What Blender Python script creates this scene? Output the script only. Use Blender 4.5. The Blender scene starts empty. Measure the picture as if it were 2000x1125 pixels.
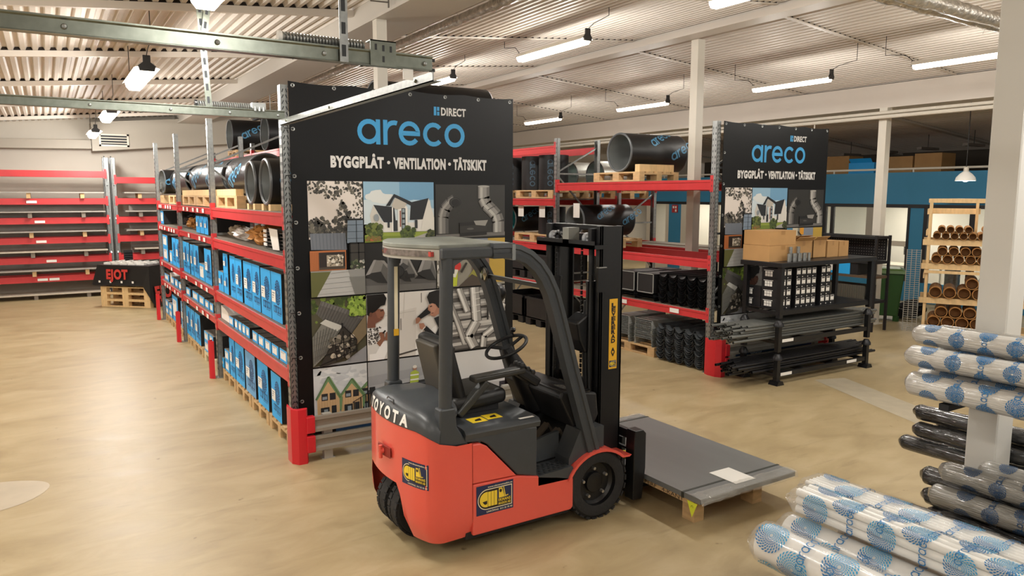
import bpy, bmesh, math, random
from mathutils import Matrix, Vector
random.seed(7)
D = bpy.data
SC = bpy.context.scene
COL = SC.collection
R = math.radians
PI = math.pi

# ------------------------------------------------------------------ camera
def make_camera():
    p, y, r = R(7.15), R(32.0), R(0.1)
    fw = Vector((math.sin(y)*math.cos(p), math.cos(y)*math.cos(p), -math.sin(p)))
    rt0 = Vector((math.cos(y), -math.sin(y), 0))
    up0 = rt0.cross(fw)
    rt = rt0*math.cos(r) + up0*math.sin(r)
    up = rt.cross(fw)
    m = Matrix(((rt.x, up.x, -fw.x, 0), (rt.y, up.y, -fw.y, 0), (rt.z, up.z, -fw.z, 2.4), (0, 0, 0, 1)))
    cd = D.cameras.new('camera')
    cd.sensor_width = 36.0
    cd.lens = 36.0*1452/2000
    cd.clip_start = 0.05
    co = D.objects.new('camera', cd)
    COL.objects.link(co)
    co.matrix_world = m
    SC.camera = co
make_camera()

# ------------------------------------------------------------------ world, exposure
SC.view_settings.view_transform = 'Standard'
SC.view_settings.look = 'None'
SC.view_settings.gamma = 1.0
SC.view_settings.use_curve_mapping = False
SC.view_settings.exposure = 0.0
W = D.worlds.new('world')
SC.world = W
W.use_nodes = True
W.node_tree.nodes['Background'].inputs[0].default_value = (1.0, 0.98, 0.94, 1)
W.node_tree.nodes['Background'].inputs[1].default_value = 0.48
LAMP_POWER = 50.0
WARM = (1.0, 0.985, 0.94)

# ------------------------------------------------------------------ materials
def lin(h):
    h = h.lstrip('#')
    c = [int(h[i:i+2], 16)/255 for i in (0, 2, 4)]
    return tuple(x/12.92 if x <= .04045 else ((x+.055)/1.055)**2.4 for x in c)
_mats = {}
def mat(key, hexc, rough=.5, metal=0.0, var=0.0, vscale=6.0, bump=0.0, bscale=40.0, spec=.5, emit=0.0, alpha=1.0, coat=0.0, aniso=None):
    if key in _mats: return _mats[key]
    m = D.materials.new(key); m.use_nodes = True
    nt = m.node_tree; b = nt.nodes['Principled BSDF']
    c = lin(hexc)
    b.inputs['Base Color'].default_value = (*c, 1)
    b.inputs['Roughness'].default_value = rough
    b.inputs['Metallic'].default_value = metal
    b.inputs['Specular IOR Level'].default_value = spec
    b.inputs['Coat Weight'].default_value = coat
    if alpha < 1: b.inputs['Alpha'].default_value = alpha
    if emit:
        b.inputs['Emission Color'].default_value = (*c, 1); b.inputs['Emission Strength'].default_value = emit
    if var or bump:
        tc = nt.nodes.new('ShaderNodeTexCoord')
        src = tc.outputs['Object']
        if aniso:
            mp = nt.nodes.new('ShaderNodeMapping'); mp.inputs['Scale'].default_value = aniso
            nt.links.new(src, mp.inputs['Vector']); src = mp.outputs['Vector']
    if var:
        n = nt.nodes.new('ShaderNodeTexNoise'); n.inputs['Scale'].default_value = vscale; n.inputs['Detail'].default_value = 4
        nt.links.new(src, n.inputs['Vector'])
        cr = nt.nodes.new('ShaderNodeValToRGB')
        cr.color_ramp.elements[0].position = .3; cr.color_ramp.elements[1].position = .7
        cr.color_ramp.elements[0].color = (*[max(0, x*(1-var)) for x in c], 1)
        cr.color_ramp.elements[1].color = (*[min(1, x*(1+var)) for x in c], 1)
        nt.links.new(n.outputs['Fac'], cr.inputs['Fac']); nt.links.new(cr.outputs['Color'], b.inputs['Base Color'])
    if bump:
        n2 = nt.nodes.new('ShaderNodeTexNoise'); n2.inputs['Scale'].default_value = bscale; n2.inputs['Detail'].default_value = 3
        nt.links.new(src, n2.inputs['Vector'])
        bp = nt.nodes.new('ShaderNodeBump'); bp.inputs['Strength'].default_value = bump; bp.inputs['Distance'].default_value = .02
        nt.links.new(n2.outputs['Fac'], bp.inputs['Height']); nt.links.new(bp.outputs['Normal'], b.inputs['Normal'])
    _mats[key] = m
    return m

def floor_mat():
    m = D.materials.new('polished_concrete'); m.use_nodes = True
    nt = m.node_tree; b = nt.nodes['Principled BSDF']; N = nt.nodes.new; L = nt.links.new
    tc = N('ShaderNodeTexCoord')
    mp = N('ShaderNodeMapping'); mp.inputs['Scale'].default_value = (.7, 1.5, 1); L(tc.outputs['Object'], mp.inputs['Vector'])
    n1 = N('ShaderNodeTexNoise'); n1.inputs['Scale'].default_value = 2.2; n1.inputs['Detail'].default_value = 7; n1.inputs['Roughness'].default_value = .62
    n1.inputs['Distortion'].default_value = .6
    L(mp.outputs['Vector'], n1.inputs['Vector'])
    cr = N('ShaderNodeValToRGB'); e = cr.color_ramp.elements
    e[0].position = .18; e[0].color = (*lin('95815f'), 1)
    e[1].position = .82; e[1].color = (*lin('b9a785'), 1)
    x = e.new(.5); x.color = (*lin('a99671'), 1)
    L(n1.outputs['Fac'], cr.inputs['Fac'])
    # long wheel scuffs
    mp2 = N('ShaderNodeMapping'); mp2.inputs['Scale'].default_value = (.5, 3.2, 1); mp2.inputs['Rotation'].default_value = (0, 0, R(18)); L(tc.outputs['Object'], mp2.inputs['Vector'])
    n2 = N('ShaderNodeTexNoise'); n2.inputs['Scale'].default_value = 2.4; n2.inputs['Detail'].default_value = 6; n2.inputs['Roughness'].default_value = .7
    L(mp2.outputs['Vector'], n2.inputs['Vector'])
    c2 = N('ShaderNodeValToRGB'); c2.color_ramp.elements[0].position = .58; c2.color_ramp.elements[0].color = (1, 1, 1, 1)
    c2.color_ramp.elements[1].position = .78; c2.color_ramp.elements[1].color = (.66, .64, .63, 1)
    L(n2.outputs['Fac'], c2.inputs['Fac'])
    mx = N('ShaderNodeMix'); mx.data_type = 'RGBA'; mx.blend_type = 'MULTIPLY'; mx.inputs['Factor'].default_value = .8
    L(cr.outputs['Color'], mx.inputs['A']); L(c2.outputs['Color'], mx.inputs['B'])
    # dark specks
    n3 = N('ShaderNodeTexNoise'); n3.inputs['Scale'].default_value = 9; n3.inputs['Detail'].default_value = 2
    L(tc.outputs['Object'], n3.inputs['Vector'])
    c3 = N('ShaderNodeValToRGB'); c3.color_ramp.elements[0].position = .73; c3.color_ramp.elements[0].color = (1, 1, 1, 1)
    c3.color_ramp.elements[1].position = .79; c3.color_ramp.elements[1].color = (.45, .42, .38, 1)
    L(n3.outputs['Fac'], c3.inputs['Fac'])
    mx2 = N('ShaderNodeMix'); mx2.data_type = 'RGBA'; mx2.blend_type = 'MULTIPLY'; mx2.inputs['Factor'].default_value = .8
    L(mx.outputs['Result'], mx2.inputs['A']); L(c3.outputs['Color'], mx2.inputs['B'])
    L(mx2.outputs['Result'], b.inputs['Base Color'])
    r = N('ShaderNodeMapRange'); r.inputs['To Min'].default_value = .3; r.inputs['To Max'].default_value = .55
    L(n1.outputs['Fac'], r.inputs['Value']); L(r.outputs['Result'], b.inputs['Roughness'])
    b.inputs['Specular IOR Level'].default_value = .42
    bp = N('ShaderNodeBump'); bp.inputs['Strength'].default_value = .045; bp.inputs['Distance'].default_value = .02
    L(n2.outputs['Fac'], bp.inputs['Height']); L(bp.outputs['Normal'], b.inputs['Normal'])
    return m

M_RED = mat('rack_red', 'c8373a', .38, var=.06)
M_GALV = mat('galvanised', '9a9c9a', .38, .75, var=.16, vscale=30)
M_GALVD = mat('zinc_rail', '84897f', .3, .85, var=.12, vscale=25)
M_DARK = mat('dark_slot', '2e3134', .7)
M_WHITE = mat('paper_white', 'efece6', .6)
M_BLACK = mat('black_paint', '131315', .38)
M_BLACKM = mat('black_matt', '17171a', .65)
M_PLAS = mat('black_plastic', '1b1b1d', .5, bump=.03)
M_RUB = mat('tyre_rubber', '201f1f', .75, var=.2, vscale=20, bump=.15, bscale=60)
M_WOOD = mat('pallet_wood', 'c8a678', .7, var=.16, vscale=7, aniso=(1, 1, 4), bump=.1)
M_WOODL = mat('new_timber', 'e2c08c', .6, var=.1, vscale=6, aniso=(4, 4, 1))
M_CARD = mat('cardboard', 'b98f5c', .75, var=.05, vscale=5)
M_CREAM = mat('cream_paint', 'ddd6c8', .45, var=.02)
M_CEIL = mat('ceiling_sheet', 'd6ccc0', .55, var=.03, vscale=2)
M_PURL = mat('ceiling_steel', 'd8cec2', .5)
M_WALL = mat('wall_paint', 'd9d0c2', .7, var=.02, vscale=2)
M_BLUE = mat('carton_blue', '28adf6', .5, var=.05, vscale=3)
M_BLUEP = mat('carton_blue_pale', '6aa9dc', .5, var=.05, vscale=3)
M_NAVY = mat('print_navy', '14396e', .5)
M_NAVYD = mat('print_navy_dark', '143058', .5)
M_LOGOB = mat('print_blue', '3b9ad1', .5)
M_TUBEC = mat('tube_board', 'a8763f', .75, var=.08)

# ------------------------------------------------------------------ mesh helpers
def world_mat(o):
    m = o.matrix_basis.copy()
    while o.parent is not None:
        o = o.parent
        m = o.matrix_basis @ m
    return m

class MB:
    """collects faces (world coordinates) and links them as one mesh object"""
    def __init__(s): s.v = []; s.f = []; s.m = []; s.k = 0
    def mi(s, k): s.k = k; return s
    def add(s, vs, fs):
        b = len(s.v); s.v += [tuple(v) for v in vs]
        for f in fs: s.f.append([i+b for i in f]); s.m.append(s.k)
        return s
    def box(s, x0, y0, z0, x1, y1, z1, faces='xXyYzZ'):
        if x0 > x1: x0, x1 = x1, x0
        if y0 > y1: y0, y1 = y1, y0
        if z0 > z1: z0, z1 = z1, z0
        vs = [(x0, y0, z0), (x1, y0, z0), (x1, y1, z0), (x0, y1, z0), (x0, y0, z1), (x1, y0, z1), (x1, y1, z1), (x0, y1, z1)]
        return s.add(vs, [(0, 3, 2, 1), (4, 5, 6, 7), (0, 1, 5, 4), (1, 2, 6, 5), (2, 3, 7, 6), (3, 0, 4, 7)])
    def obox(s, c, ax, ay, az):
        c = Vector(c); ax = Vector(ax); ay = Vector(ay); az = Vector(az)
        vs = [c+sx*ax+sy*ay+sz*az for sz in (-1, 1) for sx, sy in ((-1, -1), (1, -1), (1, 1), (-1, 1))]
        return s.add(vs, [(0, 3, 2, 1), (4, 5, 6, 7), (0, 1, 5, 4), (1, 2, 6, 5), (2, 3, 7, 6), (3, 0, 4, 7)])
    def bar(s, a, b, w, h, up=(0, 0, 1)):
        a = Vector(a); b = Vector(b); d = b-a; L = d.length; d.normalize()
        u = Vector(up); sd = d.cross(u)
        if sd.length < 1e-4: sd = d.cross(Vector((0, 1, 0)))
        sd.normalize(); u = sd.cross(d)
        return s.obox((a+b)/2, d*L/2, sd*w/2, u*h/2)
    def prism(s, pts, a0, a1, plane='xz'):
        n = len(pts)
        def P(p, a):
            return {'xz': (p[0], a, p[1]), 'xy': (p[0], p[1], a), 'yz': (a, p[0], p[1])}[plane]
        vs = [P(p, a0) for p in pts]+[P(p, a1) for p in pts]
        ar = sum(pts[i][0]*pts[(i+1) % n][1]-pts[(i+1) % n][0]*pts[i][1] for i in range(n))
        fs = [list(range(n)), list(range(2*n-1, n-1, -1))]+[[i, n+i, n+(i+1) % n, (i+1) % n] for i in range(n)]
        flip = (ar > 0) != (a1 < a0)
        if plane == 'xz': flip = not flip
        if flip: fs = [list(reversed(f)) for f in fs]
        return s.add(vs, fs)
    def tube(s, pts, r, n=10, cap=True, closed=False):
        pts = [Vector(p) for p in pts]; m = len(pts)
        rs = r if isinstance(r, (list, tuple)) else [r]*m
        prev = None; b = len(s.v); vs = []
        for i, p in enumerate(pts):
            if closed: t = pts[(i+1) % m]-pts[i-1]
            else: t = pts[min(i+1, m-1)]-pts[max(i-1, 0)]
            t.normalize()
            if prev is None:
                u = t.orthogonal().normalized()
            else:
                u = prev-t*prev.dot(t)
                u = u.normalized() if u.length > 1e-6 else t.orthogonal().normalized()
            prev = u; w = t.cross(u)
            for k in range(n):
                a = 2*PI*k/n
                vs.append(p+(u*math.cos(a)+w*math.sin(a))*rs[i])
        fs = []
        for i in range(m if closed else m-1):
            j = (i+1) % m
            for k in range(n):
                fs.append((i*n+k, i*n+(k+1) % n, j*n+(k+1) % n, j*n+k))
        if cap and not closed:
            fs.append(list(reversed(range(n)))); fs.append(list(range((m-1)*n, m*n)))
        return s.add(vs, fs)
    def lathe(s, prof, c, axis='z', n=24, arc=2*PI, a0=0):
        """prof: (radius, height) pairs along the axis"""
        c = Vector(c); m = len(prof); full = arc > 2*PI-1e-4; nn = n if full else n+1
        vs = []
        for r, h in prof:
            for k in range(nn):
                a = a0+arc*k/n
                x, y = r*math.cos(a), r*math.sin(a)
                vs.append(c+Vector({'z': (x, y, h), 'y': (x, h, -y), 'x': (h, x, y)}[axis]))
        fs = []
        for i in range(m-1):
            for k in range(n):
                k2 = (k+1) % nn
                fs.append((i*nn+k, i*nn+k2, (i+1)*nn+k2, (i+1)*nn+k))
        return s.add(vs, fs)
    def build_each(s, name, mats, parent, n, **k):
        '''n equal pieces, each a mesh of its own'''
        nv, nf = len(s.v)//n, len(s.f)//n; out = []
        for i in range(n):
            q = MB(); q.v = s.v[i*nv:(i+1)*nv]; q.f = [[x-i*nv for x in f] for f in s.f[i*nf:(i+1)*nf]]; q.m = s.m[i*nf:(i+1)*nf]
            out.append(q.build(name, mats, parent, **k))
        return out
    def quad(s, *p): return s.add(p, [list(range(len(p)))])
    def sweep(s, prof, path, fr):
        """prof points (a,b) swept over path; fr(i)->(A,B) unit vectors"""
        n = len(prof); vs = []
        for i, p in enumerate(path):
            A, B = fr(i); p = Vector(p)
            for a, b in prof: vs.append(p+Vector(A)*a+Vector(B)*b)
        m = len(path); fs = []
        for i in range(m-1):
            for k in range(n): fs.append((i*n+k, i*n+(k+1) % n, (i+1)*n+(k+1) % n, (i+1)*n+k))
        fs += [list(reversed(range(n))), list(range((m-1)*n, m*n))]
        return s.add(vs, fs)
    def build(s, name, mats, parent=None, smooth=False, bevel=0, origin=None, kind=None, seg=2, recalc=True):
        if not isinstance(mats, (list, tuple)): mats = [mats]
        if parent is not None: inv = world_mat(parent).inverted()
        else:
            if origin is None:
                xs = [v[0] for v in s.v]; ys = [v[1] for v in s.v]; zs = [v[2] for v in s.v]
                origin = ((min(xs)+max(xs))/2, (min(ys)+max(ys))/2, min(zs))
            inv = Matrix.Translation(Vector(origin)).inverted()
        me = D.meshes.new(name)
        me.from_pydata([inv @ Vector(v) for v in s.v], [], s.f)
        for m in mats: me.materials.append(m)
        for p, k in zip(me.polygons, s.m): p.material_index = k
        if recalc:
            bm = bmesh.new(); bm.from_mesh(me)
            bmesh.ops.recalc_face_normals(bm, faces=bm.faces[:])
            bm.to_mesh(me); bm.free()
        if smooth:
            for p in me.polygons: p.use_smooth = True
            me.set_sharp_from_angle(angle=R(38 if smooth is True else smooth))
        me.update()
        o = D.objects.new(name, me); COL.objects.link(o)
        if parent is not None: o.parent = parent
        else: o.location = origin
        if bevel:
            bv = o.modifiers.new('edge', 'BEVEL'); bv.width = bevel; bv.segments = seg; bv.limit_method = 'ANGLE'; bv.angle_limit = R(40)
        if kind: o['kind'] = kind
        return o

def thing(name, label, cat, loc=(0, 0, 0), rz=0, group=None):
    o = D.objects.new(name, None); COL.objects.link(o); o.empty_display_size = .1
    o.location = loc; o.rotation_euler = (0, 0, rz)
    tag(o, label, cat, group)
    return o
def tag(o, label, cat, group=None):
    o['label'] = label; o['category'] = cat
    if group: o['group'] = group
    return o
def copy_tree(o, loc=None, label=None, group=None, rz=None):
    c = o.copy(); COL.objects.link(c)
    if loc is not None: c.location = loc
    if rz is not None: c.rotation_euler = (0, 0, rz)
    if label: c['label'] = label
    if group: c['group'] = group
    def rec(src, dst):
        for ch in src.children:
            k = ch.copy(); COL.objects.link(k); k.parent = dst
            rec(ch, k)
    rec(o, c)
    return c
ORD = ['first', 'second', 'third', 'fourth', 'fifth', 'sixth', 'seventh', 'eighth', 'ninth', 'tenth', 'eleventh', 'twelfth', 'thirteenth', 'fourteenth', 'fifteenth', 'sixteenth', 'seventeenth', 'eighteenth', 'nineteenth', 'twentieth', 'twenty-first', 'twenty-second', 'twenty-third', 'twenty-fourth']

# ------------------------------------------------------------------ lettering
def stroke_cells(text, t=.17, gap=.14, seg=22):
    """rounded lettering as small quads; x-height 1. returns (quads, width)"""
    out = []; x = 0.0
    def ring(cx, a0, a1, r=.5, lo=-9, hi=99):
        n = max(4, int(seg*abs(a1-a0)/360))
        for i in range(n):
            p, q = R(a0+(a1-a0)*i/n), R(a0+(a1-a0)*(i+1)/n)
            xs_ = [cx+g*math.cos(h) for g in (r-t, r) for h in (p, q)]
            if min(xs_) >= hi-.002 or max(xs_) <= lo+.002: continue
            out.append([(min(hi, max(lo, u)), v) for u, v in ((cx+(r-t)*math.cos(p), .5+(r-t)*math.sin(p)), (cx+r*math.cos(p), .5+r*math.sin(p)),
                        (cx+r*math.cos(q), .5+r*math.sin(q)), (cx+(r-t)*math.cos(q), .5+(r-t)*math.sin(q)))])
    def bar(x0, y0, x1, y1, n=6):
        for i in range(n):
            if abs(x1-x0) > abs(y1-y0):
                a, b = x0+(x1-x0)*i/n, x0+(x1-x0)*(i+1)/n
                out.append([(a, y0), (b, y0), (b, y1), (a, y1)])
            else:
                a, b = y0+(y1-y0)*i/n, y0+(y1-y0)*(i+1)/n
                out.append([(x0, a), (x1, a), (x1, b), (x0, b)])
    for ch in text:
        if ch == 'a': ring(x+.5, 0, 360, hi=x+1-t); bar(x+1-t, 0, x+1, 1); w = 1.0
        elif ch == 'o': ring(x+.5, 0, 360); w = 1.0
        elif ch == 'c': ring(x+.5, 42, 318); w = .9
        elif ch == 'e': ring(x+.5, 12, 322); bar(x+t*1.03, .5-t/2, x+.99, .5+t/2); w = 1.0
        elif ch == 'r': bar(x, 0, x+t, 1); ring(x+.5, 72, 175, lo=x+t); w = .56
        elif ch == 'l': bar(x, 0, x+t, 1.42); w = t
        elif ch == 'w':
            for k, (p, q) in enumerate(((0, .22), (.44, .22), (.44, .66), (.88, .66))):
                out.append([(x+p, 1), (x+p+t, 1), (x+q+t, 0), (x+q, 0)])
            w = .88+t
        else: w = .5
        x += w+gap
    return out, x-gap
def spiral_cells(arms=22, rings=6, r0=.14, swirl=1.0, g=.58, tri=1):
    """shell emblem of swirling dashes, radius 1 (radius grows round the shell)"""
    out = []
    for a in range(arms):
        for k in range(rings):
            ra, rb = r0+(1-r0)*(k/rings)**1.1, r0+(1-r0)*((k+.74)/rings)**1.1
            th0 = 2*PI*a/arms+swirl*ra; th1 = 2*PI*a/arms+swirl*rb
            w = 2*PI/arms*g
            q = []
            for r, th in ((ra, th0), (ra, th0+w), (rb, th1+w), (rb, th1)):
                s = 1.0
                q.append((r*math.cos(th)*s, r*math.sin(th)*s))
            out.append(q)
    return out
def put_cells(mb, cells, fn):
    for q in cells: mb.add([fn(u, v) for u, v in q], [list(range(len(q)))])
_tc = {}
def text_cells(s, bold=0.0):
    """triangulated outline letters, height about 1 for capitals; returns (verts2d, faces, width)"""
    key = (s, bold)
    if key in _tc: return _tc[key]
    cu = D.curves.new('lettering', 'FONT'); cu.body = s; cu.size = 1.0; cu.offset = bold; cu.fill_mode = 'FRONT'; cu.space_character = 1.0+bold*2.2; cu.resolution_u = 3
    o = D.objects.new('lettering', cu); COL.objects.link(o)
    dg = bpy.context.evaluated_depsgraph_get(); dg.update()
    me = o.evaluated_get(dg).to_mesh()
    vs = [(v.co.x, v.co.y) for v in me.vertices]; fs = [list(p.vertices) for p in me.polygons]
    o.evaluated_get(dg).to_mesh_clear()
    D.objects.remove(o); D.curves.remove(cu)
    x0 = min(v[0] for v in vs); x1 = max(v[0] for v in vs); y0 = 0.0; y1 = max(v[1] for v in text_h) if False else .73
    vs = [((x-x0), y/.73) for x, y in vs]
    _tc[key] = (vs, fs, x1-x0)
    return _tc[key]
def put_text(mb, s, fn, w, h, bold=0.0):
    """fits the words in w x h; fn(u,v) maps to space, u in 0..w, v in 0..h"""
    vs, fs, tw = text_cells(s, bold)
    mb.add([fn(x/tw*w, y*h) for x, y in vs], fs)
# ================================================================== SETTING
def struct(name, mb, m, parent=None, **k):
    return mb.build(name, m, parent, kind=None if parent else 'structure', **k)

# floor
b = MB(); b.quad((-9, -8, 0), (24, -8, 0), (24, 21.5, 0), (-9, 21.5, 0))
struct('floor', b, floor_mat(), origin=(0, 0, 0), recalc=False)
# ground-in patches of filler and the pale lane line
def patch(pts, z, m, name, label):
    b = MB(); b.add([(x, y, z) for x, y in pts], [list(range(len(pts)))])
    o = b.build(name, m); o['kind'] = 'structure'; return o
M_PATCH = mat('floor_filler', 'b7aa94', .4, var=.1, vscale=3)
pp = [(-.62+.5*math.cos(a)*(1+.05*math.sin(3*a)), 7.0+.36*math.sin(a)) for a in [2*PI*k/40 for k in range(40)]]
patch(pp, .0015, M_PATCH, 'floor_patch', '')
patch([(8.40, 5.97), (8.84, 5.83), (8.33, 4.54), (7.67, 4.17)], .0012, mat('floor_line', 'aea38d', .45, var=.08), 'floor_marking', '')

# roof sheets: three slopes of trapezoid sheeting, ribs running with the hall
def roofz(x):
    return 4.43+.09*(x-3.3) if x < 8.34 else 4.43+.09*(8.34-3.3)-.09*(x-8.34)
def sheet(name, x0, x1, pitch, y0=-8, y1=21.4, dp=.046):
    b = MB(); xs = []
    x = x0
    while x < x1-1e-6:
        for dx, dz in ((0, 0), (.36, 0), (.5, dp), (.86, dp)):
            xs.append((x+dx*pitch, dz*pitch/.12))
        x += pitch
    xs.append((x1, 0))
    vs = []
    for y in (y0, y1): vs += [(x, y, roofz(x)+dz) for x, dz in xs]
    n = len(xs)
    b.add(vs, [(i, i+1, n+i+1, n+i) for i in range(n-1)])
    return struct(name, b, M_CEIL)
sheet('ceiling', -9, 3.3, .125, dp=.034)
sheet('ceiling', 3.3, 8.34, .12)
sheet('ceiling', 8.34, 24, .12)
b = MB(); b.quad((-9, -8, roofz(-9)+.3), (8.34, -8, roofz(8.34)+.3), (8.34, 21.5, roofz(8.34)+.3), (-9, 21.5, roofz(-9)+.3))
b.quad((8.34, -8, roofz(8.34)+.3), (24, -8, roofz(24)+.3), (24, 21.5, roofz(24)+.3), (8.34, 21.5, roofz(8.34)+.3))
struct('ceiling_deck', b, M_BLACKM)
# purlins
def purlin(x0, x1, y, h, w):
    b = MB()
    zA, zB = roofz(x0+1e-4), roofz(x1-1e-4)
    vs = []
    for x, z in ((x0, zA), (x1, zB)):
        vs += [(x, y-w/2, z-h), (x, y+w/2, z-h), (x, y+w/2, z-.004), (x, y-w/2, z-.004)]
    b.add(vs, [(3, 2, 1, 0), (4, 5, 6, 7), (0, 1, 5, 4), (1, 2, 6, 5), (2, 3, 7, 6), (3, 0, 4, 7)])
    o = struct('ceiling_purlin', b, M_PURL)
    # dark plugs added in the flutes, standing for shaded gaps over the purlin
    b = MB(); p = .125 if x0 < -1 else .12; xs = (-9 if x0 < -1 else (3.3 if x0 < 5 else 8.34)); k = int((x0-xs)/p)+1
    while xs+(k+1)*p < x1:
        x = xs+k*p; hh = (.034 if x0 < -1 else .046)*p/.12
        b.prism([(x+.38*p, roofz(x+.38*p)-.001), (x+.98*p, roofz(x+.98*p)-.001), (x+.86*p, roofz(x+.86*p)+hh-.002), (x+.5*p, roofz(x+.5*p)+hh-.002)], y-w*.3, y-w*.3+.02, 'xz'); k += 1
    if y > 5: b.build('flute_shade_plug', mat('flute_shade_dark', '20160f', .8), o)
    return o
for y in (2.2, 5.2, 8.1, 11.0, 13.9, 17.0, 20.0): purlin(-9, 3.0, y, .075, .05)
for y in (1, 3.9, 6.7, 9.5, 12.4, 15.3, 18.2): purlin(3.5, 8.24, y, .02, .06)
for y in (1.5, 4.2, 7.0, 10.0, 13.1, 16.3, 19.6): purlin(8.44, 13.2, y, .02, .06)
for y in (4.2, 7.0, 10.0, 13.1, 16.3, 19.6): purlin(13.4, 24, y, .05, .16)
# girders along the hall
b = MB(); b.box(3.0, -8, 4.2, 3.5, 21.3, 4.40)
b.box(2.96, -8, 4.17, 3.54, 21.3, 4.205)
struct('ceiling_girder', b, mat('girder_grey', 'c9c2b8', .5))
b = MB(); b.box(8.22, -8, 4.76, 8.46, 21.3, 4.83); b.box(8.3, -8, 4.8, 8.38, 21.3, 4.9); b.box(8.2, -8, 4.74, 8.48, 21.3, 4.765)
struct('ceiling_girder', b, M_PURL)
b = MB(); b.box(13.08, -8, 3.98, 13.5, 21.3, 4.0); b.box(13.2, -8, 4.0, 13.36, 21.3, 4.42)
struct('ceiling_girder', b, M_PURL)
# walls
b = MB(); b.quad((-9, 21.3, 0), (24, 21.3, 0), (24, 21.3, 4.7), (8.34, 21.3, 4.9), (-9, 21.3, 3.35)); struct('wall_back', b, M_WALL)
b = MB(); b.quad((-9, -8, 0), (-9, 21.3, 0), (-9, 21.3, 3.4), (-9, -8, 3.4)); struct('wall_left', b, M_WALL)
# boxed-in duct along the top of the back wall, with its grille
b = MB()
def slopebox(b, x0, x1, y0, y1, z0, z1, s):
    vs = []
    for x in (x0, x1):
        d = s*(x-x0)
        vs += [(x, y0, z0+d), (x, y1, z0+d), (x, y1, z1+d), (x, y0, z1+d)]
    b.add(vs, [(3, 2, 1, 0), (4, 5, 6, 7), (0, 1, 5, 4), (1, 2, 6, 5), (2, 3, 7, 6), (3, 0, 4, 7)])
slopebox(b, 1.05, 8.2, 20.62, 21.29, 3.42, 4.1, .09)
struct('trim_1', b, mat('duct_grey', 'b3ab9e', .6))
b = MB(); slopebox(b, -9, 1.04, 20.72, 21.29, 3.28, 3.48, .02); struct('trim_2', b, mat('duct_grey', 'b3ab9e', .6))
t = thing('wall_vent', 'white louvred air grille high on the boxed duct of the far wall', 'vent', (1.5, 20.6, 3.55))
b = MB()
for x0, z0, x1, z1 in ((1.2, 3.54, 1.84, 3.58), (1.2, 3.8, 1.84, 3.84), (1.2, 3.54, 1.24, 3.84), (1.8, 3.54, 1.84, 3.84)): b.box(x0, 20.585, z0, x1, 20.618, z1)
b.build('frame', M_CREAM, t)
b = MB()
for k in range(3): b.obox((1.52, 20.602, 3.62+k*.065), (.28, 0, 0), (0, .012, 0), (0, -.006, .012))
b.build('louvre', M_CREAM, t)
b = MB(); b.box(1.24, 20.612, 3.58, 1.8, 20.619, 3.8); b.build('backing', M_DARK, t)

# columns
def icol(name, x, y, w, d, z1):
    b = MB()
    b.box(x-w/2, y-d/2, 0, x+w/2, y+d/2, z1)
    b.box(x-w/2-.05, y-d/2-.04, 0, x+w/2+.05, y+d/2+.04, .02)
    return struct(name, b, M_CREAM)
icol('column', 3.03, 7.42, .11, .11, 4.18)
icol('column', 8.6, 8.42, .145, .145, 4.74)
icol('column', 13.12, 8.14, .15, .15, 3.98)
# ------------------------------------------------------------------ office front behind
XO = 16.6
def opane(y0, y1, z0, z1, m, name, dx=0.0, t=.06, kind='structure'):
    b = MB(); b.box(XO+dx, y0, z0, XO+dx+t, y1, z1); return struct(name, b, m)
M_OBLUE = mat('office_blue', '2f7fa6', .55)
M_ODARK = mat('office_frame_dark', '17181b', .5)
M_OCRM = mat('office_frame_cream', 'cfc7b6', .5)
opane(3, 21.2, 2.2, 2.92, M_OBLUE, 'wall_office_band')
opane(3, 21.2, 2.12, 2.2, M_ODARK, 'trim_3', -.02)
for y0, y1 in ((16.75, 17.28), (9.25, 9.56), (11.75, 13.6), (3, 6.6)): opane(y0, y1, 0, 2.12, M_OBLUE, 'wall_office')
opane(9.56, 11.75, 0, .45, M_OBLUE, 'wall_office'); opane(6.6, 9.25, 0, .45, M_OBLUE, 'wall_office')
for y0, y1, m in ((9.56, 9.62, M_ODARK), (11.49, 11.58, M_ODARK), (11.70, 11.78, M_ODARK), (10.44, 10.62, mat('office_mullion', '9b9488', .5)), (8.14, 8.27, M_ODARK), (9.16, 9.25, M_ODARK), (7.2, 7.28, M_ODARK)):
    opane(y0, y1, .45, 2.12, m, 'trim_4', -.01)
opane(9.62, 11.7, 1.24, 1.36, M_OCRM, 'trim_5', .0)
for y0, y1 in ((17.28, 17.42), (18.1, 18.3), (16.5, 16.75), (15.2, 15.35), (16.05, 16.15), (13.6, 13.75)): opane(y0, y1, 0, 2.12, M_OCRM, 'trim_6')
opane(13.75, 16.5, 0, .9, M_OCRM, 'trim_7'); opane(17.42, 18.1, 0, .5, M_OCRM, 'trim_7')
b = MB()
for y0, y1, z0 in ((9.62, 11.7, .45), (13.75, 16.5, .9), (6.6, 9.2, .45), (17.4, 18.2, .5)): b.box(XO+.03, y0, z0, XO+.036, y1, 2.12)
struct('window_1', b, mat('window_glass', 'dfe8e4', .03, alpha=.12))
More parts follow.
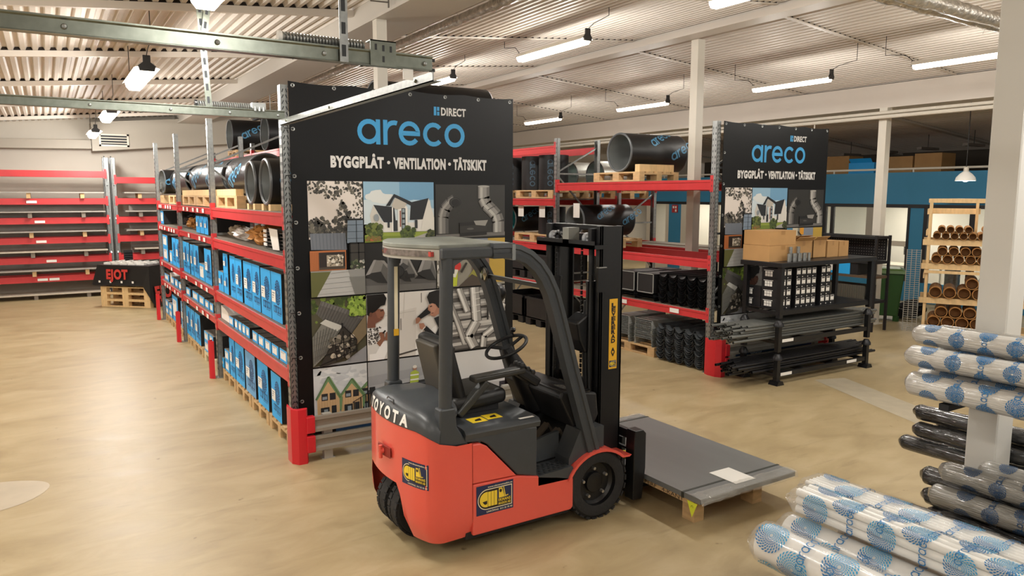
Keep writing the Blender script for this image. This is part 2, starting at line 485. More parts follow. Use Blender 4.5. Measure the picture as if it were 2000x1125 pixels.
# inner office room
b = MB(); b.quad((18.6, 3, 0), (18.6, 20, 0), (18.6, 20, 2.6), (18.6, 3, 2.6)); struct('wall_office_inner', b, mat('office_white', 'e9e5da', .7))
b = MB(); b.box(16.7, 3, 2.45, 22, 20, 2.6); struct('ceiling_office', b, mat('office_white', 'e9e5da', .7))
for y in (7.6, 10.4, 14.8, 17.6):
    t = thing('office_lamp', f'square ceiling panel light in the office room, {ORD[[7.6,10.4,14.8,17.6].index(y)]} along the glazed front', 'lamp', (17.5, y, 2.42), group='office ceiling panels')
    b = MB(); b.box(17.3, y-.3, 2.42, 17.7, y+.3, 2.449); b.build('panel', mat('panel_glow', 'fff3df', .5, emit=4), t)
    l = D.lights.new('panel_light', 'AREA'); l.shape = 'RECTANGLE'; l.size = .4; l.size_y = .6; l.energy = 42; l.color = (1, .93, .8)
    lo = D.objects.new('panel_light', l); COL.objects.link(lo); lo.parent = t; lo.location = (0, 0, -.012)
b = MB(); b.quad((22, 3, 2.6), (22, 21, 2.6), (22, 21, 4), (22, 3, 4)); struct('wall_mezzanine', b, mat('mezz_dark', '4a4137', .8))
b = MB(); b.quad((16.7, 3, 0), (16.7, 3, 4), (24, 3, 4), (24, 3, 0)); struct('wall_end', b, M_WALL)
# mezzanine railing
t = thing('mezzanine_railing', 'white pipe railing along the edge above the blue office wall', 'railing', (16.7, 12, 2.92))
b = MB(); b.tube([(16.68, 3.2, 3.0), (16.68, 21, 3.0)], .025, 8); b.build('rail', M_CREAM, t, smooth=True)
for k in range(9):
    b = MB(); b.tube([(16.68, 3.6+k*2, 2.92), (16.68, 3.6+k*2, 2.985)], .02, 8); b.build('post', M_CREAM, t, smooth=True)
# red exit plate on the blue pier
t = thing('exit_sign', 'small red and white plate on the blue office pier', 'sign', (16.58, 17.0, 1.95))
b = MB(); b.box(16.57, 16.88, 1.86, 16.595, 17.12, 2.1); b.build('plate', mat('sign_red', 'a8262b', .5), t)
b = MB()
for y0, z0 in ((16.92, 1.99), (16.92, 1.89), (17.02, 1.99)): b.box(16.566, y0, z0, 16.571, y0+.06, z0+.07)
b.build('pictogram', M_WHITE, t)

# ------------------------------------------------------------------ lamps
M_DIFF = mat('lamp_diffuser', 'fff1dc', .5, emit=9.0)
M_LBLK = mat('lamp_bracket', '201d1b', .5)
M_LWHT = mat('lamp_body', 'd8d0c4', .5)
def lamp(x, y, z, label, group, L=1.5, w=.17, power=None, hood=True, cable=True):
    t = thing('ceiling_lamp', label, 'lamp', (x, y, z), group=group)
    b = MB(); h = w*.45
    pr = [(-w*.5, 0), (-w*.44, -h*.55), (-w*.28, -h), (w*.28, -h), (w*.44, -h*.55), (w*.5, 0)]
    b.prism([(x+p[0], z+p[1]) for p in pr], y-L/2, y+L/2, 'xz'); b.build('diffuser', M_DIFF, t, smooth=True)
    b = MB(); pr = [(-w*.62, -.012), (-w*.5, .006), (-w*.3, .05), (w*.3, .05), (w*.5, .006), (w*.62, -.012), (w*.5, .002), (-w*.5, .002)]
    b.prism([(x+p[0], z+p[1]) for p in pr], y-L/2-.02, y+L/2+.02, 'xz'); b.build('housing', M_LWHT, t)
    for s in (-1, 1):
        b = MB(); yy = y+s*(L/2+.03); f = 1 if s < 0 else .55
        b.prism([(x-w*.36*f, z-h*.45*f), (x+w*.36*f, z-h*.45*f), (x+w*.42*f, z+.01), (x+.036*f, z+.05*f), (x+.036*f, z+.12*f), (x-.036*f, z+.12*f), (x-.036*f, z+.05*f), (x-w*.42*f, z+.01)], yy-.012, yy+.012, 'xz')
        b.build('end_bracket', M_LBLK, t)
        b = MB(); b.tube([(x, yy, z+.11*f), (x, yy+s*.12, z+.16), (x, yy+s*.42, z+.2), (x, yy+s*.42, roofz(x)-.0)], .005, 5); b.build('hanger_wire', M_LBLK, t)
    l = D.lights.new('lamp_light', 'AREA'); l.shape = 'RECTANGLE'; l.size = w*.9; l.size_y = L; l.energy = (power or LAMP_POWER)*.55; l.color = WARM
    lo = D.objects.new('lamp_light', l); COL.objects.link(lo); lo.parent = t; lo.location = (0, 0, -h-.01)
    for s in (-1, 1):
        l2 = D.lights.new('lamp_glow', 'POINT'); l2.energy = (power or LAMP_POWER)*.62; l2.color = WARM; l2.shadow_soft_size = .07
        lo = D.objects.new('lamp_glow', l2); COL.objects.link(lo); lo.parent = t; lo.location = (0, s*L*.28, -h-.09)
    return t
for i, y in enumerate((.5, 4.85, 9.5, 14.3, 18.7)):
    lamp(1.0, y, 3.72, ['', 'big bright lamp above the near door track', 'bright lamp with dark bracket hanging between the two door tracks', 'bright lamp under the far door track, over the aisle', 'bright lamp hanging before the grille of the far wall'][i] or 'ceiling lamp over the aisle behind the viewer', 'bright lamps over the wide aisle', L=1.3, w=.2, power=LAMP_POWER*[.6, 1.05, 1.6, 1.8, 2.2][i])
for i, y in enumerate((-.5, 4.2, 8.9, 13.6)):
    lamp(-3.1, y, 3.5, f'bright lamp of the outer line over the aisle, {ORD[i]} from the viewer, outside the picture', 'outer line of aisle lamps', L=1.3, w=.2, power=LAMP_POWER*[1.2, 1.7, 1.9, 1.9][i])
for i, y in enumerate((-2.5, 1.2, 4.9, 8.6, 12.3, 16.0)):
    lamp(6.0, y, 4.38, ['lamp over the forklift aisle behind the viewer', 'lamp over the near end of the forklift aisle', 'lamp over the forklift aisle, just out of view', 'long tube lamp hanging before the ridge girder, largest of its line', 'tube lamp half hidden by the top of the large banner', 'tube lamp far down the pipe aisle behind the large banner'][i], 'tube lamps over the forklift aisle', L=1.55, w=.15, power=LAMP_POWER*[1.5, 1.5, 1.2, 1.05, 1, 1][i])
for i, y in enumerate((-2.0, 1.5, 5.4, 8.2, 11.8, 15.4)):
    lamp(10.5, y, 4.22, ['lamp at the roll rack behind the viewer', 'lamp over the near end of the roll rack', 'tube lamp half hidden by the thick white column', 'tube lamp hanging above the small banner', 'tube lamp between the slim column and the pipe rack top', 'small distant tube lamp beside the edge of the large banner'][i], 'tube lamps above the small banner', L=1.45, w=.14, power=LAMP_POWER*[1.1, 1.0, .75, .7, .7, .7][i])
# unlit lamps in the dark bay
for i, y in enumerate((8.2, 9.4, 10.6, 11.8, 13.0)):
    t = thing('unlit_lamp', f'dark unlit strip lamp under the dim roof, {ORD[i]} from the thick column', 'lamp', (18.6+.2*i, y, 3.62), group='unlit strip lamps of the dim bay')
    b = MB(); b.box(18.2+.2*i, y-.06, 3.58-.018*i, 19.0+.2*i, y+.06, 3.64-.018*i); b.build('housing', mat('lamp_off', '7d746a', .5), t)
    b = MB(); b.tube([(18.6+.2*i, y, 3.63-.018*i), (18.6+.2*i, y, roofz(18.6+.2*i)-.0)], .008, 5); b.build('hanger_wire', M_LBLK, t)
# dome pendant
t = thing('pendant_lamp', 'round white dome pendant lamp glowing before the blue office band', 'lamp', (13.9, 7.05, 2.6))
b = MB(); b.lathe([(.02, .17), (.05, .16), (.1, .12), (.15, .06), (.165, 0), (.155, 0), (.09, .1), (.02, .14)], (13.9, 7.05, 2.66), n=24); b.build('shade', mat('pendant_white', 'e6e2d8', .4, emit=.25), t, smooth=True)
b = MB(); b.lathe([(0, -.05), (.04, -.04), (.05, 0), (.03, .06), (0, .09)], (13.9, 7.05, 2.69), n=14); b.build('bulb', mat('bulb_glow', 'fff0d8', .5, emit=25), t, smooth=True)
b = MB(); b.tube([(13.9, 7.05, 2.82), (13.9, 7.05, roofz(13.9))], .008, 6); b.build('cord', M_LBLK, t)
b = MB(); b.lathe([(0, .25), (.04, .24), (.045, .16), (0, .155)], (13.9, 7.05, 2.66), n=14); b.build('canopy_cap', M_CREAM, t, smooth=True)
l = D.lights.new('pendant_light', 'POINT'); l.energy = 14; l.color = WARM; l.shadow_soft_size = .05
lo = D.objects.new('pendant_light', l); COL.objects.link(lo); lo.parent = t; lo.location = (0, 0, -.03)

# ------------------------------------------------------------------ foil wrapped pipes below the roof
M_FOIL = mat('foil_wrap', 'cfc8be', .34, .6, var=.3, vscale=18, bump=.8, bscale=22)
def foil_pipe(pts, r, name, label, cat, group):
    t = thing(name, label, cat, pts[0], group=group)
    b = MB(); P = []; rr = []
    A, B2 = Vector(pts[0]), Vector(pts[1]); n = int((B2-A).length/.09)
    rnd = random.Random(int(r*1e4)+int(A.x*10))
    for k in range(n+1):
        P.append(A.lerp(B2, k/n)+Vector((rnd.uniform(-.004, .004), rnd.uniform(-.004, .004), rnd.uniform(-.004, .004)))); rr.append(r*rnd.uniform(.88, 1.12))
    b.tube(P, rr, 10); b.build('wrapping', M_FOIL, t, smooth=60)
    b = MB(); d = (B2-A).normalized(); sd = d.orthogonal().normalized(); w = d.cross(sd)
    for k in range(0, n, 4):
        a = rnd.uniform(0, 6.28); o = sd*math.cos(a)+w*math.sin(a)
        b.tube([P[k]+o*r*.9, P[k]+o*(r+rnd.uniform(.02, .05))+d*rnd.uniform(-.03, .03)], .0018, 4)
    b.build('tie_wire', M_GALV, t)
    return t
foil_pipe([(3.68, -2, 4.3), (3.68, 14.5, 4.3)], .048, 'insulated_pipe', 'foil wrapped pipe next to the grey girder, above the large banner', 'pipe', 'foil wrapped ceiling pipes')
foil_pipe([(3.98, -2, 4.3), (3.98, 13.5, 4.3)], .055, 'insulated_pipe', 'thicker foil wrapped pipe running beside its twin, farther from the girder', 'pipe', 'foil wrapped ceiling pipes')
foil_pipe([(5.2, 4.1, 4.24), (12.9, 4.1, 4.14)], .075, 'insulated_pipe', 'fat foil duct crossing under the roof towards the thick column', 'pipe', 'foil wrapped ceiling pipes')
foil_pipe([(5.2, 4.38, 4.3), (12.9, 4.38, 4.2)], .06, 'insulated_pipe', 'thinner foil duct behind the fat one at the thick column', 'pipe', 'foil wrapped ceiling pipes')
for i, y in enumerate((7.0, 10.3)):
    t = thing('pipe_bracket', f'small dark steel peg on the grey girder, {["above the spring of the near track", "beside the tall rack post"][i]}', 'bracket', (2.95, y, 4.25), group='pegs on the girder')
    b = MB(); b.bar((2.958, y, 4.25), (2.78, y+.03, 4.25), .012, .012); b.bar((2.955, y, 4.2), (2.955, y, 4.3), .01, .02); b.build('peg', mat('steel_peg', '6b655e', .5), t)
# twin conduits
for i, (x, z) in enumerate(((12.95, 3.88), (12.88, 3.80))):
    b = MB(); b.tube([(x, 3.2, z), (x, 21.28, z)], .034 if i else .03, 8)
    tag(b.build('conduit_pipe', M_CREAM, smooth=True), ['upper white pipe of the two running past the slim columns', 'lower white pipe of the two running past the slim columns'][i], 'pipe', 'white pipes along the slim columns')
# ================================================================== DOOR TRACKS
def ctrack(b, x0, x1, y, z, s):
    # C profile, web facing the viewer
    b.box(x0, y-.004, z-.027, x1, y+.002, z+.02)
    b.box(x0, y, z-.03, x1, y+.05, z-.024)
    b.prism([(y-.004, z+.02), (y-.012, z+.026), (y-.012, z+.032), (y+.03, z+.032), (y+.03, z+.026), (y+.002, z+.02)], x0, x1, 'yz')
    b.box(x0, y+.044, z-.03, x1, y+.05, z+.0)
def bolts(b, xs, y, z, r=.014):
    for x in xs: b.lathe([(0, -.014), (r*.7, -.012), (r, -.004), (r, 0)], (x, y, z), 'y', 8)
def spring(b, x0, x1, y, z, r, turns):
    pts = []
    for k in range(turns*10+1):
        a = 2*PI*k/10
        pts.append((x0+(x1-x0)*k/(turns*10), y+r*math.cos(a), z+r*math.sin(a)))
    b.tube(pts, .006, 5)
def slotted(b, a, c, w=.05, t=.004, up=(0, 1, 0)):
    """perforated angle with dark slots"""
    a = Vector(a); c = Vector(c); d = (c-a); L = d.length; d.normalize()
    sd = Vector((1, 0, 0)); sd = (sd-d*sd.dot(d)).normalized(); nrm = d.cross(sd)
    b.mi(0).obox((a+c)/2, d*L/2, sd*w/2, nrm*t/2)
    b.obox((a+c)/2+sd*w/2+nrm*w*.4*(1 if nrm.y > 0 else -1), d*L/2, sd*t/2, nrm*w*.4)
    b.mi(1); n = int(L/.09)
    for k in range(n):
        p = a+d*(L*(k+.5)/n)
        b.obox(p, d*.024, sd*.009, nrm*(t/2+.0015))
    b.mi(0)
t = thing('door_track', 'zinc overhead door track crossing the upper corner, with hangers and a buffer spring', 'door track', (0, 3.2, 3.0))
b = MB(); ctrack(b, -3.2, 1.56, 3.2, 3.0, 1); b.build('rail', M_GALVD, t)
b = MB(); bolts(b, (-.9, .1, .62, 1.05, 1.52), 3.196, 2.996, .011); b.build_each('bolt', M_GALV, t, 5)
b = MB(); spring(b, .88, 1.24, 3.225, 3.052, .017, 26); b.build('spring', M_GALV, t, smooth=True)
b = MB(); b.lathe([(0, 0), (.024, 0), (.024, .014), (.016, .02), (0, .02)], (.865, 3.225, 3.052), 'x', 14); b.build('spring_cap', M_WHITE, t, smooth=True)
b = MB(); b.box(1.255, 3.182, 2.965, 1.375, 3.187, 3.075); b.box(1.255, 3.182, 3.07, 1.375, 3.24, 3.075); b.mi(1)
for x, z in ((1.28, 3.045), (1.315, 3.042), (1.35, 3.04), (1.315, 2.995)): b.box(x-.005, 3.1805, z-.013, x+.005, 3.183, z+.013)
b.build('bracket_plate', [M_GALVD, M_DARK], t)
b = MB(); slotted(b, (1.13, 3.172, 2.965), (1.13, 3.172, 4.18), .036); b.build('hanger', [M_GALV, M_DARK], t)
b = MB(); b.bar((1.56, 3.225, 3.02), (1.585, 3.225, 3.02), .014, .014); b.bar((1.56, 3.225, 2.975), (1.585, 3.225, 2.975), .014, .014); b.build('stop_pin', M_BLACK, t)
b = MB(); b.box(1.42, 3.21, 2.92, 1.47, 3.214, 2.968); b.build('tag', M_WHITE, t)
t = thing('door_track', 'second overhead door track with a spring, ending at the banner corner post', 'door track', (0, 5.85, 3.0))
b = MB(); ctrack(b, -3.2, 1.6, 5.85, 3.0, 1); b.build('rail', M_GALVD, t)
b = MB(); bolts(b, (-.6, .3, .8, 1.2, 1.55), 5.846, 2.996, .011); b.build_each('bolt', M_GALV, t, 5)
b = MB(); spring(b, .98, 1.36, 5.88, 3.052, .02, 24); b.build('spring', M_GALV, t, smooth=True)
b = MB(); b.lathe([(0, 0), (.027, 0), (.027, .014), (.02, .02), (0, .02)], (.965, 5.88, 3.052), 'x', 14); b.build('spring_cap', M_BLACK, t, smooth=True)
b = MB(); b.box(1.36, 5.84, 3.035, 1.46, 5.9, 3.08)
for x in (1.38, 1.41, 1.44): b.lathe([(0, 0), (.01, 0), (.01, .03), (0, .03)], (x, 5.832, 3.018), 'z', 8)
b.build('bracket_plate', M_GALV, t)
b = MB(); slotted(b, (1.06, 5.86, 3.035), (1.0, 5.86, 4.21), .042); b.build('hanger', [M_GALVD, M_DARK], t)
b = MB(); slotted(b, (1.03, 5.82, 3.45), (1.15, 5.82, 4.23), .042); b.build('brace', [M_GALVD, M_DARK], t)
t = thing('door_track_tie', 'bright steel angle joining the two door track ends across the banner top', 'steel bar', (1.6, 4.5, 2.93))
b = MB(); b.box(1.57, 3.215, 2.925, 1.576, 5.89, 2.968); b.box(1.57, 3.215, 2.925, 1.615, 5.89, 2.93); b.build('angle_bar', M_GALV, t)
b = MB()
for y in (3.4, 4.7, 5.7): b.lathe([(0, -.01), (.008, -.008), (.01, 0)], (1.57, y, 2.948), 'x', 8)
b.build_each('bolt', M_GALVD, t, 3)

# ================================================================== PALLET RACKS
def rack(name_label, x0, x1, ys, ztop, levels, loc, slots='left', deckm=True, labels=(), posts_top=None, side=-1):
    """x0: aisle face, x1: rear face; ys: upright positions; levels: per bay list of (z_bottom, z_top, deck, front, rear)"""
    t = thing('pallet_rack', name_label, 'pallet rack', loc)
    pw = .08; s = 1 if x1 > x0 else -1
    for i, y in enumerate(ys):
        b = MB(); zt = posts_top[i] if posts_top else ztop
        for x in (x0, x1-s*pw*.8):
            xa, xb = sorted((x, x+s*pw*.8))
            # folded post
            b.box(xa, y-.045, 0, xb, y-.041, zt); b.box(xa, y+.041, 0, xb, y+.045, zt)
            xf = xa if (s > 0) == (x == x0) else xb-.004
            b.box(xf, y-.045, 0, xf+.004, y+.045, zt)
            b.box(xa-.02, y-.07, 0, xb+.02, y+.07, .008)
        b.mi(1)
        if i == 0:
            n = int(zt/.05)
            for k in range(n):
                z = .15+k*.05
                if z > zt-.05: break
                for dx, sl in ((.02, .006), (.052, -.006)):
                    b.obox((min(x0, x0+s*.072)+dx, y-.0455, z), (.0045, 0, 0), (0, .0012, 0), (sl, 0, .015))
        n = int(zt/.075)
        for k in range(n):
            z = .12+k*.075
            if z > zt-.05: break
            for dy in (-.022, .022): b.obox((x0-.0005*s, y+dy, z), (.0012, 0, 0), (0, .0045, 0), (0, 0, .014))
        b.mi(0)
        b.build('upright', [M_GALV, M_DARK], t)
        b = MB(); xA, xB = x0+s*.05, x1-s*.05
        z = .15; k = 0
        while z < zt-.1:
            b.bar((xA, y, z), (xB, y, z), .028, .028)
            z2 = min(z+.85, zt-.12)
            if z2-z > .3: b.bar((xA if k % 2 else xB, y, z+.03), (xB if k % 2 else xA, y, z2-.02), .024, .024)
            z += .87; k += 1
        b.build('brace', M_GALV, t)
    for i in range(len(ys)-1):
        ya, yb = ys[i]+.047, ys[i+1]-.047
        for (z0, z1, deck, fr, re) in levels[i]:
            for on, x in ((fr, x0), (re, x1-s*.045)):
                if not on: continue
                xa, xb = sorted((x+s*.003, x+s*.045))
                b = MB(); h = z1-z0; xf = xa if (s > 0) == (x == x0) else xb
                d = (1 if xf == xa else -1)*.006
                pr = [(xf+d, z0), (xf+d, z0+h*.72), (xf, z0+h*.76), (xf, z1), (xf+(xb-xa)*(1 if xf == xa else -1), z1), (xf+(xb-xa)*(1 if xf == xa else -1), z0)]
                b.prism(pr, ya+.004, yb-.004, 'xz')
                for y in (ya, yb-.006): b.box(xf-(.003 if xf == xa else -.003), y, z0-.03, xf+(.05 if xf == xa else -.05), y+.006, z1+.06)
                # connector face on the upright
                for y, q in ((ya, -1), (yb, 1)): b.box(xf-.004, y if q < 0 else y-.0, z0-.03, xf, y+q*.05, z1+.06)
                b.build('beam', M_RED, t)
            if deck:
                b = MB(); xa, xb = sorted((x0+s*.02, x1-s*.02))
                n = int((yb-ya)/.05)
                if deck == 'mesh':
                    for k in range(n+1):
                        y = ya+.02+(yb-ya-.04)*k/n; b.box(xa, y-.004, z1+.001, xb, y+.004, z1+.009)
                        b.box(xa-.002, y-.004, z1-.02, xa+.004, y+.004, z1+.009)
                    for k in range(6):
                        x = xa+(xb-xa)*k/5; b.box(x-.004, ya+.01, z1-.005, x+.004, yb-.01, z1+.003)
                    b.build('mesh_deck', mat('deck_zinc', 'b5aea2', .45, .5), t)
                else:
                    b.box(xa+.03, ya+.01, z1-.02, xb-.03, yb-.01, z1+.004)
                    b.build('deck', mat('deck_board', '8d8578', .6), t)
    for (y, z, w, h) in labels:
        b = MB(); xa = x0-s*.004; b.box(min(xa, xa-s*.003), y-w/2, z-h/2, max(xa, xa-s*.003), y+w/2, z+h/2); b.build('price_label', M_WHITE, t)
    return t
LV1 = [(2.11, 2.23, None, 1, 1), (1.72, 1.84, 'mesh', 1, 1), (1.04, 1.16, 'mesh', 1, 1), (.67, .79, 'mesh', 1, 1)]
LV1b = [(2.14, 2.22, 'board', 1, 1), (1.75, 1.83, 'mesh', 1, 1), (1.07, 1.155, 'mesh', 1, 1), (.70, .785, 'mesh', 1, 1)]
LV1a = [(2.11, 2.23, 'board', 1, 1)]+LV1[1:]
rl = []
rn = random.Random(3)
for zc in (2.18, 1.79, 1.11, .74):
    for y0, y1, n in ((10.5, 12.6, 5), (13.3, 15.4, 7)):
        for k in range(n):
            if rn.random() < .85: rl.append((y0+(y1-y0)*(k+.5)/n+rn.uniform(-.05, .05), zc, .13, .055))
RACK1 = rack('long red and zinc pallet rack full of blue cartons, facing the wide aisle', 1.80, 2.86, (6.74, 10.2, 13.05, 15.6), 3.35, [LV1a, LV1b, LV1b], (2.3, 11, 0), labels=rl)
RACK1R = rack('pallet rack behind the blue carton rack, holding black pipes up high', 4.22, 3.18, (6.82, 10.3, 13.9, 17.5), 3.1,
     [[(3.0, 3.12, 'board', 1, 1), (1.4, 1.52, None, 1, 1)], [(3.0, 3.12, 'board', 1, 1), (1.4, 1.52, None, 1, 1)], [(3.0, 3.12, 'board', 1, 1)]], (3.7, 12, 0), posts_top=(3.2, 3.3, 3.3, 3.3))
A2 = [(2.47, 2.6, None, 1, 1), (1.42, 1.54, None, 1, 1), (.72, .83, 'mesh', 1, 1)]
B2 = [(3.12, 3.24, None, 1, 1), (2.21, 2.33, 'board', 1, 1), (1.42, 1.54, 'board', 1, 1), (.74, .85, 'mesh', 1, 1)]
RACK2 = rack('red and zinc rack of black gutters and pipes facing the forklift aisle', 7.48, 8.42, (6.98, 10.57, 14.2, 17.8), 3.36, [[(2.47, 2.6, 'board', 1, 1), (1.42, 1.54, None, 1, 1), (.72, .83, 'mesh', 1, 1)], B2, B2], (8, 12, 0),
     labels=((8.72, .775, .16, .06), (7.62, .775, .18, .06), (11.1, .79, .14, .06), (11.4, .79, .14, .06), (11.7, .79, .14, .06), (11.95, .79, .14, .06)))
RACK2R = rack('rear pallet rack standing back to back behind the gutter rack', 9.72, 8.8, (6.98, 10.5, 14.1), 3.35, [[(2.47, 2.6, None, 1, 1), (1.42, 1.54, 'board', 1, 1)], [(2.2, 2.32, None, 1, 1), (1.42, 1.54, None, 1, 1)]], (9.2, 10, 0), posts_top=(3.3, 2.55, 3.3))
# far wall racks (faces towards -y)
def wallrack(label, xs, y0, y1, levels, ztop, loc):
    t = thing('sheet_rack', label, 'pallet rack', loc)
    for i, x in enumerate(xs):
        for y in (y0, y1-.08):
            b = MB(); b.box(x-.05, y, 0, x-.044, y+.08, ztop); b.box(x+.044, y, 0, x+.05, y+.08, ztop); b.box(x-.05, y+.07, 0, x+.05, y+.074, ztop)
            b.box(x-.05, y, 0, x-.03, y+.004, ztop); b.box(x+.03, y, 0, x+.05, y+.004, ztop)
            b.mi(1)
            for k in range(int(ztop/.09)): b.box(x-.0505, y+.02, .1+k*.09, x-.0435, y+.032, .135+k*.09)
            b.build('upright', [M_GALV, M_DARK], t)
        b = MB()
        for k in range(4): b.bar((x, y0+.05, .2+k*.8), (x, y1-.05, .9+k*.8), .025, .025)
        b.build('brace', M_GALV, t)
    for i in range(len(xs)-1):
        for (z0, z1) in levels[i]:
            for y in (y0, y1-.045):
                b = MB(); b.box(xs[i]+.05, y, z0, xs[i+1]-.05, y+.045, z1)
                for q in (xs[i]+.05, xs[i+1]-.056): b.box(q, y-.004, z0-.03, q+.006, y+.05, z1+.05)
                b.box(xs[i]+.005, y-.006, z0-.03, xs[i]+.05, y-.001, z1+.05); b.box(xs[i+1]-.05, y-.006, z0-.03, xs[i+1]-.005, y-.001, z1+.05)
                b.build('beam', M_RED, t)
    return t
LW = [(2.79, 2.93), (2.16, 2.3), (1.72, 1.86), (1.27, 1.41), (.82, .96), (.39, .53)]
LW2 = [(2.66, 2.8), (2.16, 2.3), (1.72, 1.86), (1.27, 1.41), (.82, .96), (.39, .53)]
WR = wallrack('tall red rack of metal sheets against the far wall', (-6.4, -2.4, 1.28), 20.05, 20.62, [LW, LW], 3.25, (-.5, 20.3, 0))
WR2 = wallrack('red sheet rack on the far wall beside the corner of the carton rack', (1.42, 5.6), 20.05, 20.62, [LW2], 3.25, (3.5, 20.3, 0))
for k, (x, z) in enumerate(((-.25, 2.22), (-.12, 1.77), (-.12, 1.32), (.05, .87), (-.15, .45), (.08, .45))):
    b = MB(); b.box(x-.1, 20.036, z-.028, x+.1, 20.044, z+.028); b.build('price_label', M_WHITE, WR)
# metal sheets lying on bearers in the wall racks
M_SHT = mat('zinc_sheet', 'a39d95', .42, .1, var=.06)
M_SHTL = mat('pale_sheet', 'c9bfae', .4, .2, var=.05)
k = 0
ORDZ = ['lowest', 'second lowest', 'third lowest', 'third highest', 'second highest', 'highest']
for (x0, x1, tag_, xs_) in ((-2.3, 1.2, 'left part of the far sheet rack', (-1.6, -.3, .75)), (1.62, 5.4, 'far sheet rack beside the carton rack', (1.95, 3.5, 4.9))):
    for i, zb in enumerate((.0, .53, .96, 1.41, 1.86, 2.3)):
        zz = zb+(.12 if i else .1)
        t = thing('metal_sheet', f'wide metal sheet on timber bearers, {ORDZ[i]} in the {"tall far sheet rack" if x0 < 0 else "sheet rack beside the carton corner"}', 'metal sheet', ((x0+x1)/2, 20.3, zb), group='metal sheets in the wall racks')
        b = MB(); b.box(x0+(.15 if i == 2 else 0), 19.95, zz, x1, 20.6, zz+.028); b.build('sheet', [M_SHTL, M_SHT][i % 2 if i < 3 else 1], t)
        for x in xs_:
            b = MB(); b.box(x-.04, 19.98, zb+.001, x+.04, 20.6, zz); b.build('bearer', M_WOOD if i % 2 else mat('bearer_grey', '857b70', .7), t)
# upright metal sheets standing behind the beams (grey backs)
for i, (z0, z1) in enumerate(((1.86, 2.16), (1.41, 1.72), (.96, 1.27), (.53, .82))):
    for x0, x1, nm in ((-2.3, 1.2, 'tall far sheet rack'), (1.75, 5.4, 'rack beside the carton corner')):
        b = MB(); b.box(x0, 20.64, z0-.05, x1, 20.648, z1+.07)
        tag(b.build('backing_sheet', M_SHT), f'grey metal sheet at the wall, {ORDZ[4-i]} gap of the {nm}', 'metal sheet', 'grey sheets upright behind the wall racks')

# upright protectors
M_PROT = mat('protector_red', 'c8202c', .35)
def protector(x, y, label, s=-1, h=.5):
    t = thing('rack_protector', label, 'rack protector', (x, y, 0), group='red upright protectors')
    b = MB(); r = .075
    pts = [(x+r*math.cos(a), y+r*math.sin(a)*.9) for a in [R(100+160*k/8) for k in range(9)]]
    pts2 = [(x+(r-.014)*math.cos(a), y+(r-.014)*math.sin(a)*.9) for a in [R(260-160*k/8) for k in range(9)]]
    b.prism(pts+pts2, 0.001, h, 'xy'); b.build('shield', M_PROT, t, smooth=True)
    return t
protector(1.765, 10.2, 'red post guard between the first and second carton bays')
protector(1.765, 13.05, 'red post guard between the second and third carton bays')
protector(1.765, 15.6, 'red post guard at the far end of the carton rack')
def rail_end(xl, xr, y, tagname):
    t = thing('rack_end_barrier', f'grey steel guard rails with red end blocks below the {tagname} banner', 'barrier', ((xl+xr)/2, y, 0))
    for z in (.28, .10):
        b = MB(); h = .14
        b.prism([(y, z), (y-.04, z), (y-.04, z+.03), (y-.015, z+.045), (y-.015, z+h-.045), (y-.04, z+h-.03), (y-.04, z+h), (y, z+h)], xl+.13, xr-.13, 'yz')
        b.build('rail', mat('guard_grey', '9b968c', .4, .35), t)
        for x in (xl+.06, xr-.14):
            b = MB(); b.box(x, y-.055, z-.005, x+.08, y+.01, z+h+.01); b.build('end_block', M_PROT, t, bevel=.01)
    for x in (xl+.27, xr-.27):
        b = MB(); b.box(x-.04, y+.0005, .0, x+.04, y+.06, .42); b.box(x-.06, y-.0, 0, x+.06, y+.08, .006); b.build('post', mat('guard_post', 'a9a69e', .45), t)
    for x, sx in ((xl, 1), (xr, -1)):
        b = MB(); w = .085*sx
        b.prism([(x-.03*sx, y+.235), (x-.055*sx, y+.16), (x-.055*sx, y+.03), (x-.01*sx, y-.04), (x+w*.75, y-.04), (x+w, y), (x+w, y+.02), (x, y+.02), (x-.03*sx, y+.05), (x-.03*sx, y+.23)], 0, .5, 'xy')
        b.build('corner_guard', M_PROT, t, smooth=25)
    return t
rail_end(1.79, 4.25, 6.46, 'large')
rail_end(7.46, 9.76, 6.74, 'small')
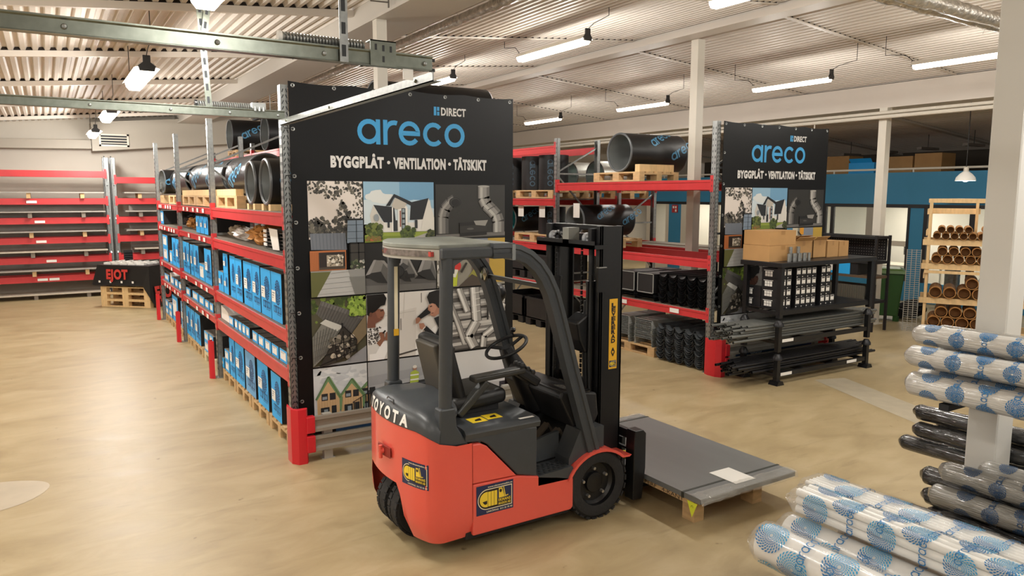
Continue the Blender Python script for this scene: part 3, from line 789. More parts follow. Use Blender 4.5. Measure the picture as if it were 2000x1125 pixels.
# ================================================================== BANNERS
def pm(h): return mat('print_'+h, h, .42)
class Art:
    """flat printed picture: polygons in 0..1 coordinates of a rectangle on the banner"""
    def __init__(s, x0, z0, x1, z1, y): s.r = (x0, z0, x1, z1); s.y = y; s.b = MB(); s.mats = []; s.n = 0
    def P(s, u, v): x0, z0, x1, z1 = s.r; return (x0+(x1-x0)*u, s.y-.0006*s.n, z0+(z1-z0)*v)
    def k(s, c):
        m = pm(c)
        if m not in s.mats: s.mats.append(m)
        s.b.mi(s.mats.index(m))
    def poly(s, c, *pts):
        s.k(c); s.n += 1
        pts = [(min(1, max(0, u)), min(1, max(0, v))) for u, v in pts]
        s.b.add([s.P(u, v) for u, v in pts], [list(range(len(pts)))])
        return s
    def rect(s, c, u0, v0, u1, v1): return s.poly(c, (u0, v0), (u1, v0), (u1, v1), (u0, v1))
    def rects(s, c, L):
        s.k(c); s.n += 1
        for u0, v0, u1, v1 in L: s.b.add([s.P(*p) for p in ((u0, v0), (u1, v0), (u1, v1), (u0, v1))], [[0, 1, 2, 3]])
    def blob(s, c, u, v, ru, rv, n=18, j=.0, seed=1):
        q = random.Random(seed); pts = []
        for k in range(n):
            a = 2*PI*k/n; f = 1+q.uniform(-j, j); pts.append((u+ru*f*math.cos(a), v+rv*f*math.sin(a)))
        return s.poly(c, *pts)
    def spray(s, cs, n, u0, v0, u1, v1, r, seed=2, asp=1.0, shape=None):
        q = random.Random(seed); s.n += 1
        for i in range(n):
            u, v = q.uniform(u0, u1), q.uniform(v0, v1)
            if shape and not shape(u, v): continue
            s.k(q.choice(cs)); rr = r*q.uniform(.5, 1.3); pts = []
            for k in range(6):
                a = 2*PI*k/6+q.random()*.6; pts.append((min(1, max(0, u+rr*math.cos(a))), min(1, max(0, v+rr*asp*math.sin(a)))))
            x = s.P(0, 0)[1]-.00001*(i % 20)
            s.b.add([(s.P(a, b_)[0], x, s.P(a, b_)[2]) for a, b_ in pts], [list(range(6))])
        return s
    def stroke(s, c, pts, w, asp=1.0):
        s.k(c); s.n += 1
        for (a, b_), (e, f) in zip(pts, pts[1:]):
            dx, dy = e-a, (f-b_)/asp; L = math.hypot(dx, dy) or 1; nx, ny = -dy/L*w/2, dx/L*w/2*asp
            q = [(a+nx, b_+ny), (e+nx, f+ny), (e-nx, f-ny), (a-nx, b_-ny)]
            q = [(min(1, max(0, u)), min(1, max(0, v))) for u, v in q]
            s.b.add([s.P(*p) for p in q], [[0, 1, 2, 3]])
        return s
    def tube(s, cols, pts, w, asp=1.0):
        for k, (c, f, off) in enumerate(cols):
            s.stroke(c, [(u+off*w, v) for u, v in pts], w*f, asp)
        return s
    def done(s, parent, name): return s.b.build(name, s.mats, parent, recalc=False)

M_BAN = None
def banner_mat():
    m = mat('banner_vinyl', '0b0b0c', .4, spec=.28, bump=.12, bscale=2.2)
    return m
def pic_cabin(A):
    A.rect('d9cfc6', 0, .5, 1, 1)
    A.rect('cfc3b8', 0, .5, 1, .62)
    dk = ['3c3a35', '4a4740', '2d2b28', '59554b', '6b665a']
    A.spray(dk, 190, 0, .80, 1, 1, .028, 3, .5, lambda u, v: v > .9 or (v > .80+.1*abs(math.sin(5*u+1))) )
    A.spray(dk, 50, .82, .62, 1, .9, .022, 9, .5)
    A.spray(dk, 120, 0, .52, .4, .70, .035, 4, .5, lambda u, v: v < .70-.3*abs(u-.18)**1.0)
    A.spray(dk, 150, .45, .54, .82, .84, .032, 5, .5, lambda u, v: abs(u-.62) < .2*(.86-v)/.2)
    A.spray(dk, 70, .2, .5, 1, .6, .035, 6, .5)
    A.poly('6f747c', (.03, .41), (.68, .40), (.66, .55), (.02, .55))
    for k in range(10): A.stroke('5a5f67', [(.07+.063*k, .41), (.055+.064*k, .55)], .008, .48)
    A.rect('b0693d', 0, .225, .66, .40); A.rects('8f5230', [(.02+.03*k, .225, .028+.03*k, .39) for k in range(5)])
    A.rect('2c2522', .16, .235, .64, .385); A.rect('a89a86', .3, .26, .6, .36); A.rect('4b4136', .16, .235, .64, .255)
    A.spray(['7d7566', 'd9d2c2', '4e473d'], 50, .3, .27, .6, .36, .022, 12, .5)
    A.poly('788694', (.68, .46), (.99, .46), (.99, .675), (.70, .675))
    for k in range(3): A.stroke('39434c', [(.69, .5+.06*k), (1, .5+.06*k)], .008, .48)
    A.rect('1c1b1a', .68, .66, 1, .675); A.stroke('2b3036', [(.86, .46), (.86, .67)], .012, .48)
    A.rect('3d3a36', .72, .165, 1, .46); A.rects('141413', [(.72, .165, .745, .46), (.88, .165, .905, .46), (.72, .165, 1, .18), (.72, .45, 1, .465), (.72, .37, 1, .378)])
    A.spray(['5d6449', '8a8e86', '3a4530', 'b9b4a8'], 40, .75, .18, 1, .3, .03, 8, .5)
    A.rect('8d8c88', 0, 0, 1, .225)
    A.poly('5f6038', (0, 0), (.12, 0), (.36, .215), (0, .215))
    A.poly('aeadaa', (.1, 0), (.8, 0), (.68, .225), (.38, .225))
    for k in range(5): A.stroke('85847f', [(.12+.06*k, .02+.045*k), (.79-.02*k, .03+.045*k)], .006, .48)
    A.poly('75746f', (.8, 0), (1, 0), (1, .16), (.7, .16))
def pic_house(A):
    A.rect('8fb2c8', 0, .3, 1, 1); A.rect('6f9dbd', .5, .7, 1, 1); A.poly('c8d4d8', (0, .3), (1, .3), (1, .55), (.3, .75), (0, .7)); A.blob('d6d9d6', .2, .75, .17, .1, 18, .3, 2); A.blob('b9ced8', .7, .62, .22, .08, 16, .2, 3)
    A.poly('dcd8d0', (.1, .17), (.14, .5), (.13, .44), (.3, .32), (.72, .32), (.94, .7), (.99, .33), (.99, .15), (.2, .15))
    A.poly('c9c4ba', (.08, .44), (.13, .62), (.27, .3), (.24, .17), (.12, .2))
    A.poly('26282b', (.13, .62), (.42, .58), (.44, .33), (.27, .33))
    A.poly('202225', (.66, .66), (.92, .73), (.83, .37), (.64, .36))
    A.poly('d7d3c9', (.92, .73), (.83, .37), (.8, .15), (1, .15), (1, .4))
    A.poly('e4e0d8', (.47, .18), (.47, .6), (.6, .6), (.6, .18))
    A.poly('1f2124', (.3, .6), (.42, .8), (.75, .62), (.77, .58), (.7, .58), (.42, .74), (.36, .6))
    A.poly('b9b2a6', (.38, .6), (.43, .74), (.6, .64), (.56, .56), (.44, .54))
    A.rects('2b2f33', [(.52, .2, .575, .56), (.4, .18, .46, .36), (.32, .24, .35, .34), (.71, .22, .75, .36)])
    A.rects('8f9aa0', [(.53, .22+.09*k, .565, .28+.09*k) for k in range(4)])
    A.rects('f1eee8', [(.385, .13, .4, .58), (.59, .2, .605, .58)]); A.rects('8a4632', [(.495, .25, .51, .52)])
    A.blob('8b9296', .165, .41, .035, .06); A.rect('23262a', .1, .135, .97, .165)
    A.poly('8c9a3e', (0, 0), (1, .1), (1, .16), (.1, .16), (0, .12)); A.poly('a3a09a', (.6, .03), (.95, .16), (1, .16), (1, .02))
    A.poly('718230', (0, 0), (.6, .02), (.5, .1), (0, .1))
    A.spray(['4d5a2c', '3a451f', '6b7438'], 70, .03, .06, .24, .3, .03, 3, 1.2)
    A.spray(['42502a', '334021', '55632f'], 80, .5, .05, .71, .24, .03, 4, 1.2, lambda u, v: (u-.6)**2/.011+(v-.14)**2/.011 < 1)
    A.spray(['333a24', '4d5230'], 30, .87, .03, 1, .16, .03, 5, 1.2); A.spray(['a8623c', '7c6a3a'], 22, .01, .03, .22, .09, .02, 7, 1.2)
def pic_pipes(A):
    A.rect('2a2926', 0, 0, 1, 1); A.poly('6a6763', (0, 0), (1, .03), (1, .1), (0, .07))
    asp = 1.43
    A.tube([('4f4d4a', 1, 0), ('77746f', .62, -.1), ('98958e', .2, -.22)], [(.1, .09), (.1, .4), (.13, .55), (.2, .66), (.27, .72)], .15, asp)
    A.blob('1a1918', .27, .67, .085, .09); A.blob('3a3835', .27, .67, .07, .075); A.blob('141312', .275, .665, .062, .068)
    A.tube([('66635f', 1, 0), ('8c8984', .66, -.08), ('b0ada6', .22, -.2)], [(.68, .98), (.68, .74), (.72, .62), (.8, .52), (.87, .42), (.9, .3), (.9, .09)], .17, asp)
    A.blob('a09d96', .68, .97, .085, .02); A.stroke('55524f', [(.74, .52), (.84, .6)], .012, asp)
    A.tube([('1b1a19', 1, 0), ('2e2c2a', .5, 0)], [(.33, .16), (.72, .18)], .18, asp)
    A.poly('8d8a84', (.53, .32), (.74, .33), (.7, .22), (.56, .24)); A.blob('55534f', .48, .17, .05, .02)
def pic_profiles(A):
    A.rect('201f1e', 0, 0, 1, 1); A.poly('6a6865', (0, 0), (1, 0), (1, .18), (0, .22)); A.poly('575553', (0, .15), (1, .12), (1, .2), (0, .3))
    def prof(u, w, h, s):
        A.poly('7d7a76', (u, .35), (u+w*.28, h), (u+w*.62, h-.02), (u+w*.5, .42), (u+w*.2, .4))
        A.poly('5c5a57', (u+w*.62, h-.02), (u+w*1.05, .3), (u+w*.72, .18), (u+w*.5, .42))
        A.poly('969390', (u+w*.28, h), (u+w*.36, h), (u+w*.16, .38), (u+.01, .36)); A.poly('8b8884', (u+w*.5, h-.01), (u+w*.62, h-.02), (u+w*1.02, .31), (u+w*.95, .3))
        A.poly('2a2928', (u, .34), (u+w*.2, .4), (u+w*.5, .42), (u+w*.72, .18), (u+w*.4, .2))
    prof(.0, .42, .66, 1); prof(.42, .3, .7, 1); prof(.72, .38, .72, 1)
    A.poly('3d3c3b', (.38, .42), (.52, .58), (.6, .5), (.46, .3)); A.blob('121212', .46, .4, .075, .12); A.blob('2b2a29', .47, .4, .055, .09); A.rect('282726', .56, .26, .68, .34)
def pic_worker(A):
    A.rect('8a8578', 0, 0, 1, 1); A.rect('7e8590', .45, .55, .8, 1); A.rect('b5953f', .74, .05, 1, 1); A.rect('4d82a0', 0, .75, .16, 1); A.rect('c8bfa8', .16, .78, .3, 1); A.rect('d9962e', .36, .8, .47, 1)
    A.rect('6d5a52', .5, .3, .76, .68); A.poly('8e8a3c', (.45, .2), (.55, .4), (.74, .38), (.76, .05), (.5, .02)); A.poly('4a3f36', (.3, 0), (.5, .25), (.78, .02), (.75, 0))
    A.poly('b9c23a', (.02, .62), (.25, .68), (.3, .4), (.28, .02), (.08, .02), (.1, .3)); A.poly('c4cc48', (.05, .5), (.2, .6), (.22, .3), (.1, .1))
    A.poly('c9c5bd', (0, .62), (.1, .68), (.12, .52), (.02, .5)); A.stroke('3a3a3a', [(.06, .58), (.26, .5)], .13, 1.6); A.stroke('6e6d6a', [(.04, .62), (.12, .57)], .1, 1.6)
    A.blob('c2352f', .28, .44, .06, .11); A.poly('d8d5c8', (.2, .22), (.26, .2), (.3, .36), (.22, .38)); A.stroke('24221f', [(.3, .9), (.44, .72), (.5, .72)], .02, 1.6)
    A.spray(['b5b1a8', '6f6b62', 'd5d2ca'], 40, 0, .02, .12, .45, .04, 6, 1.6); A.stroke('2f2a25', [(.34, .3), (.42, .5)], .03, 1.6)
def pic_greenhouse(A):
    A.rect('4d4a37', 0, 0, 1, 1); A.poly('8f9094', (.0, 0), (1, 0), (1, .24), (.6, .04)); A.spray(['4a5a26', '6a7d34', '394620'], 90, 0, .62, 1, 1, .05, 3, .8)
    A.poly('5d5a56', (.18, .96), (.98, .7), (.66, .38), (.32, .58), (.08, .78)); A.poly('6d6a67', (.18, .96), (.98, .7), (.93, .64), (.16, .9))
    for k in range(15): A.stroke('45423f', [(.2+.052*k, .95-.0172*k), (.1+.04*k, .76-.026*k)], .008, .8)
    A.poly('7a6b52', (.98, .7), (1, .7), (1, .42), (.72, .2), (.66, .38)); A.spray(['7f9a3c', '95ad4a', '5d742b'], 60, .68, .72, 1, .98, .045, 5, .8)
    A.poly('77766f', (.0, .44), (.22, .68), (.54, .56), (.22, .16), (.02, .02), (0, .02)); A.poly('c0beb6', (.14, .64), (.24, .69), (.56, .57), (.46, .5))
    for k in range(9): A.stroke('4a4946', [(.04+.055*k, .5+.018*k-.03*max(0, k-4)), (.0+.03*k, .04+.02*k)], .009, .8)
    for k in range(4): A.stroke('5e5c57', [(.0, .14+.09*k), (.2+.06*k, .2+.1*k)], .007, .8)
    A.poly('33302b', (.56, .57), (.8, .36), (.78, .18), (.3, .02), (.1, .0), (.22, .16)); A.spray(['8c8478', 'b5aa98', '5f594e', '2a2723'], 60, .3, .1, .76, .42, .04, 8, .8)
    for q in ([(.56, .57), (.8, .36), (.8, .16)], [(.3, .3), (.8, .36)], [(.2, .16), (.8, .28)], [(.1, .02), (.78, .2)], [(.4, .4), (.42, .06)], [(.55, .5), (.56, .1)], [(.68, .46), (.68, .14)]): A.stroke('141312', q, .014, .8)
    A.rect('1a1918', .52, .54, .55, .62)
def pic_people(A):
    A.rect('e2ded8', 0, 0, 1, 1); A.poly('d6d1ca', (.3, .0), (.34, .7), (.62, .75), (.6, 0)); A.stroke('bdb8b0', [(.22, .66), (.6, .7)], .006, 1.2); A.stroke('c7c2ba', [(.45, .6), (.47, 1)], .006, 1.2)
    A.rects('8e8a85', [(.3, .86, .32, .98), (.41, .42, .425, .6), (.68, .82, .69, .97)]); A.poly('f0eeea', (.6, .2), (.88, .45), (.92, .2), (.8, .02), (.6, 0)); A.stroke('4a4540', [(.34, .03), (.62, .09)], .02, 1.2)
    # person at one side: patterned shirt, dark hair, arms folded on the drawing
    A.poly('d8d5d1', (0, .52), (.1, .54), (.17, .47), (.2, .32), (.12, .24), (.2, .14), (.26, .18), (.22, .02), (.1, 0), (0, .02)); A.spray(['3c3836', '6d6864', 'f2f0ee'], 130, 0, .25, .17, .5, .011, 4, 1.2)
    A.poly('f0eeec', (.02, .0), (.2, .0), (.25, .15), (.23, .28), (.18, .27), (.1, .1), (.02, .1)); A.poly('e8e5e2', (.14, .47), (.24, .5), (.27, .45), (.25, .39), (.14, .42))
    A.poly('8c5f4a', (.14, .42), (.2, .42), (.21, .3), (.15, .2), (.11, .26), (.16, .32)); A.blob('9c6b54', .25, .37, .035, .05, 12, .15, 3); A.poly('8c5f4a', (.2, .3), (.24, .42), (.28, .4), (.25, .28)); A.stroke('1d1b1a', [(.19, .4), (.22, .44)], .02, 1.2)
    A.poly('7a5040', (.0, .56), (.02, .75), (.12, .78), (.2, .77), (.215, .71), (.2, .65), (.17, .6), (.1, .56), (.1, .5), (.0, .5)); A.poly('8f604c', (.1, .74), (.19, .77), (.215, .71), (.19, .62), (.13, .64))
    A.poly('181513', (0, .7), (.03, .68), (.06, .72), (.1, .74), (.17, .82), (.22, .83), (.24, .93), (.21, 1), (0, 1)); A.blob('6b4638', .045, .7, .018, .035); A.stroke('2a1d18', [(.16, .745), (.195, .75)], .012, 1.2); A.stroke('57332a', [(.16, .645), (.19, .65)], .01, 1.2)
    # person opposite: black sweater, dark hair, hands together
    A.poly('1c1c1f', (.84, .56), (1, .62), (1, .02), (.94, 0), (.84, .18), (.7, .4), (.74, .45), (.86, .3), (.9, .4)); A.poly('1a1a1d', (.62, .6), (.78, .76), (.82, .66), (.66, .56))
    A.poly('b07d66', (.76, .7), (.77, .77), (.82, .8), (.9, .76), (.98, .76), (1, .7), (.96, .62), (.9, .62), (.85, .58), (.79, .61), (.8, .66)); A.poly('c08e76', (.77, .77), (.83, .8), (.88, .72), (.83, .62), (.79, .62), (.8, .67))
    A.poly('1a1817', (.78, .79), (.75, .9), (.78, .97), (.88, 1), (1, 1), (1, .73), (.96, .75), (.9, .71), (.86, .78), (.82, .8)); A.blob('a8755f', .965, .7, .022, .04)
    A.stroke('38241d', [(.785, .745), (.815, .755)], .012, 1.2); A.stroke('7d4b40', [(.805, .64), (.835, .645)], .01, 1.2)
    A.poly('a06f58', (.6, .58), (.64, .6), (.67, .56), (.63, .5), (.6, .5)); A.poly('b07d66', (.64, .5), (.7, .5), (.73, .43), (.69, .39), (.65, .42)); A.stroke('e9e6e0', [(.67, .37), (.72, .44)], .012, 1.2)
def pic_ducts(A):
    A.rect('57534f', 0, 0, 1, 1); asp = 1.05
    for v, c, w in ((.9, '8d8984', .12), (.72, 'a39f99', .1), (.56, '918d88', .13), (.4, 'b3afa8', .12), (.28, '7a7672', .1), (.1, '6c6864', .16)):
        A.tube([('3b3836', 1.12, 0), (c, 1, 0), ('c6c2bb', .3, 0)], [(0, v), (1, v+.04)], w, asp)
    A.tube([('3b3836', 1.15, 0), ('8f8b86', 1, 0), ('c9c5be', .4, -.15)], [(.0, .9), (.2, .4), (.3, .1)], .09, asp)
    for u0, u1, p in ((.48, .52, [(.46, 1), (.5, .45), (.36, .22), (.46, .02)]), (.8, .8, [(.82, 1), (.76, .5)]), (0, 0, [(.98, .7), (.86, .36), (.62, .2), (.6, .02)]), (0, 0, [(.2, 1), (.34, .62)])):
        A.tube([('3d3a37', 1.14, 0), ('98948e', 1, 0), ('d0ccc5', .45, -.15), ('e8e5df', .14, -.22)], p, .15 if u0 else .1, asp)
    for v in (.9, .8, .7, .6): A.stroke('e0ddd6', [(.41, v), (.55, v+.02)], .008, asp); A.stroke('6a6662', [(.72, v-.02), (.86, v)], .006, asp)
    A.rects('2c2a28', [(.0, .0, .12, .06), (.66, .46, .69, .98)])
def pic_gables(A):
    A.rect('cdd0d2', 0, 0, 1, 1); A.spray(['bcc0c4', 'd9dbdc', 'c4c8cb'], 40, 0, .6, 1, 1, .12, 3, .5)
    for u, w, h in ((.78, .5, .62), (.46, .5, .72), (.02, .5, .82)):
        A.poly('6f8f63', (u, .38), (u+w*.48, h), (u+w*.54, h), (u+w*1.0, .36), (u+w*.95, .1), (u+w*.9, .1))
        A.poly('c8a77c', (u+.03, .0), (u+.03, .36), (u+w*.48, h-.1), (u+w*.88, .34), (u+w*.88, 0)); A.rects('b3905f', [(u+.06+.05*k, .02, u+.066+.05*k, .38) for k in range(7)])
        A.rects('2a2c2e', [(u+w*.22, .34, u+w*.45, .48), (u+w*.52, .34, u+w*.74, .48), (u+w*.18, .0, u+w*.5, .2), (u+w*.58, .04, u+w*.76, .22)]); A.rects('8b969c', [(u+w*.25, .36, u+w*.42, .42), (u+w*.3, .03, u+w*.44, .16)])
        A.stroke('54724b', [(u, .38), (u+w*.48, h), (u+w*.92, .36)], .018, .55)
    A.stroke('1f2122', [(.7, .22), (1, .38)], .02, .55); A.rects('25282a', [(.72, 0, .74, .24), (.85, 0, .87, .3), (.95, 0, .97, .34)]); A.rect('7c7d7a', 0, 0, 1, .035)
def pic_roof(A):
    A.rect('a9abad', 0, 0, 1, 1); A.poly('9b9da0', (0, .5), (1, .62), (1, .8), (0, .7)); A.poly('2f3033', (0, 0), (1, 0), (1, .52), (0, .42)); A.stroke('515357', [(0, .38), (1, .44)], .016, 1.75)
    for q in ([(.1, 0), (.3, .4)], [(.4, 0), (.5, .42)], [(.1, .2), (.8, .28)]): A.stroke('1d1e20', q, .006, 1.75)
    A.poly('a9ba4a', (.52, .45), (.53, .68), (.59, .72), (.64, .66), (.63, .44)); A.rects('e0e2dc', [(.525, .6, .635, .63), (.525, .5, .635, .53)]); A.poly('1d1e20', (.52, .45), (.63, .45), (.64, .24), (.59, .22), (.57, .38), (.55, .22), (.52, .24)); A.blob('a87a62', .585, .76, .025, .045); A.blob('ddd9cf', .585, .79, .027, .035)
    A.poly('a9ba4a', (.8, .4), (.82, .64), (.9, .66), (.94, .56), (.92, .36)); A.rects('e0e2dc', [(.81, .54, .93, .57)]); A.poly('202124', (.8, .4), (.92, .4), (.95, .2), (.8, .22)); A.stroke('dedcd6', [(.33, .33), (.36, .37)], .015, 1.75)
def pic_plain(A):
    A.rect('d6d5d3', 0, 0, 1, 1); A.poly('c4c2bf', (0, 0), (1, 0), (1, .2), (0, .3)); A.stroke('4b4845', [(0, .62), (.06, .5)], .012, 1.6); A.poly('857c74', (0, 0), (.7, .0), (.7, .1), (0, .16)); A.rect('3a3c40', .9, 0, 1, .2)

def banner(x0, x1, y, z0, z1, dx, dz, label, small):
    t = thing('banner', label, 'banner', ((x0+x1)/2, y, z0))
    b = MB(); n = 24; m = 30
    # cloth with a thickness, gently bellied at the top edge
    vs = []; f = []
    for side in (0, 1):
        for i in range(n+1):
            for j in range(m+1):
                u, v = i/n, j/m
                z = z0+(z1-z0)*v
                sag = -.015*math.sin(PI*min(1, max(0, (u*4) % 1)))*(1 if v > .98 else 0)
                vs.append((x0+(x1-x0)*u, y+.004*side, z+sag))
    N = (n+1)*(m+1)
    for i in range(n):
        for j in range(m):
            a = i*(m+1)+j; f.append((a, a+m+1, a+m+2, a+1)); f.append((N+a, N+a+1, N+a+m+2, N+a+m+1))
    b.add(vs, f)
    b.build('cloth', banner_mat(), t)
    b = MB()
    for k in range(7):
        xx = x0+.04+(x1-x0-.08)*k/6; b.lathe([(.008, 0), (.016, -.002), (.018, -.001), (.018, .001)], (xx, y-.001, z1-.035), 'y', 12)
    for k in range(1, 8): b.lathe([(.008, 0), (.016, -.002), (.018, -.001), (.018, .001)], (x0+.03, y-.001, z0+(z1-z0)*k/8), 'y', 12)
    b.build('eyelet', M_GALV, t, smooth=True)
    b = MB()
    for k in range(1, 8):
        b = MB(); z = z0+(z1-z0)*k/8; b.tube([(x0+.03, y-.006, z), (x0-.01, y-.012, z+.005), (x0-.05, y-.006, z+.004)], .004, 5); b.build('cable_tie', M_BLACK, t)
    X = lambda x: x+dx
    yl = y-.0015
    def T(name, txt, xa, xb, za, zb, m, bold):
        bb = MB(); put_text(bb, txt, lambda u, v: (X(xa)+u, yl, za+dz+v), xb-xa, zb-za, bold); bb.build(name, m, t, recalc=False)
    lw = mat('banner_text', 'd6d3cf', .5)
    T('slogan', 'BYGGPLÅT', 2.22, 2.735, 2.65, 2.748, lw, .055); T('slogan', 'VENTILATION', 2.83, 3.385, 2.65, 2.748, lw, .055); T('slogan', 'TÄTSKIKT', 3.47, 3.85, 2.65, 2.748, lw, .055)
    bb = MB()
    for xx in (2.783, 3.428): bb.add([(X(xx)+.016*math.cos(2*PI*k/14), yl, 2.7+dz+.016*math.sin(2*PI*k/14)) for k in range(14)], [list(range(14))])
    bb.build('slogan_dot', lw, t, recalc=False)
    cells, w = stroke_cells('areco', .19, .13); s = (3.6-2.48)/w
    xo = 0
    for c in 'areco':
        lc, lw_ = stroke_cells(c, .19, .13); bb = MB(); put_cells(bb, lc, lambda u, v: (X(2.48)+(xo+u)*s, yl, 2.865+dz+v*s*1.02)); bb.build('logo_letter', M_LOGOB, t, recalc=False); xo += lw_+.13
    T('logo_lettering', 'DIRECT', 3.34, 3.615, 3.17, 3.245, lw, .035)
    bb = MB()
    for u0, v0, u1, v1 in ((0, 0, .026, .082), (.034, .045, .06, .082), (.034, 0, .06, .036)): bb.quad(*[(X(3.262)+u, yl, 3.165+dz+v) for u, v in ((u0, v0), (u1, v0), (u1, v1), (u0, v1))])
    bb.build('logo_mark', M_LOGOB, t, recalc=False)
    yp = y-.0012
    for nm, fn, r in (('photo_print', pic_cabin, (2.0, 1.47, 2.515, 2.52)), ('photo_print', pic_house, (2.525, 1.95, 3.25, 2.52)), ('photo_print', pic_pipes, (3.27, 1.965, 4.07, 2.5)), ('photo_print', pic_profiles, (2.525, 1.47, 3.265, 1.945)), ('photo_print', pic_worker, (3.275, 1.47, 4.07, 1.955)),
                      ('photo_print', pic_greenhouse, (2.0, .815, 2.52, 1.455)), ('photo_print', pic_people, (2.53, .815, 3.365, 1.455)), ('photo_print', pic_ducts, (3.375, .81, 4.07, 1.455)), ('photo_print', pic_gables, (2.0, .33, 2.52, .8)), ('photo_print', pic_roof, (2.53, .33, 3.365, .8)), ('photo_print', pic_plain, (3.375, .33, 4.07, .79))):
        A = Art(X(r[0]), r[1]+dz, X(r[2]), r[3]+dz, yp); fn(A); A.done(t, nm)
    # blue light streaks and web address along the foot of the print
    bb = MB(); bb.quad((X(2.2), yp, .12), (X(4.0), yp, .12), (X(4.0), yp, .27), (X(2.2), yp, .27)); bb.build('foot_band', mat('print_band', '1d3f63', .45), t, recalc=False)
    T('web_address', 'www', 2.62, 2.86, .17-dz, .235-dz, mat('print_web', '9fb2c4', .5), .03)
    return t
banner(1.86, 4.17, 6.66, .1, 3.38, 0, 0, 'large black banner with a blue logo and photo collage, behind the forklift', False)
banner(7.56, 9.74, 6.9, .1, 3.36, 5.63, -.02, 'farther black banner with blue logo behind the black stillage of pipes', True)
# ================================================================== FORKLIFT (heads along +x)
M_FRED = mat('truck_red', 'e65a4c', .28, coat=.4)
M_FGRY = mat('truck_grey', '3f4245', .38, var=.05, vscale=8)
M_FGRL = mat('roof_grey', '7b7d74', .5, var=.12, vscale=8)
M_YEL = mat('decal_yellow', 'f2b92c', .5)
M_YEL2 = mat('warning_yellow', 'e6c62a', .5)
M_SIL = mat('bright_steel', 'b9b7b2', .3, .8)
M_STK = mat('sticker_navy', '1f2a52', .45)
M_STC = mat('sticker_cream', 'efe3c2', .5)
M_STY = mat('sticker_yellow', 'f3d23c', .5)
M_STD = mat('sticker_dark', '241b1b', .5)
FY0, FY1, FC = 4.15, 5.19, 4.67
fk = thing('forklift', 'red and grey three-wheel electric forklift with black mast in front of the large banner', 'forklift', (2.7, FC, 0))
def plan(n=40):
    """rounded tail seen from above, from the near front round the back to the far front"""
    pts = [(2.285, FY0)]
    pts += [(2.17, FY0)]
    for k in range(1, 8):
        a = R(270-75*k/7); pts.append((2.09+.12*math.cos(a)-.02, FY0+.12+.12*math.sin(a)))
    # gentle bow across the tail
    y_a = pts[-1][1]; x_a = pts[-1][0]
    for k in range(1, 20):
        v = k/20; y = y_a+(2*FC-2*y_a)*v; pts.append((x_a-.075*math.sin(PI*v)**.8, y))
    half = pts[:9]
    pts += [(x, 2*FC-y) for x, y in reversed(half)]
    return pts
PL = plan()
def tailsurf(mb, zlow, zhigh, inset, rows):
    n = len(PL); m = rows; vs = []
    cx = 2.5
    for j in range(m+1):
        for (x, y) in PL:
            zl, zh = zlow(x, y), zhigh(x, y); v = j/m; z = zl+(zh-zl)*v; i = inset(z)
            d = Vector((x-2.45, (y-FC)*.55, 0)); d.normalize()
            vs.append((x-d.x*i, y-d.y*i*1.0, z))
    fs = [(j*n+i, j*n+i+1, (j+1)*n+i+1, (j+1)*n+i) for j in range(m) for i in range(n-1)]
    mb.add(vs, fs)
    return n, m, vs
def zarch(x, y):
    d = abs(y-(FC+.08))
    if x > 2.05: return .12
    if d < .27: return .47
    if d < .36: return .12+.35*(1-((d-.27)/.09))**.6
    return .12
def zred(x, y):
    return .775+.10*max(0, min(1, (2.1-x)/.16))
b = MB()
n, m, vs = tailsurf(b, zarch, zred, lambda z: .05*max(0, (.3-z)/.18)**2+.012*(z-.3)**2, 12)
b.build('tail_body', M_FRED, fk, smooth=30)
# recess with tow pin in the tail
b = MB(); b.obox((1.868, FC-.03, .66), (.006, .012, 0), (-.01, .085, 0), (0, 0, .035)); b.mi(1); b.tube([(1.84, FC-.03, .61), (1.84, FC-.03, .70)], .014, 10); b.tube([(1.84, FC-.03, .66), (1.86, FC-.03, .66)], .02, 8)
b.build('tow_pin', [mat('recess_red', '8e2a22', .5), M_FRED], fk)
# inner dark chassis
b = MB(); b.box(2.25, FY0+.03, .1, 3.1, FY1-.03, .42); b.box(2.12, FY0+.12, .45, 2.35, FY1-.12, .75); b.build('chassis', M_BLACKM, fk)
# red side panels
for s, y in ((1, FY0), (-1, FY1)):
    b = MB(); e = .05*s
    b.prism([(2.29, .13), (3.1, .13), (3.12, .15), (3.12, .365), (3.0, .40), (2.64, .478), (2.29, .487)], y, y+e); b.build('side_panel', M_FRED, fk, bevel=.008)
    b = MB(); b.prism([(2.29, .492), (2.635, .483), (2.4, .735), (2.35, .762), (2.29, .765)], y+.002*s, y+e); b.build('side_panel', M_FRED, fk, bevel=.008)
    b = MB(); b.prism([(2.36, .77), (2.41, .74), (2.65, .482), (2.81, .435), (2.81, .80), (2.25, .84), (2.24, .78)], y+.012*s, y+e); b.build('battery_panel', M_FGRY, fk, bevel=.01)
    # step well
    b = MB(); b.prism([(2.815, .37), (3.1, .365), (3.13, .42), (3.11, .455), (2.815, .44)], y+.0*s, y+.2*s); b.mi(1)
    for k in range(6):
        for q in range(4): b.lathe([(0, 0), (.012, 0), (.012, -.002)], (2.85+.042*k+.02*(q % 2), y+(.03+.04*q)*s, .4485+.0009*k*3.2), 'z', 8)
    b.build('step', [M_FGRY, M_DARK], fk)
    b = MB(); b.prism([(2.82, .45), (3.13, .47), (3.13, .66), (3.05, .65), (2.82, .6)], y+.2*s, y+.23*s); b.build('step_riser', M_FGRY, fk)
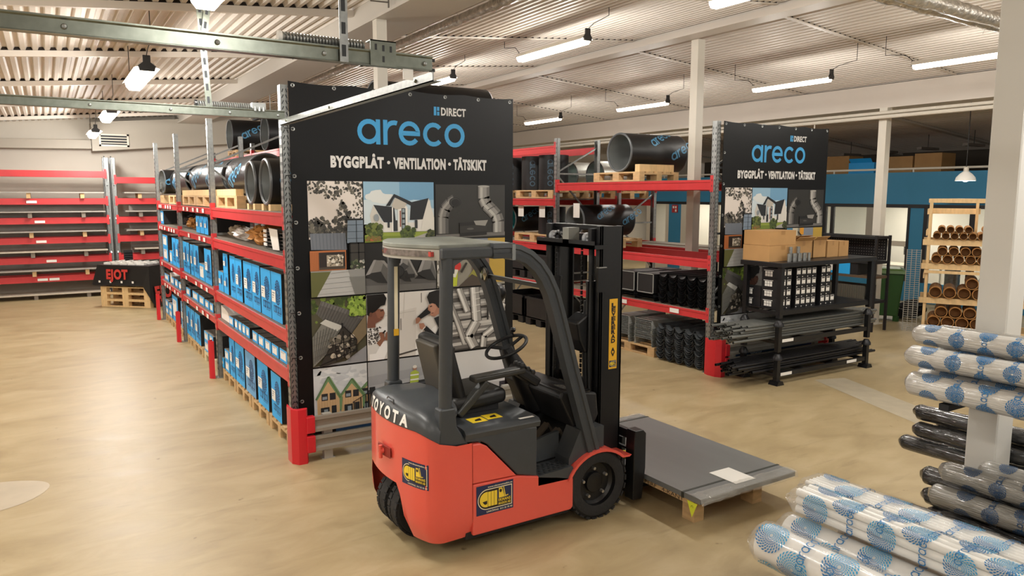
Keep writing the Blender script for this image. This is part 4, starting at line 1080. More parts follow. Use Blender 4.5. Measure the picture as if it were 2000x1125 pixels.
# hood of the battery with rounded near edges
b = MB()
pr = [(FY0+.01, .80), (FY0+.0, .835), (FY0+.02, .858), (FY0+.06, .865), (FY1-.06, .865), (FY1-.02, .858), (FY1, .835), (FY1-.01, .80)]
b.prism(pr, 2.24, 2.83, 'yz'); b.build('hood', M_FGRY, fk, smooth=50)
b = MB()
for q in (0, 1): b.quad(*[(2.36+u+.13*q, 4.27+v+.02*q, .8665) for u, v in ((0, 0), (.12, .0), (.12, .11), (0, .11))])
b.mi(1)
for q in (0, 1): b.quad(*[(2.395+u+.13*q, 4.30+v+.02*q, .8672) for u, v in ((0, 0), (.05, .0), (.06, .05), (.01, .03))])
b.build('warning_label', [M_YEL2, M_STD], fk, recalc=False)
b = MB(); b.quad((2.68, 4.18, .8665), (2.8, 4.18, .8665), (2.8, 4.21, .8665), (2.68, 4.21, .8665)); b.quad((2.64, 4.58, .8665), (2.72, 4.58, .8665), (2.78, 4.74, .8665), (2.7, 4.74, .8665)); b.build('data_plate', M_WHITE, fk, recalc=False)
# tail cowl: bulged grey cover over the red tail
b = MB(); n = len(PL); rows = [(0, 0, 0), (.5, .03, .004), (.8, .085, .02), (.95, .12, .05), (1.0, .135, .1), (1.0, .16, .2), (.9, .165, .3)]
cow = []
prof = [(0, .000), (.05, .006), (.10, .018), (.135, .045), (.155, .095), (.17, .17), (.17, .24)]
sel = [i for i, (x, y) in enumerate(PL) if x < 2.1]
vs = []
for dz, ins in prof:
    for i in sel:
        x, y = PL[i]; d = Vector((x-2.35, (y-FC)*.5, 0)).normalized()
        vs.append((x-d.x*ins, y-d.y*ins, zred(x, y)+.004+dz*(1-.25*abs(y-FC)/.5)))
k = len(sel)
b.add(vs, [(j*k+i, j*k+i+1, (j+1)*k+i+1, (j+1)*k+i) for j in range(len(prof)-1) for i in range(k-1)])
top = [vs[(len(prof)-1)*k+i] for i in range(k)]
b.add(top+[(2.26, p[1], p[2]-.0) for p in top], [(i, i+1, k+i+1, k+i) for i in range(k-1)])
b.build('tail_cowl', M_FGRY, fk, smooth=40)
def tail_pt(u, dz, off=.004):
    """point on the cowl face, u is distance along the tail from the middle (towards the near side)"""
    y = FC-u
    q = [p for p in PL if p[0] < 2.1]; q.sort(key=lambda p: p[1])
    x = q[0][0]
    for (xa, ya), (xb, yb) in zip(q, q[1:]):
        if ya <= y <= yb: x = xa+(xb-xa)*(y-ya)/(yb-ya); break
    ins = .0
    for (a, ia), (c, ic) in zip(prof, prof[1:]):
        if a <= dz <= c: ins = ia+(ic-ia)*(dz-a)/(c-a)
    d = Vector((x-2.35, (y-FC)*.5, 0)).normalized()
    return (x-d.x*ins+d.x*off, y-d.y*ins+d.y*off, zred(x, y)+.004+dz*(1-.25*abs(y-FC)/.5)+off*.4)
b = MB()
wl = .62; ch = 'TOYOTA'; wdt = [.085, .105, .095, .105, .085, .105]; u = -.31
for c, w in zip(ch, wdt):
    v2, f2, tw = text_cells(c, .045)
    b.add([tail_pt(u+x/tw*w*.86, .012+y*.085) for x, y in v2], f2); u += w+.012
b.build('maker_lettering', M_WHITE, fk, recalc=False)
b = MB(); b.tube([tail_pt(.0, .13, .012), tail_pt(.02, .14, .03), tail_pt(.11, .14, .03), tail_pt(.12, .12, .012)], .005, 6); b.build('cowl_handle', M_BLACK, fk)
# company stickers
def sticker(fn, w, h):
    """fn(u,v,layer)->point ; dark blue plate with rounded frame, yellow monogram and truck outline"""
    b = MB()
    def quadgrid(u0, v0, u1, v1, l, n=6):
        for k in range(n):
            a, c = u0+(u1-u0)*k/n, u0+(u1-u0)*(k+1)/n
            b.add([fn(a*w, v0*h, l), fn(c*w, v0*h, l), fn(c*w, v1*h, l), fn(a*w, v1*h, l)], [[0, 1, 2, 3]])
    b.mi(0); quadgrid(0, 0, 1, 1, 0)
    def cap(u0, v0, u1, v1, l):
        r = (v1-v0)/2*h; cy = (v0+v1)/2*h; cx = u0*w+r; pts = [(u1*w, v0*h)]+[(u1*w, v1*h)]+[(cx+r*math.cos(R(90+180*k/16)), cy+r*math.sin(R(90+180*k/16))) for k in range(17)]
        c0 = ((u0+u1)/2*w, cy)
        b.add([fn(*c0, l)]+[fn(x, y, l) for x, y in pts], [(0, i+1, (i+1) % len(pts)+1) for i in range(len(pts))])
    b.mi(2); cap(.035, .15, .965, .85, 1); b.mi(3); cap(.055, .18, .945, .82, 2); b.mi(0); cap(.5, .185, .94, .815, 2.4)
    b.mi(3); quadgrid(.47, .185, .94, .44, 2.6)
    # monogram: e bowl and three bars
    b.mi(1); cap(.085, .24, .30, .76, 3); b.mi(3); b.add([fn(x*w, y*h, 3.4) for x, y in ((.16, .44), (.285, .46), (.285, .35), (.24, .33), (.2, .36))], [list(range(5))])
    b.mi(1)
    for k in range(3): quadgrid(.31+.085*k, .25, .385+.085*k, .75, 3, 2)
    b.mi(1); b.add([fn(x*w, y*h, 3) for x, y in ((.6, .46), (.6, .8), (.69, .8), (.76, .48), (.76, .46))], [list(range(5))]); b.add([fn(x*w, y*h, 3) for x, y in ((.715, .84), (.735, .84), (.79, .5), (.86, .52), (.86, .49), (.77, .46))], [list(range(6))])
    b.mi(3); b.add([fn((.65+.035*math.cos(2*PI*k/10))*w, (.7+.06*math.sin(2*PI*k/10))*h, 3.3) for k in range(10)], [list(range(10))])
    for s_, u0, u1, v0, v1, mm in (('EKMANS', .59, .92, .34, .44, 1), ('MASKIN AB', .59, .92, .22, .31, 1), ('www.ekmansmaskin.se', .3, .97, .89, .95, 2), ('LINKÖPING  013 35 70 40', .27, .97, .05, .11, 2)):
        b.mi(mm); put_text(b, s_, lambda u, v: fn(u0*w+u, v0*h+v, 3.2), (u1-u0)*w, (v1-v0)*h, .02)
    return b
b = sticker(lambda u, v, l: (2.315+u, FY0-.0018-.0004*l, .262+v-.0*u), .29, .205); b.build('company_sticker', [M_STK, M_STY, M_STC, M_STD], fk, recalc=False)
def tpt(u, v, l):
    y = 4.42-u; q = sorted([p for p in PL if p[0] < 2.2 and p[1] < FC], key=lambda p: p[1]); x = q[0][0]
    for (xa, ya), (xb, yb) in zip(q, q[1:]):
        if ya <= y <= yb: x = xa+(xb-xa)*(y-ya)/(yb-ya); break
    z = .5+v; i = .05*max(0, (.3-z)/.18)**2+.012*(z-.3)**2; d = Vector((x-2.45, (y-FC)*.55, 0)).normalized(); o = .0022+.0004*l-i
    return (x+d.x*o, y+d.y*o, z)
b = sticker(tpt, .235, .17); b.build('company_sticker', [M_STK, M_STY, M_STC, M_STD], fk, recalc=False)
# wheels
def wheel(x, y, r, w, name, out=-1, lug=True, rim=.58):
    b = MB(); R_ = r; hw = w/2
    prof2 = [(R_*.62, -hw*.92), (R_*.7, -hw), (R_*.9, -hw), (R_*.97, -hw*.86), (R_, -hw*.6), (R_, hw*.6), (R_*.97, hw*.86), (R_*.9, hw), (R_*.7, hw), (R_*.62, hw*.92)]
    b.lathe(prof2, (x, y, R_), 'y', 40)
    for s in (-1, 1):
        for k in range(26):
            a = 2*PI*(k+.25*(s > 0))/26; c, s2 = math.cos(a), math.sin(a)
            b.obox((x+c*R_*.985, y+s*hw*.72, R_+s2*R_*.985), (-s2*.02, 0, c*.02), (0, hw*.26, 0), (c*.007, 0, s2*.007))
    o = b.build(name, M_RUB, fk, smooth=35)
    b = MB(); b.lathe([(R_*.62, -hw*.9), (R_*.62, -hw*.55), (R_*.55, -hw*.3), (R_*.3, -hw*.25), (R_*.28, -hw*.5), (R_*.16, -hw*.55), (0, -hw*.56)] if out < 0 else [(R_*.62, hw*.9), (R_*.62, hw*.55), (R_*.3, hw*.25), (0, hw*.5)], (x, y, R_), 'y', 28)
    b.build('rim', M_BLACK, o, smooth=35)
    b = MB()
    for k in range(5):
        a = 2*PI*k/5+.4; b.lathe([(0, -.03), (.012, -.03), (.014, 0)], (x+R_*.42*math.cos(a), y+out*hw*.3, R_+R_*.42*math.sin(a)), 'y', 6)
    b.build('wheel_nut', M_SIL, o)
wheel(3.36, FY0+.1, .265, .19, 'front_wheel'); wheel(3.36, FY1-.1, .265, .19, 'front_wheel', 1)
for y in (FC-.02, FC+.18): wheel(2.13, y, .21, .15, 'rear_wheel')
# front fenders
for s, y in ((1, FY0), (-1, FY1)):
    b = MB(); pts = [(3.36+.31*math.cos(R(a)), .265+.27*math.sin(R(a))) for a in range(160, 34, -9)]
    pts += [(3.66, .445)]
    pr = pts+[(p[0]*.0+3.36+(p[0]-3.36)*.93, .265+(p[1]-.265)*.93) for p in reversed(pts)]
    b.prism(pr, y-.015*s, y+.2*s); b.build('fender', M_FRED, fk, smooth=40)
    b = MB(); b.prism([(3.1, .44), (3.14, .465), (3.32, .545), (3.42, .54), (3.42, .7), (3.2, .7), (3.1, .5)], y+.03*s, y+.2*s); b.build('floor_side', M_FGRY, fk)
# floor and toe plate
b = MB(); b.box(2.83, FY0+.22, .43, 3.4, FY1-.22, .475); b.obox((3.32, FC, .6), (.1, 0, .12), (0, .3, 0), (-.006, 0, .005)); b.build('floor_plate', M_BLACKM, fk)
for y in (4.45, 4.6, 4.86):
    b = MB(); b.bar((3.03, y, .5), (3.2, y, .64), .07, .012, (-.6, 0, .8)); b.bar((3.2, y, .64), (3.28, y, .5), .02, .02); b.build('pedal', mat('pedal_rubber', '5a5044', .7), fk)
# overhead guard: rear posts, beams, curved front posts, roof
for s, y in ((1, FY0+.06), (-1, FY1-.13)):
    b = MB(); b.prism([(2.05, .775), (2.27, .765), (2.185, .9), (2.175, 1.03), (2.065, 1.03), (2.055, .9)], y-.045, y+.045); b.build('post_foot', M_FGRY, fk, bevel=.012)
    b = MB(); pr = [(.045*math.cos(a)*1.0, .04*math.sin(a)) for a in [2*PI*k/16 for k in range(16)]]
    P0, P1 = Vector((2.12, y, 1.02)), Vector((2.14, y, 2.0)); vs = []
    for P in (P0, P1): vs += [(P.x+a, P.y+c, P.z) for a, c in pr]
    b.add(vs, [(i, (i+1) % 16, 16+(i+1) % 16, 16+i) for i in range(16)]); b.build('rear_post', M_FGRY, fk, smooth=True)
    # gusset at the top
    b = MB(); b.prism([(2.09, 2.0), (2.45, 2.0), (2.40, 1.99), (2.25, 1.985), (2.19, 1.95), (2.185, 1.9), (2.1, 1.9)], y-.02, y+.02); b.build('post_gusset', M_FGRY, fk)
    b = MB(); b.box(2.09, y-.04, 1.99, 2.47, y+.04, 2.065); b.build('roof_rail', M_FGRY, fk, bevel=.014)
    # curved front post
    path = [(2.46, 2.035), (2.58, 2.035), (2.66, 2.02), (2.74, 1.985), (2.82, 1.92), (2.885, 1.835), (2.94, 1.73), (2.985, 1.6), (3.04, 1.42), (3.12, 1.15), (3.2, .9), (3.27, .68), (3.325, .5)]
    pts3 = [Vector((px, y-.01*s, pz)) for px, pz in path]
    def fr(i):
        t_ = (pts3[min(i+1, len(pts3)-1)]-pts3[max(i-1, 0)]).normalized(); return ((0, 1, 0), Vector((0, 1, 0)).cross(t_))
    prf = [(-.04, -.05), (.04, -.05), (.042, -.02), (.03, -.012), (.03, .012), (.042, .02), (.04, .05), (-.04, .05), (-.044, .018), (-.034, .012), (-.034, -.012), (-.044, -.018)]
    b = MB(); b.sweep(prf, pts3, fr); b.build('front_post', M_FGRY, fk, smooth=30)
    b = MB(); b.box(2.6, y-.055, 1.97, 2.625, y+.055, 2.075); b.build('post_clip', mat('clip_grey', '85898a', .4), fk)
b = MB(); pts = []
for k in range(17):
    v = k/16; y = FY0+.06+(FY1-.13-FY0-.06)*v; pts.append((2.09-.17*math.sin(PI*v), y))
outl = pts+[(2.62, FY1-.13), (2.62, FY0+.06)]
b.prism(outl, 2.055, 2.085, 'xy'); b.build('roof_plate', M_FGRL, fk, bevel=.006)
b = MB(); inner = [(x+.03, y) for x, y in pts]; b.prism(pts+list(reversed(inner)), 1.985, 2.054, 'xy'); b.build('roof_rim', mat('rim_grey', '9a958b', .5), fk, smooth=40)
b = MB(); m2 = [(x-.004, y) for x, y in pts[1:-1]]; m3 = [(x+.004, y) for x, y in pts[1:-1]]; b.prism(m2+list(reversed(m3)), 2.005, 2.045, 'xy'); b.build('rear_light_strip', mat('light_lens', '6b625d', .12, coat=1.0, var=.4, vscale=30), fk, smooth=40)
for q in (1, -2):
    b = MB(); x, y = pts[q]; b.box(x-.012, y-.02, 2.01, x+.01, y+.02, 2.04); b.build('tail_lamp', mat('lens_red', 'b5443c', .2), fk)
b = MB(); b.bar((2.9, FY0+.07, 1.77), (2.9, FY1-.1, 1.77), .03, .03); b.build('guard_cross_bar', M_FGRY, fk)
b = MB(); b.bar((2.66, FY0+.1, 2.06), (2.66, FY1-.12, 2.06), .04, .03); b.build('guard_cross_bar', M_FGRY, fk)
# decal on the far rear post, on its visible face
b = MB(); yq = FY1-.13-.043
b.quad((2.118, yq, 1.42), (2.146, yq, 1.42), (2.152, yq, 1.88), (2.124, yq, 1.88)); b.mi(1); b.quad((2.112, yq-.001, 1.37), (2.152, yq-.001, 1.37), (2.152, yq-.001, 1.42), (2.112, yq-.001, 1.42)); b.build('post_decal', [M_STC, M_YEL], fk, recalc=False)
# seat
def rbox(c, sx, sy, sz, tilt=0, r=.04, name='x', m=M_PLAS):
    b = MB(); ca, sa = math.cos(tilt), math.sin(tilt)
    b.obox(c, (sx*ca, 0, sx*sa), (0, sy, 0), (-sz*sa, 0, sz*ca)); return b.build(name, m, fk, bevel=r, seg=3, smooth=True)
M_SEAT = mat('seat_vinyl', '1e1d1c', .45, bump=.05)
rbox((2.52, FC, .955), .22, .23, .055, R(4), .04, 'seat_cushion', M_SEAT)
rbox((2.50, FC, .895), .19, .19, .035, 0, .01, 'seat_base', M_BLACKM)
rbox((2.33, FC, 1.17), .045, .21, .25, R(15), .035, 'seat_back', M_SEAT)
rbox((2.255, FC+.0, 1.18), .022, .15, .2, R(13), .012, 'seat_back_shell', mat('seat_shell', '4a463f', .5))
b = MB(); b.bar((2.34, FC-.22, .88), (2.55, FC-.25, 1.1), .07, .05, (-.7, 0, .7)); b.build('armrest_strut', mat('arm_grey', '3a3a38', .4), fk, bevel=.01)
b = MB(); b.obox((2.65, FC-.24, 1.135), (.21, 0, .01), (0, .05, 0), (0, 0, .022)); b.build('armrest', mat('arm_pad', '35332f', .3), fk, bevel=.015, seg=3)
b = MB(); b.obox((2.9, FC-.2, 1.09), (.09, 0, -.06), (0, .08, 0), (.02, 0, .03)); b.build('control_console', M_PLAS, fk, bevel=.02)
for i in range(3):
    for j in range(3):
        b = MB(); b.lathe([(0, .03), (.014, .028), (.02, .014), (.016, 0), (.012, -.01)], (2.85+.045*i, FC-.255+.045*j, 1.165-.03*i), 'z', 10); b.build('lever_knob', mat('knob_black', '29292a', .55), fk, smooth=True)
b = MB(); b.obox((2.33, FC-.15, .9), (.1, .0, -.04), (0, .03, 0), (.012, 0, .03)); b.obox((2.2, FC-.28, .93), (.07, -.03, -.03), (0, .01, 0), (.01, 0, .02)); b.build('seat_hinge', mat('hinge_grey', '6d6c66', .4, .4), fk)
# steering column, wheel
cx, cy, cz = 2.93, FC+.1, 1.245; ax = Vector((-.42, 0, .9)).normalized()
b = MB(); b.tube([(3.22, cy, .75), (3.1, cy, .95), (cx+.03, cy, cz-.06)], [.1, .085, .05], 14); b.build('steering_column', M_PLAS, fk, smooth=True)
u1 = Vector((0, 1, 0)); u2 = ax.cross(u1); C = Vector((cx, cy, cz)); rw = .165
b = MB(); b.tube([C+(u1*math.cos(2*PI*k/36)+u2*math.sin(2*PI*k/36))*rw for k in range(36)], .0135, 8, closed=True); b.build('steering_wheel', M_PLAS, fk, smooth=True)
b = MB()
for a in (20, 160, 270): b.bar(C-ax*.02, C+(u1*math.cos(R(a))+u2*math.sin(R(a)))*rw, .03, .012, ax)
b.tube([C-ax*.05, C-ax*.0], [.05, .04], 14); b.build('wheel_hub', M_PLAS, fk)
b = MB(); k_ = C+(u1*math.cos(R(165))*-1*-1+u2*math.sin(R(120)))*rw*.0+(-u2*.8+u1*.5)*rw
b.tube([k_, k_+ax*.03], .008, 8); b.lathe([(0, .055), (.018, .05), (.024, .035), (.018, .018), (0, .012)], k_+ax*.02, 'z', 12); b.build('spinner_knob', M_BLACK, fk, smooth=True)
# dash with display
b = MB(); b.prism([(3.1, .98), (3.42, .93), (3.44, .76), (3.36, .62), (3.2, .7), (3.08, .93)], FY0+.12, FY1-.14); b.build('dashboard', M_PLAS, fk, bevel=.015)
b = MB(); sl = lambda x: .98-(x-3.1)*.156
def dq(x0, y0, x1, y1, o): b.add([(x0, y0, sl(x0)+o), (x1, y0, sl(x1)+o), (x1, y1, sl(x1)+o), (x0, y1, sl(x0)+o)], [[0, 1, 2, 3]])
b.mi(0); dq(3.14, 4.33, 3.36, 4.6, .002); b.mi(1)
for i in range(3):
    for j in range(4): dq(3.18+.03*i, 4.37+.035*j, 3.2+.03*i, 4.395+.035*j, .004)
b.mi(2); dq(3.28, 4.38, 3.34, 4.5, .004); b.build('display', [M_BLACK, mat('key_grey', '8a8a86', .5), mat('screen', '3d4740', .2)], fk, recalc=False)
b = MB(); b.lathe([(.045, 0), (.045, .012), (.035, .012), (.033, -.002), (0, -.002)], (3.33, 4.31, sl(3.33)), 'z', 18); b.build('cup_holder', M_BLACK, fk, smooth=True)
# papers on the hood edge behind the seat? pale mirror glass and mirrors
b = MB(); b.tube([(2.78, FY1-.14, 1.95), (2.8, FY1-.14, 1.87)], .006, 6); b.build('mirror_arm', M_BLACK, fk)
b = MB(); b.lathe([(0, .02), (.05, .012), (.062, 0), (.055, -.004), (0, -.006)], (2.86, FY1-.2, 1.79), 'x', 20); b.build('mirror', M_BLACK, fk, smooth=True)
b = MB(); b.lathe([(0, -.0075), (.05, -.005), (.052, -.003)], (2.857, FY1-.2, 1.79), 'x', 20); b.build('mirror_glass', mat('mirror_glass', 'c9ccc8', .06, 1.0), fk, smooth=True)
b = MB(); b.tube([(3.06, FY1-.1, 1.55), (3.13, FY1-.02, 1.6)], .01, 6); b.lathe([(0, .06), (.05, .055), (.075, .03), (.08, -.01), (.07, -.012)], (3.1, FY1+.0, 1.6), 'x', 20); b.build('work_lamp', M_BLACK, fk, smooth=True)
b = MB(); b.lathe([(0, -.02), (.05, -.016), (.072, -.008)], (3.1, FY1+.0, 1.6), 'x', 20); b.build('lamp_lens', mat('lens_dark', '55585a', .1), fk, smooth=True)
# mast
MY = (4.33, 5.03)
b = MB()
for y, s in zip(MY, (1, -1)):
    b.box(3.48, y-.012, .1, 3.69, y+.012, 2.17); b.box(3.48, y-.012, .1, 3.50, y+.055*s, 2.17); b.box(3.67, y-.012, .1, 3.69, y+.055*s, 2.17)
b.box(3.55, MY[0], 2.13, 3.62, MY[1], 2.17); b.box(3.5, MY[0], .35, 3.53, MY[1], .48); b.box(3.5, MY[0], .9, 3.52, MY[1], .98)
b.build('mast_outer', M_BLACK, fk, bevel=.004)
b = MB()
for y, s in zip(MY, (1, -1)):
    yy = y+.065*s; b.box(3.53, yy-.01, .12, 3.68, yy+.01, 2.12); b.box(3.53, yy-.01, .12, 3.545, yy+.045*s, 2.12); b.box(3.665, yy-.01, .12, 3.68, yy+.045*s, 2.12)
b.box(3.56, MY[0]+.07, 2.02, 3.64, MY[1]-.07, 2.1); b.box(3.56, MY[0]+.07, 1.2, 3.6, MY[1]-.07, 1.27)
b.build('mast_inner', mat('mast_grease', '1a1a1a', .3), fk, bevel=.003)
for y, s in zip(MY, (1, -1)):
    b = MB(); yc = y+.13*s; b.tube([(3.5, yc, .3), (3.5, yc, 1.72)], .036, 14); b.tube([(3.5, yc, 1.72), (3.5, yc, 1.75)], .042, 14); b.mi(1); b.tube([(3.5, yc, 1.75), (3.5, yc, 2.08)], .022, 12); b.build('lift_cylinder', [M_BLACK, M_BLACKM], fk, smooth=True)
    b = MB(); b.lathe([(.03, 0), (.046, .008), (.046, .04), (.03, .048)], (3.5, yc+.025, 2.07), 'y', 20)
    for k in range(9):
        a = 2*PI*k/9; b.lathe([(0, .012), (.012, .01), (.014, 0), (0, -.01)], (3.5+.04*math.cos(a), yc+.0, 2.07+.04*math.sin(a)), 'y', 6)
    b.build('chain_wheel', mat('wheel_pale', 'a9abae', .4, .3), fk, smooth=30)
    b = MB(); xk = 3.47
    for k in range(44):
        z = .35+.038*k; b.box(3.44, yc+.05*s-.008, z, 3.452, yc+.05*s+.008, z+.03)
    b.build('lift_chain', mat('chain_black', '232323', .35, .5), fk)
b = MB(); b.box(3.40, MY[0]-.02, 2.0, 3.53, MY[1]+.03, 2.03); b.box(3.40, MY[0]-.02, 2.0, 3.41, MY[1]+.03, 2.06); b.box(3.44, MY[0]+.06, 2.03, 3.5, MY[0]+.1, 2.15); b.build('mast_head', M_BLACK, fk)
b = MB(); b.box(3.40, 4.62, 2.02, 3.5, 4.7, 2.15); b.build('head_bracket', mat('bracket_grey', '83837c', .5), fk)
b = MB(); b.tube([(3.52, 4.42, 2.1), (3.53, 4.36, 2.14), (3.56, 4.34, 2.1), (3.56, 4.35, 2.04)], .016, 8); b.build('hose_bend', M_RUB, fk, smooth=True)
for k, (y, z1) in enumerate(((4.40, 1.8), (4.44, 1.75), (4.47, 1.6))):
    b = MB(); b.tube([(3.45, y, z1), (3.445, y+.005, 1.2), (3.45, y, .9), (3.42, y-.03-.01*k, .72), (3.38, y-.05, .6), (3.3+.03*k, y-.03, .58)], .011, 8); b.build('hydraulic_hose', mat('hose_black', '1c1c1c', .55), fk, smooth=True)
b = MB()
for k in range(3): b.tube([(3.3+.03*k, 4.39+.03*k, .575), (3.25+.03*k, 4.38+.03*k, .565)], .016, 8)
b.build_each('hose_fitting', M_SIL, fk, 3, smooth=True)
b = MB(); b.prism([(3.34, 1.44), (3.44, 1.5), (3.48, 1.5), (3.48, 1.22), (3.42, 1.2), (3.37, 1.3)], 4.42, 4.58); b.build('mast_lamp', M_BLACK, fk, bevel=.015)
b = MB(); b.box(3.44, 4.3, 1.68, 3.53, 4.318, 1.86); b.build('valve_box', M_BLACK, fk); b = MB(); b.box(3.445, 4.3, 1.861, 3.52, 4.33, 1.868); b.build('valve_plate', M_SIL, fk)
# yellow warning strip on the near mast rail, words running down
b = MB(); yd = MY[0]-.0135
b.quad((3.565, yd, 1.08), (3.645, yd, 1.08), (3.645, yd, 1.62), (3.565, yd, 1.62)); b.build('warning_strip', M_YEL, fk, recalc=False)
b = MB(); z = 1.59
for c in 'LEVERERAD AV':
    if c != ' ':
        put_text(b, c, lambda u, v, z=z: (3.585+u, yd-.0012, z-.031+v), .04, .03, .06)
    z -= .0345
b.build('strip_lettering', M_STD, fk, recalc=False)
b = sticker(lambda u, v, l: (3.572+u, yd-.0012-.0003*l, 1.095+v), .066, .05); b.build('strip_emblem', [M_STK, M_STY, M_STC, M_STD], fk, recalc=False)
# carriage and forks
b = MB(); b.box(3.71, FY0+.1, .53, 3.75, FY1-.1, .60); b.box(3.71, FY0+.1, .14, 3.75, FY1-.1, .2); b.box(3.71, FY0+.1, .44, 3.735, FY1-.1, .46)
for y in (4.42, 4.94): b.box(3.70, y-.02, .14, 3.73, y+.02, .6)
b.build('carriage', M_BLACK, fk, bevel=.004)
for y in (FY0+.06, FY1-.06):
    b = MB(); b.prism([(3.70, .06), (3.79, .06), (3.82, .3), (3.82, .58), (3.79, .61), (3.71, .61), (3.70, .5)], y-.055, y+.045); b.build('side_shift_plate', M_BLACK, fk, bevel=.006)
b = MB(); b.tube([(3.77, 4.38, .36), (3.77, 4.66, .36)], .03, 12); b.build('shift_cylinder', mat('cyl_brown', '4c4238', .4), fk, smooth=True)
b = MB(); b.lathe([(.032, 0), (.032, .06)], (3.77, 4.3, .36), 'y', 14); b.build('cylinder_label', M_YEL2, fk, smooth=True)
for y in (4.42, 4.92):
    b = MB(); b.prism([(3.76, .035), (4.7, .035), (4.78, .045), (4.78, .055), (3.8, .072), (3.8, .5), (3.76, .5)], y-.05, y+.05); b.build('fork', mat('fork_steel', '222222', .4, .3), fk, bevel=.004)
b = MB(); b.tube([(3.68, 4.36, .4), (3.7, 4.35, .3), (3.66, 4.36, .22)], .02, 8); b.tube([(3.7, 4.4, .35), (3.72, 4.38, .24)], .012, 6); b.build('tilt_linkage', M_SIL, fk, smooth=True)

# load on the forks: sheet stack on a timber pallet
ld = thing('sheet_pallet', 'timber base carrying a wide flat stack of grey sheets on the forks', 'pallet', (4.35, 4.45, 0))
b = MB(); b.box(3.86, 3.68, .155, 4.87, 5.4, .195); b.build('timber_frame', M_WOOD, ld)
for x in (3.96, 4.6):
    for y in (3.78, 4.67, 5.28):
        b = MB(); b.box(x-.06, y-.06, .0, x+.06, y+.06, .09) if False else b.box(x-.05, y-.06, 0, x+.05, y+.06, .152); b.build('pallet_block', M_WOOD, ld)
t = thing('sheet_stack', 'flat grey sheets wrapped in clear film at the ends, lying before the forklift', 'metal sheets', (4.35, 4.45, .197))
b = MB(); b.box(3.84, 3.6, .198, 4.89, 5.42, .238); b.build('sheets', mat('grey_sheet', '7c7e7e', .34, .25, var=.05, vscale=2, aniso=(3, .4, 1)), t)
b = MB()
for y in (3.76, 5.3): b.box(3.832, y, .196, 4.898, y+.02, .2405)
b.build('strap', mat('strap_dark', '33352f', .5), t)
M_FILM = mat('clear_film', 'dedbd3', .15, bump=1.0, bscale=34, alpha=.3, coat=.6)
b = MB(); n = 34; vs = []; q = random.Random(5)
for i in range(n+1):
    x = 3.83+1.07*i/n
    for (yy, zz) in ((3.70, .2415), (3.64, .246), (3.585, .238), (3.575, .2), (3.6, .18)):
        vs.append((x, yy+q.uniform(-.006, .005), zz+q.uniform(-.002, .004)))
b.add(vs, [(i*5+j, i*5+j+1, (i+1)*5+j+1, (i+1)*5+j) for i in range(n) for j in range(4)]); b.build('end_film', M_FILM, t)
b = MB(); vs = []
for i in range(n+1):
    x = 3.83+1.07*i/n
    for (yy, zz) in ((5.34, .2415), (5.39, .246), (5.435, .238), (5.44, .2)): vs.append((x, yy+q.uniform(-.01, .01), zz+q.uniform(-.002, .006)))
b.add(vs, [(i*4+j, i*4+j+1, (i+1)*4+j+1, (i+1)*4+j) for i in range(n) for j in range(3)]); b.build('end_film', M_FILM, t)
b = MB(); b.add([(3.838, 4.12, .1975), (3.838, 4.02, .236), (3.838, 4.12, .236)], [[0, 1, 2]])
b = MB(); put_text(b, 'PERF   4-KANT', lambda u, v: (3.8585, 4.2-u, .1585+v), .42, .032, .0); b.build('marking', mat('marker_ink', '2c2019', .6), ld, recalc=False)
b = MB(); b.box(4.28, 3.66, .2408, 4.5, 3.93, .2416); ob = tag(b.build('paper_sheet', M_WHITE), 'white delivery note lying on the grey sheets', 'paper')
b = MB(); b.add([(3.835, 3.72, .195), (3.835, 3.62, .195), (3.82, 3.655, .09), (3.832, 3.72, .2)], [[0, 1, 2]]); b.add([(3.833, 3.72, .195), (3.833, 3.62, .195), (3.818, 3.655, .09)], [[2, 1, 0]]); b.mi(1); put_text(b, 'O', lambda u, v: (3.8295-.002, 3.675-u, .15+v*1.0), .02, .025, 0); b.build('hang_tag', [mat('tag_yellow', 'd9e03c', .5), M_STD], t, recalc=False)
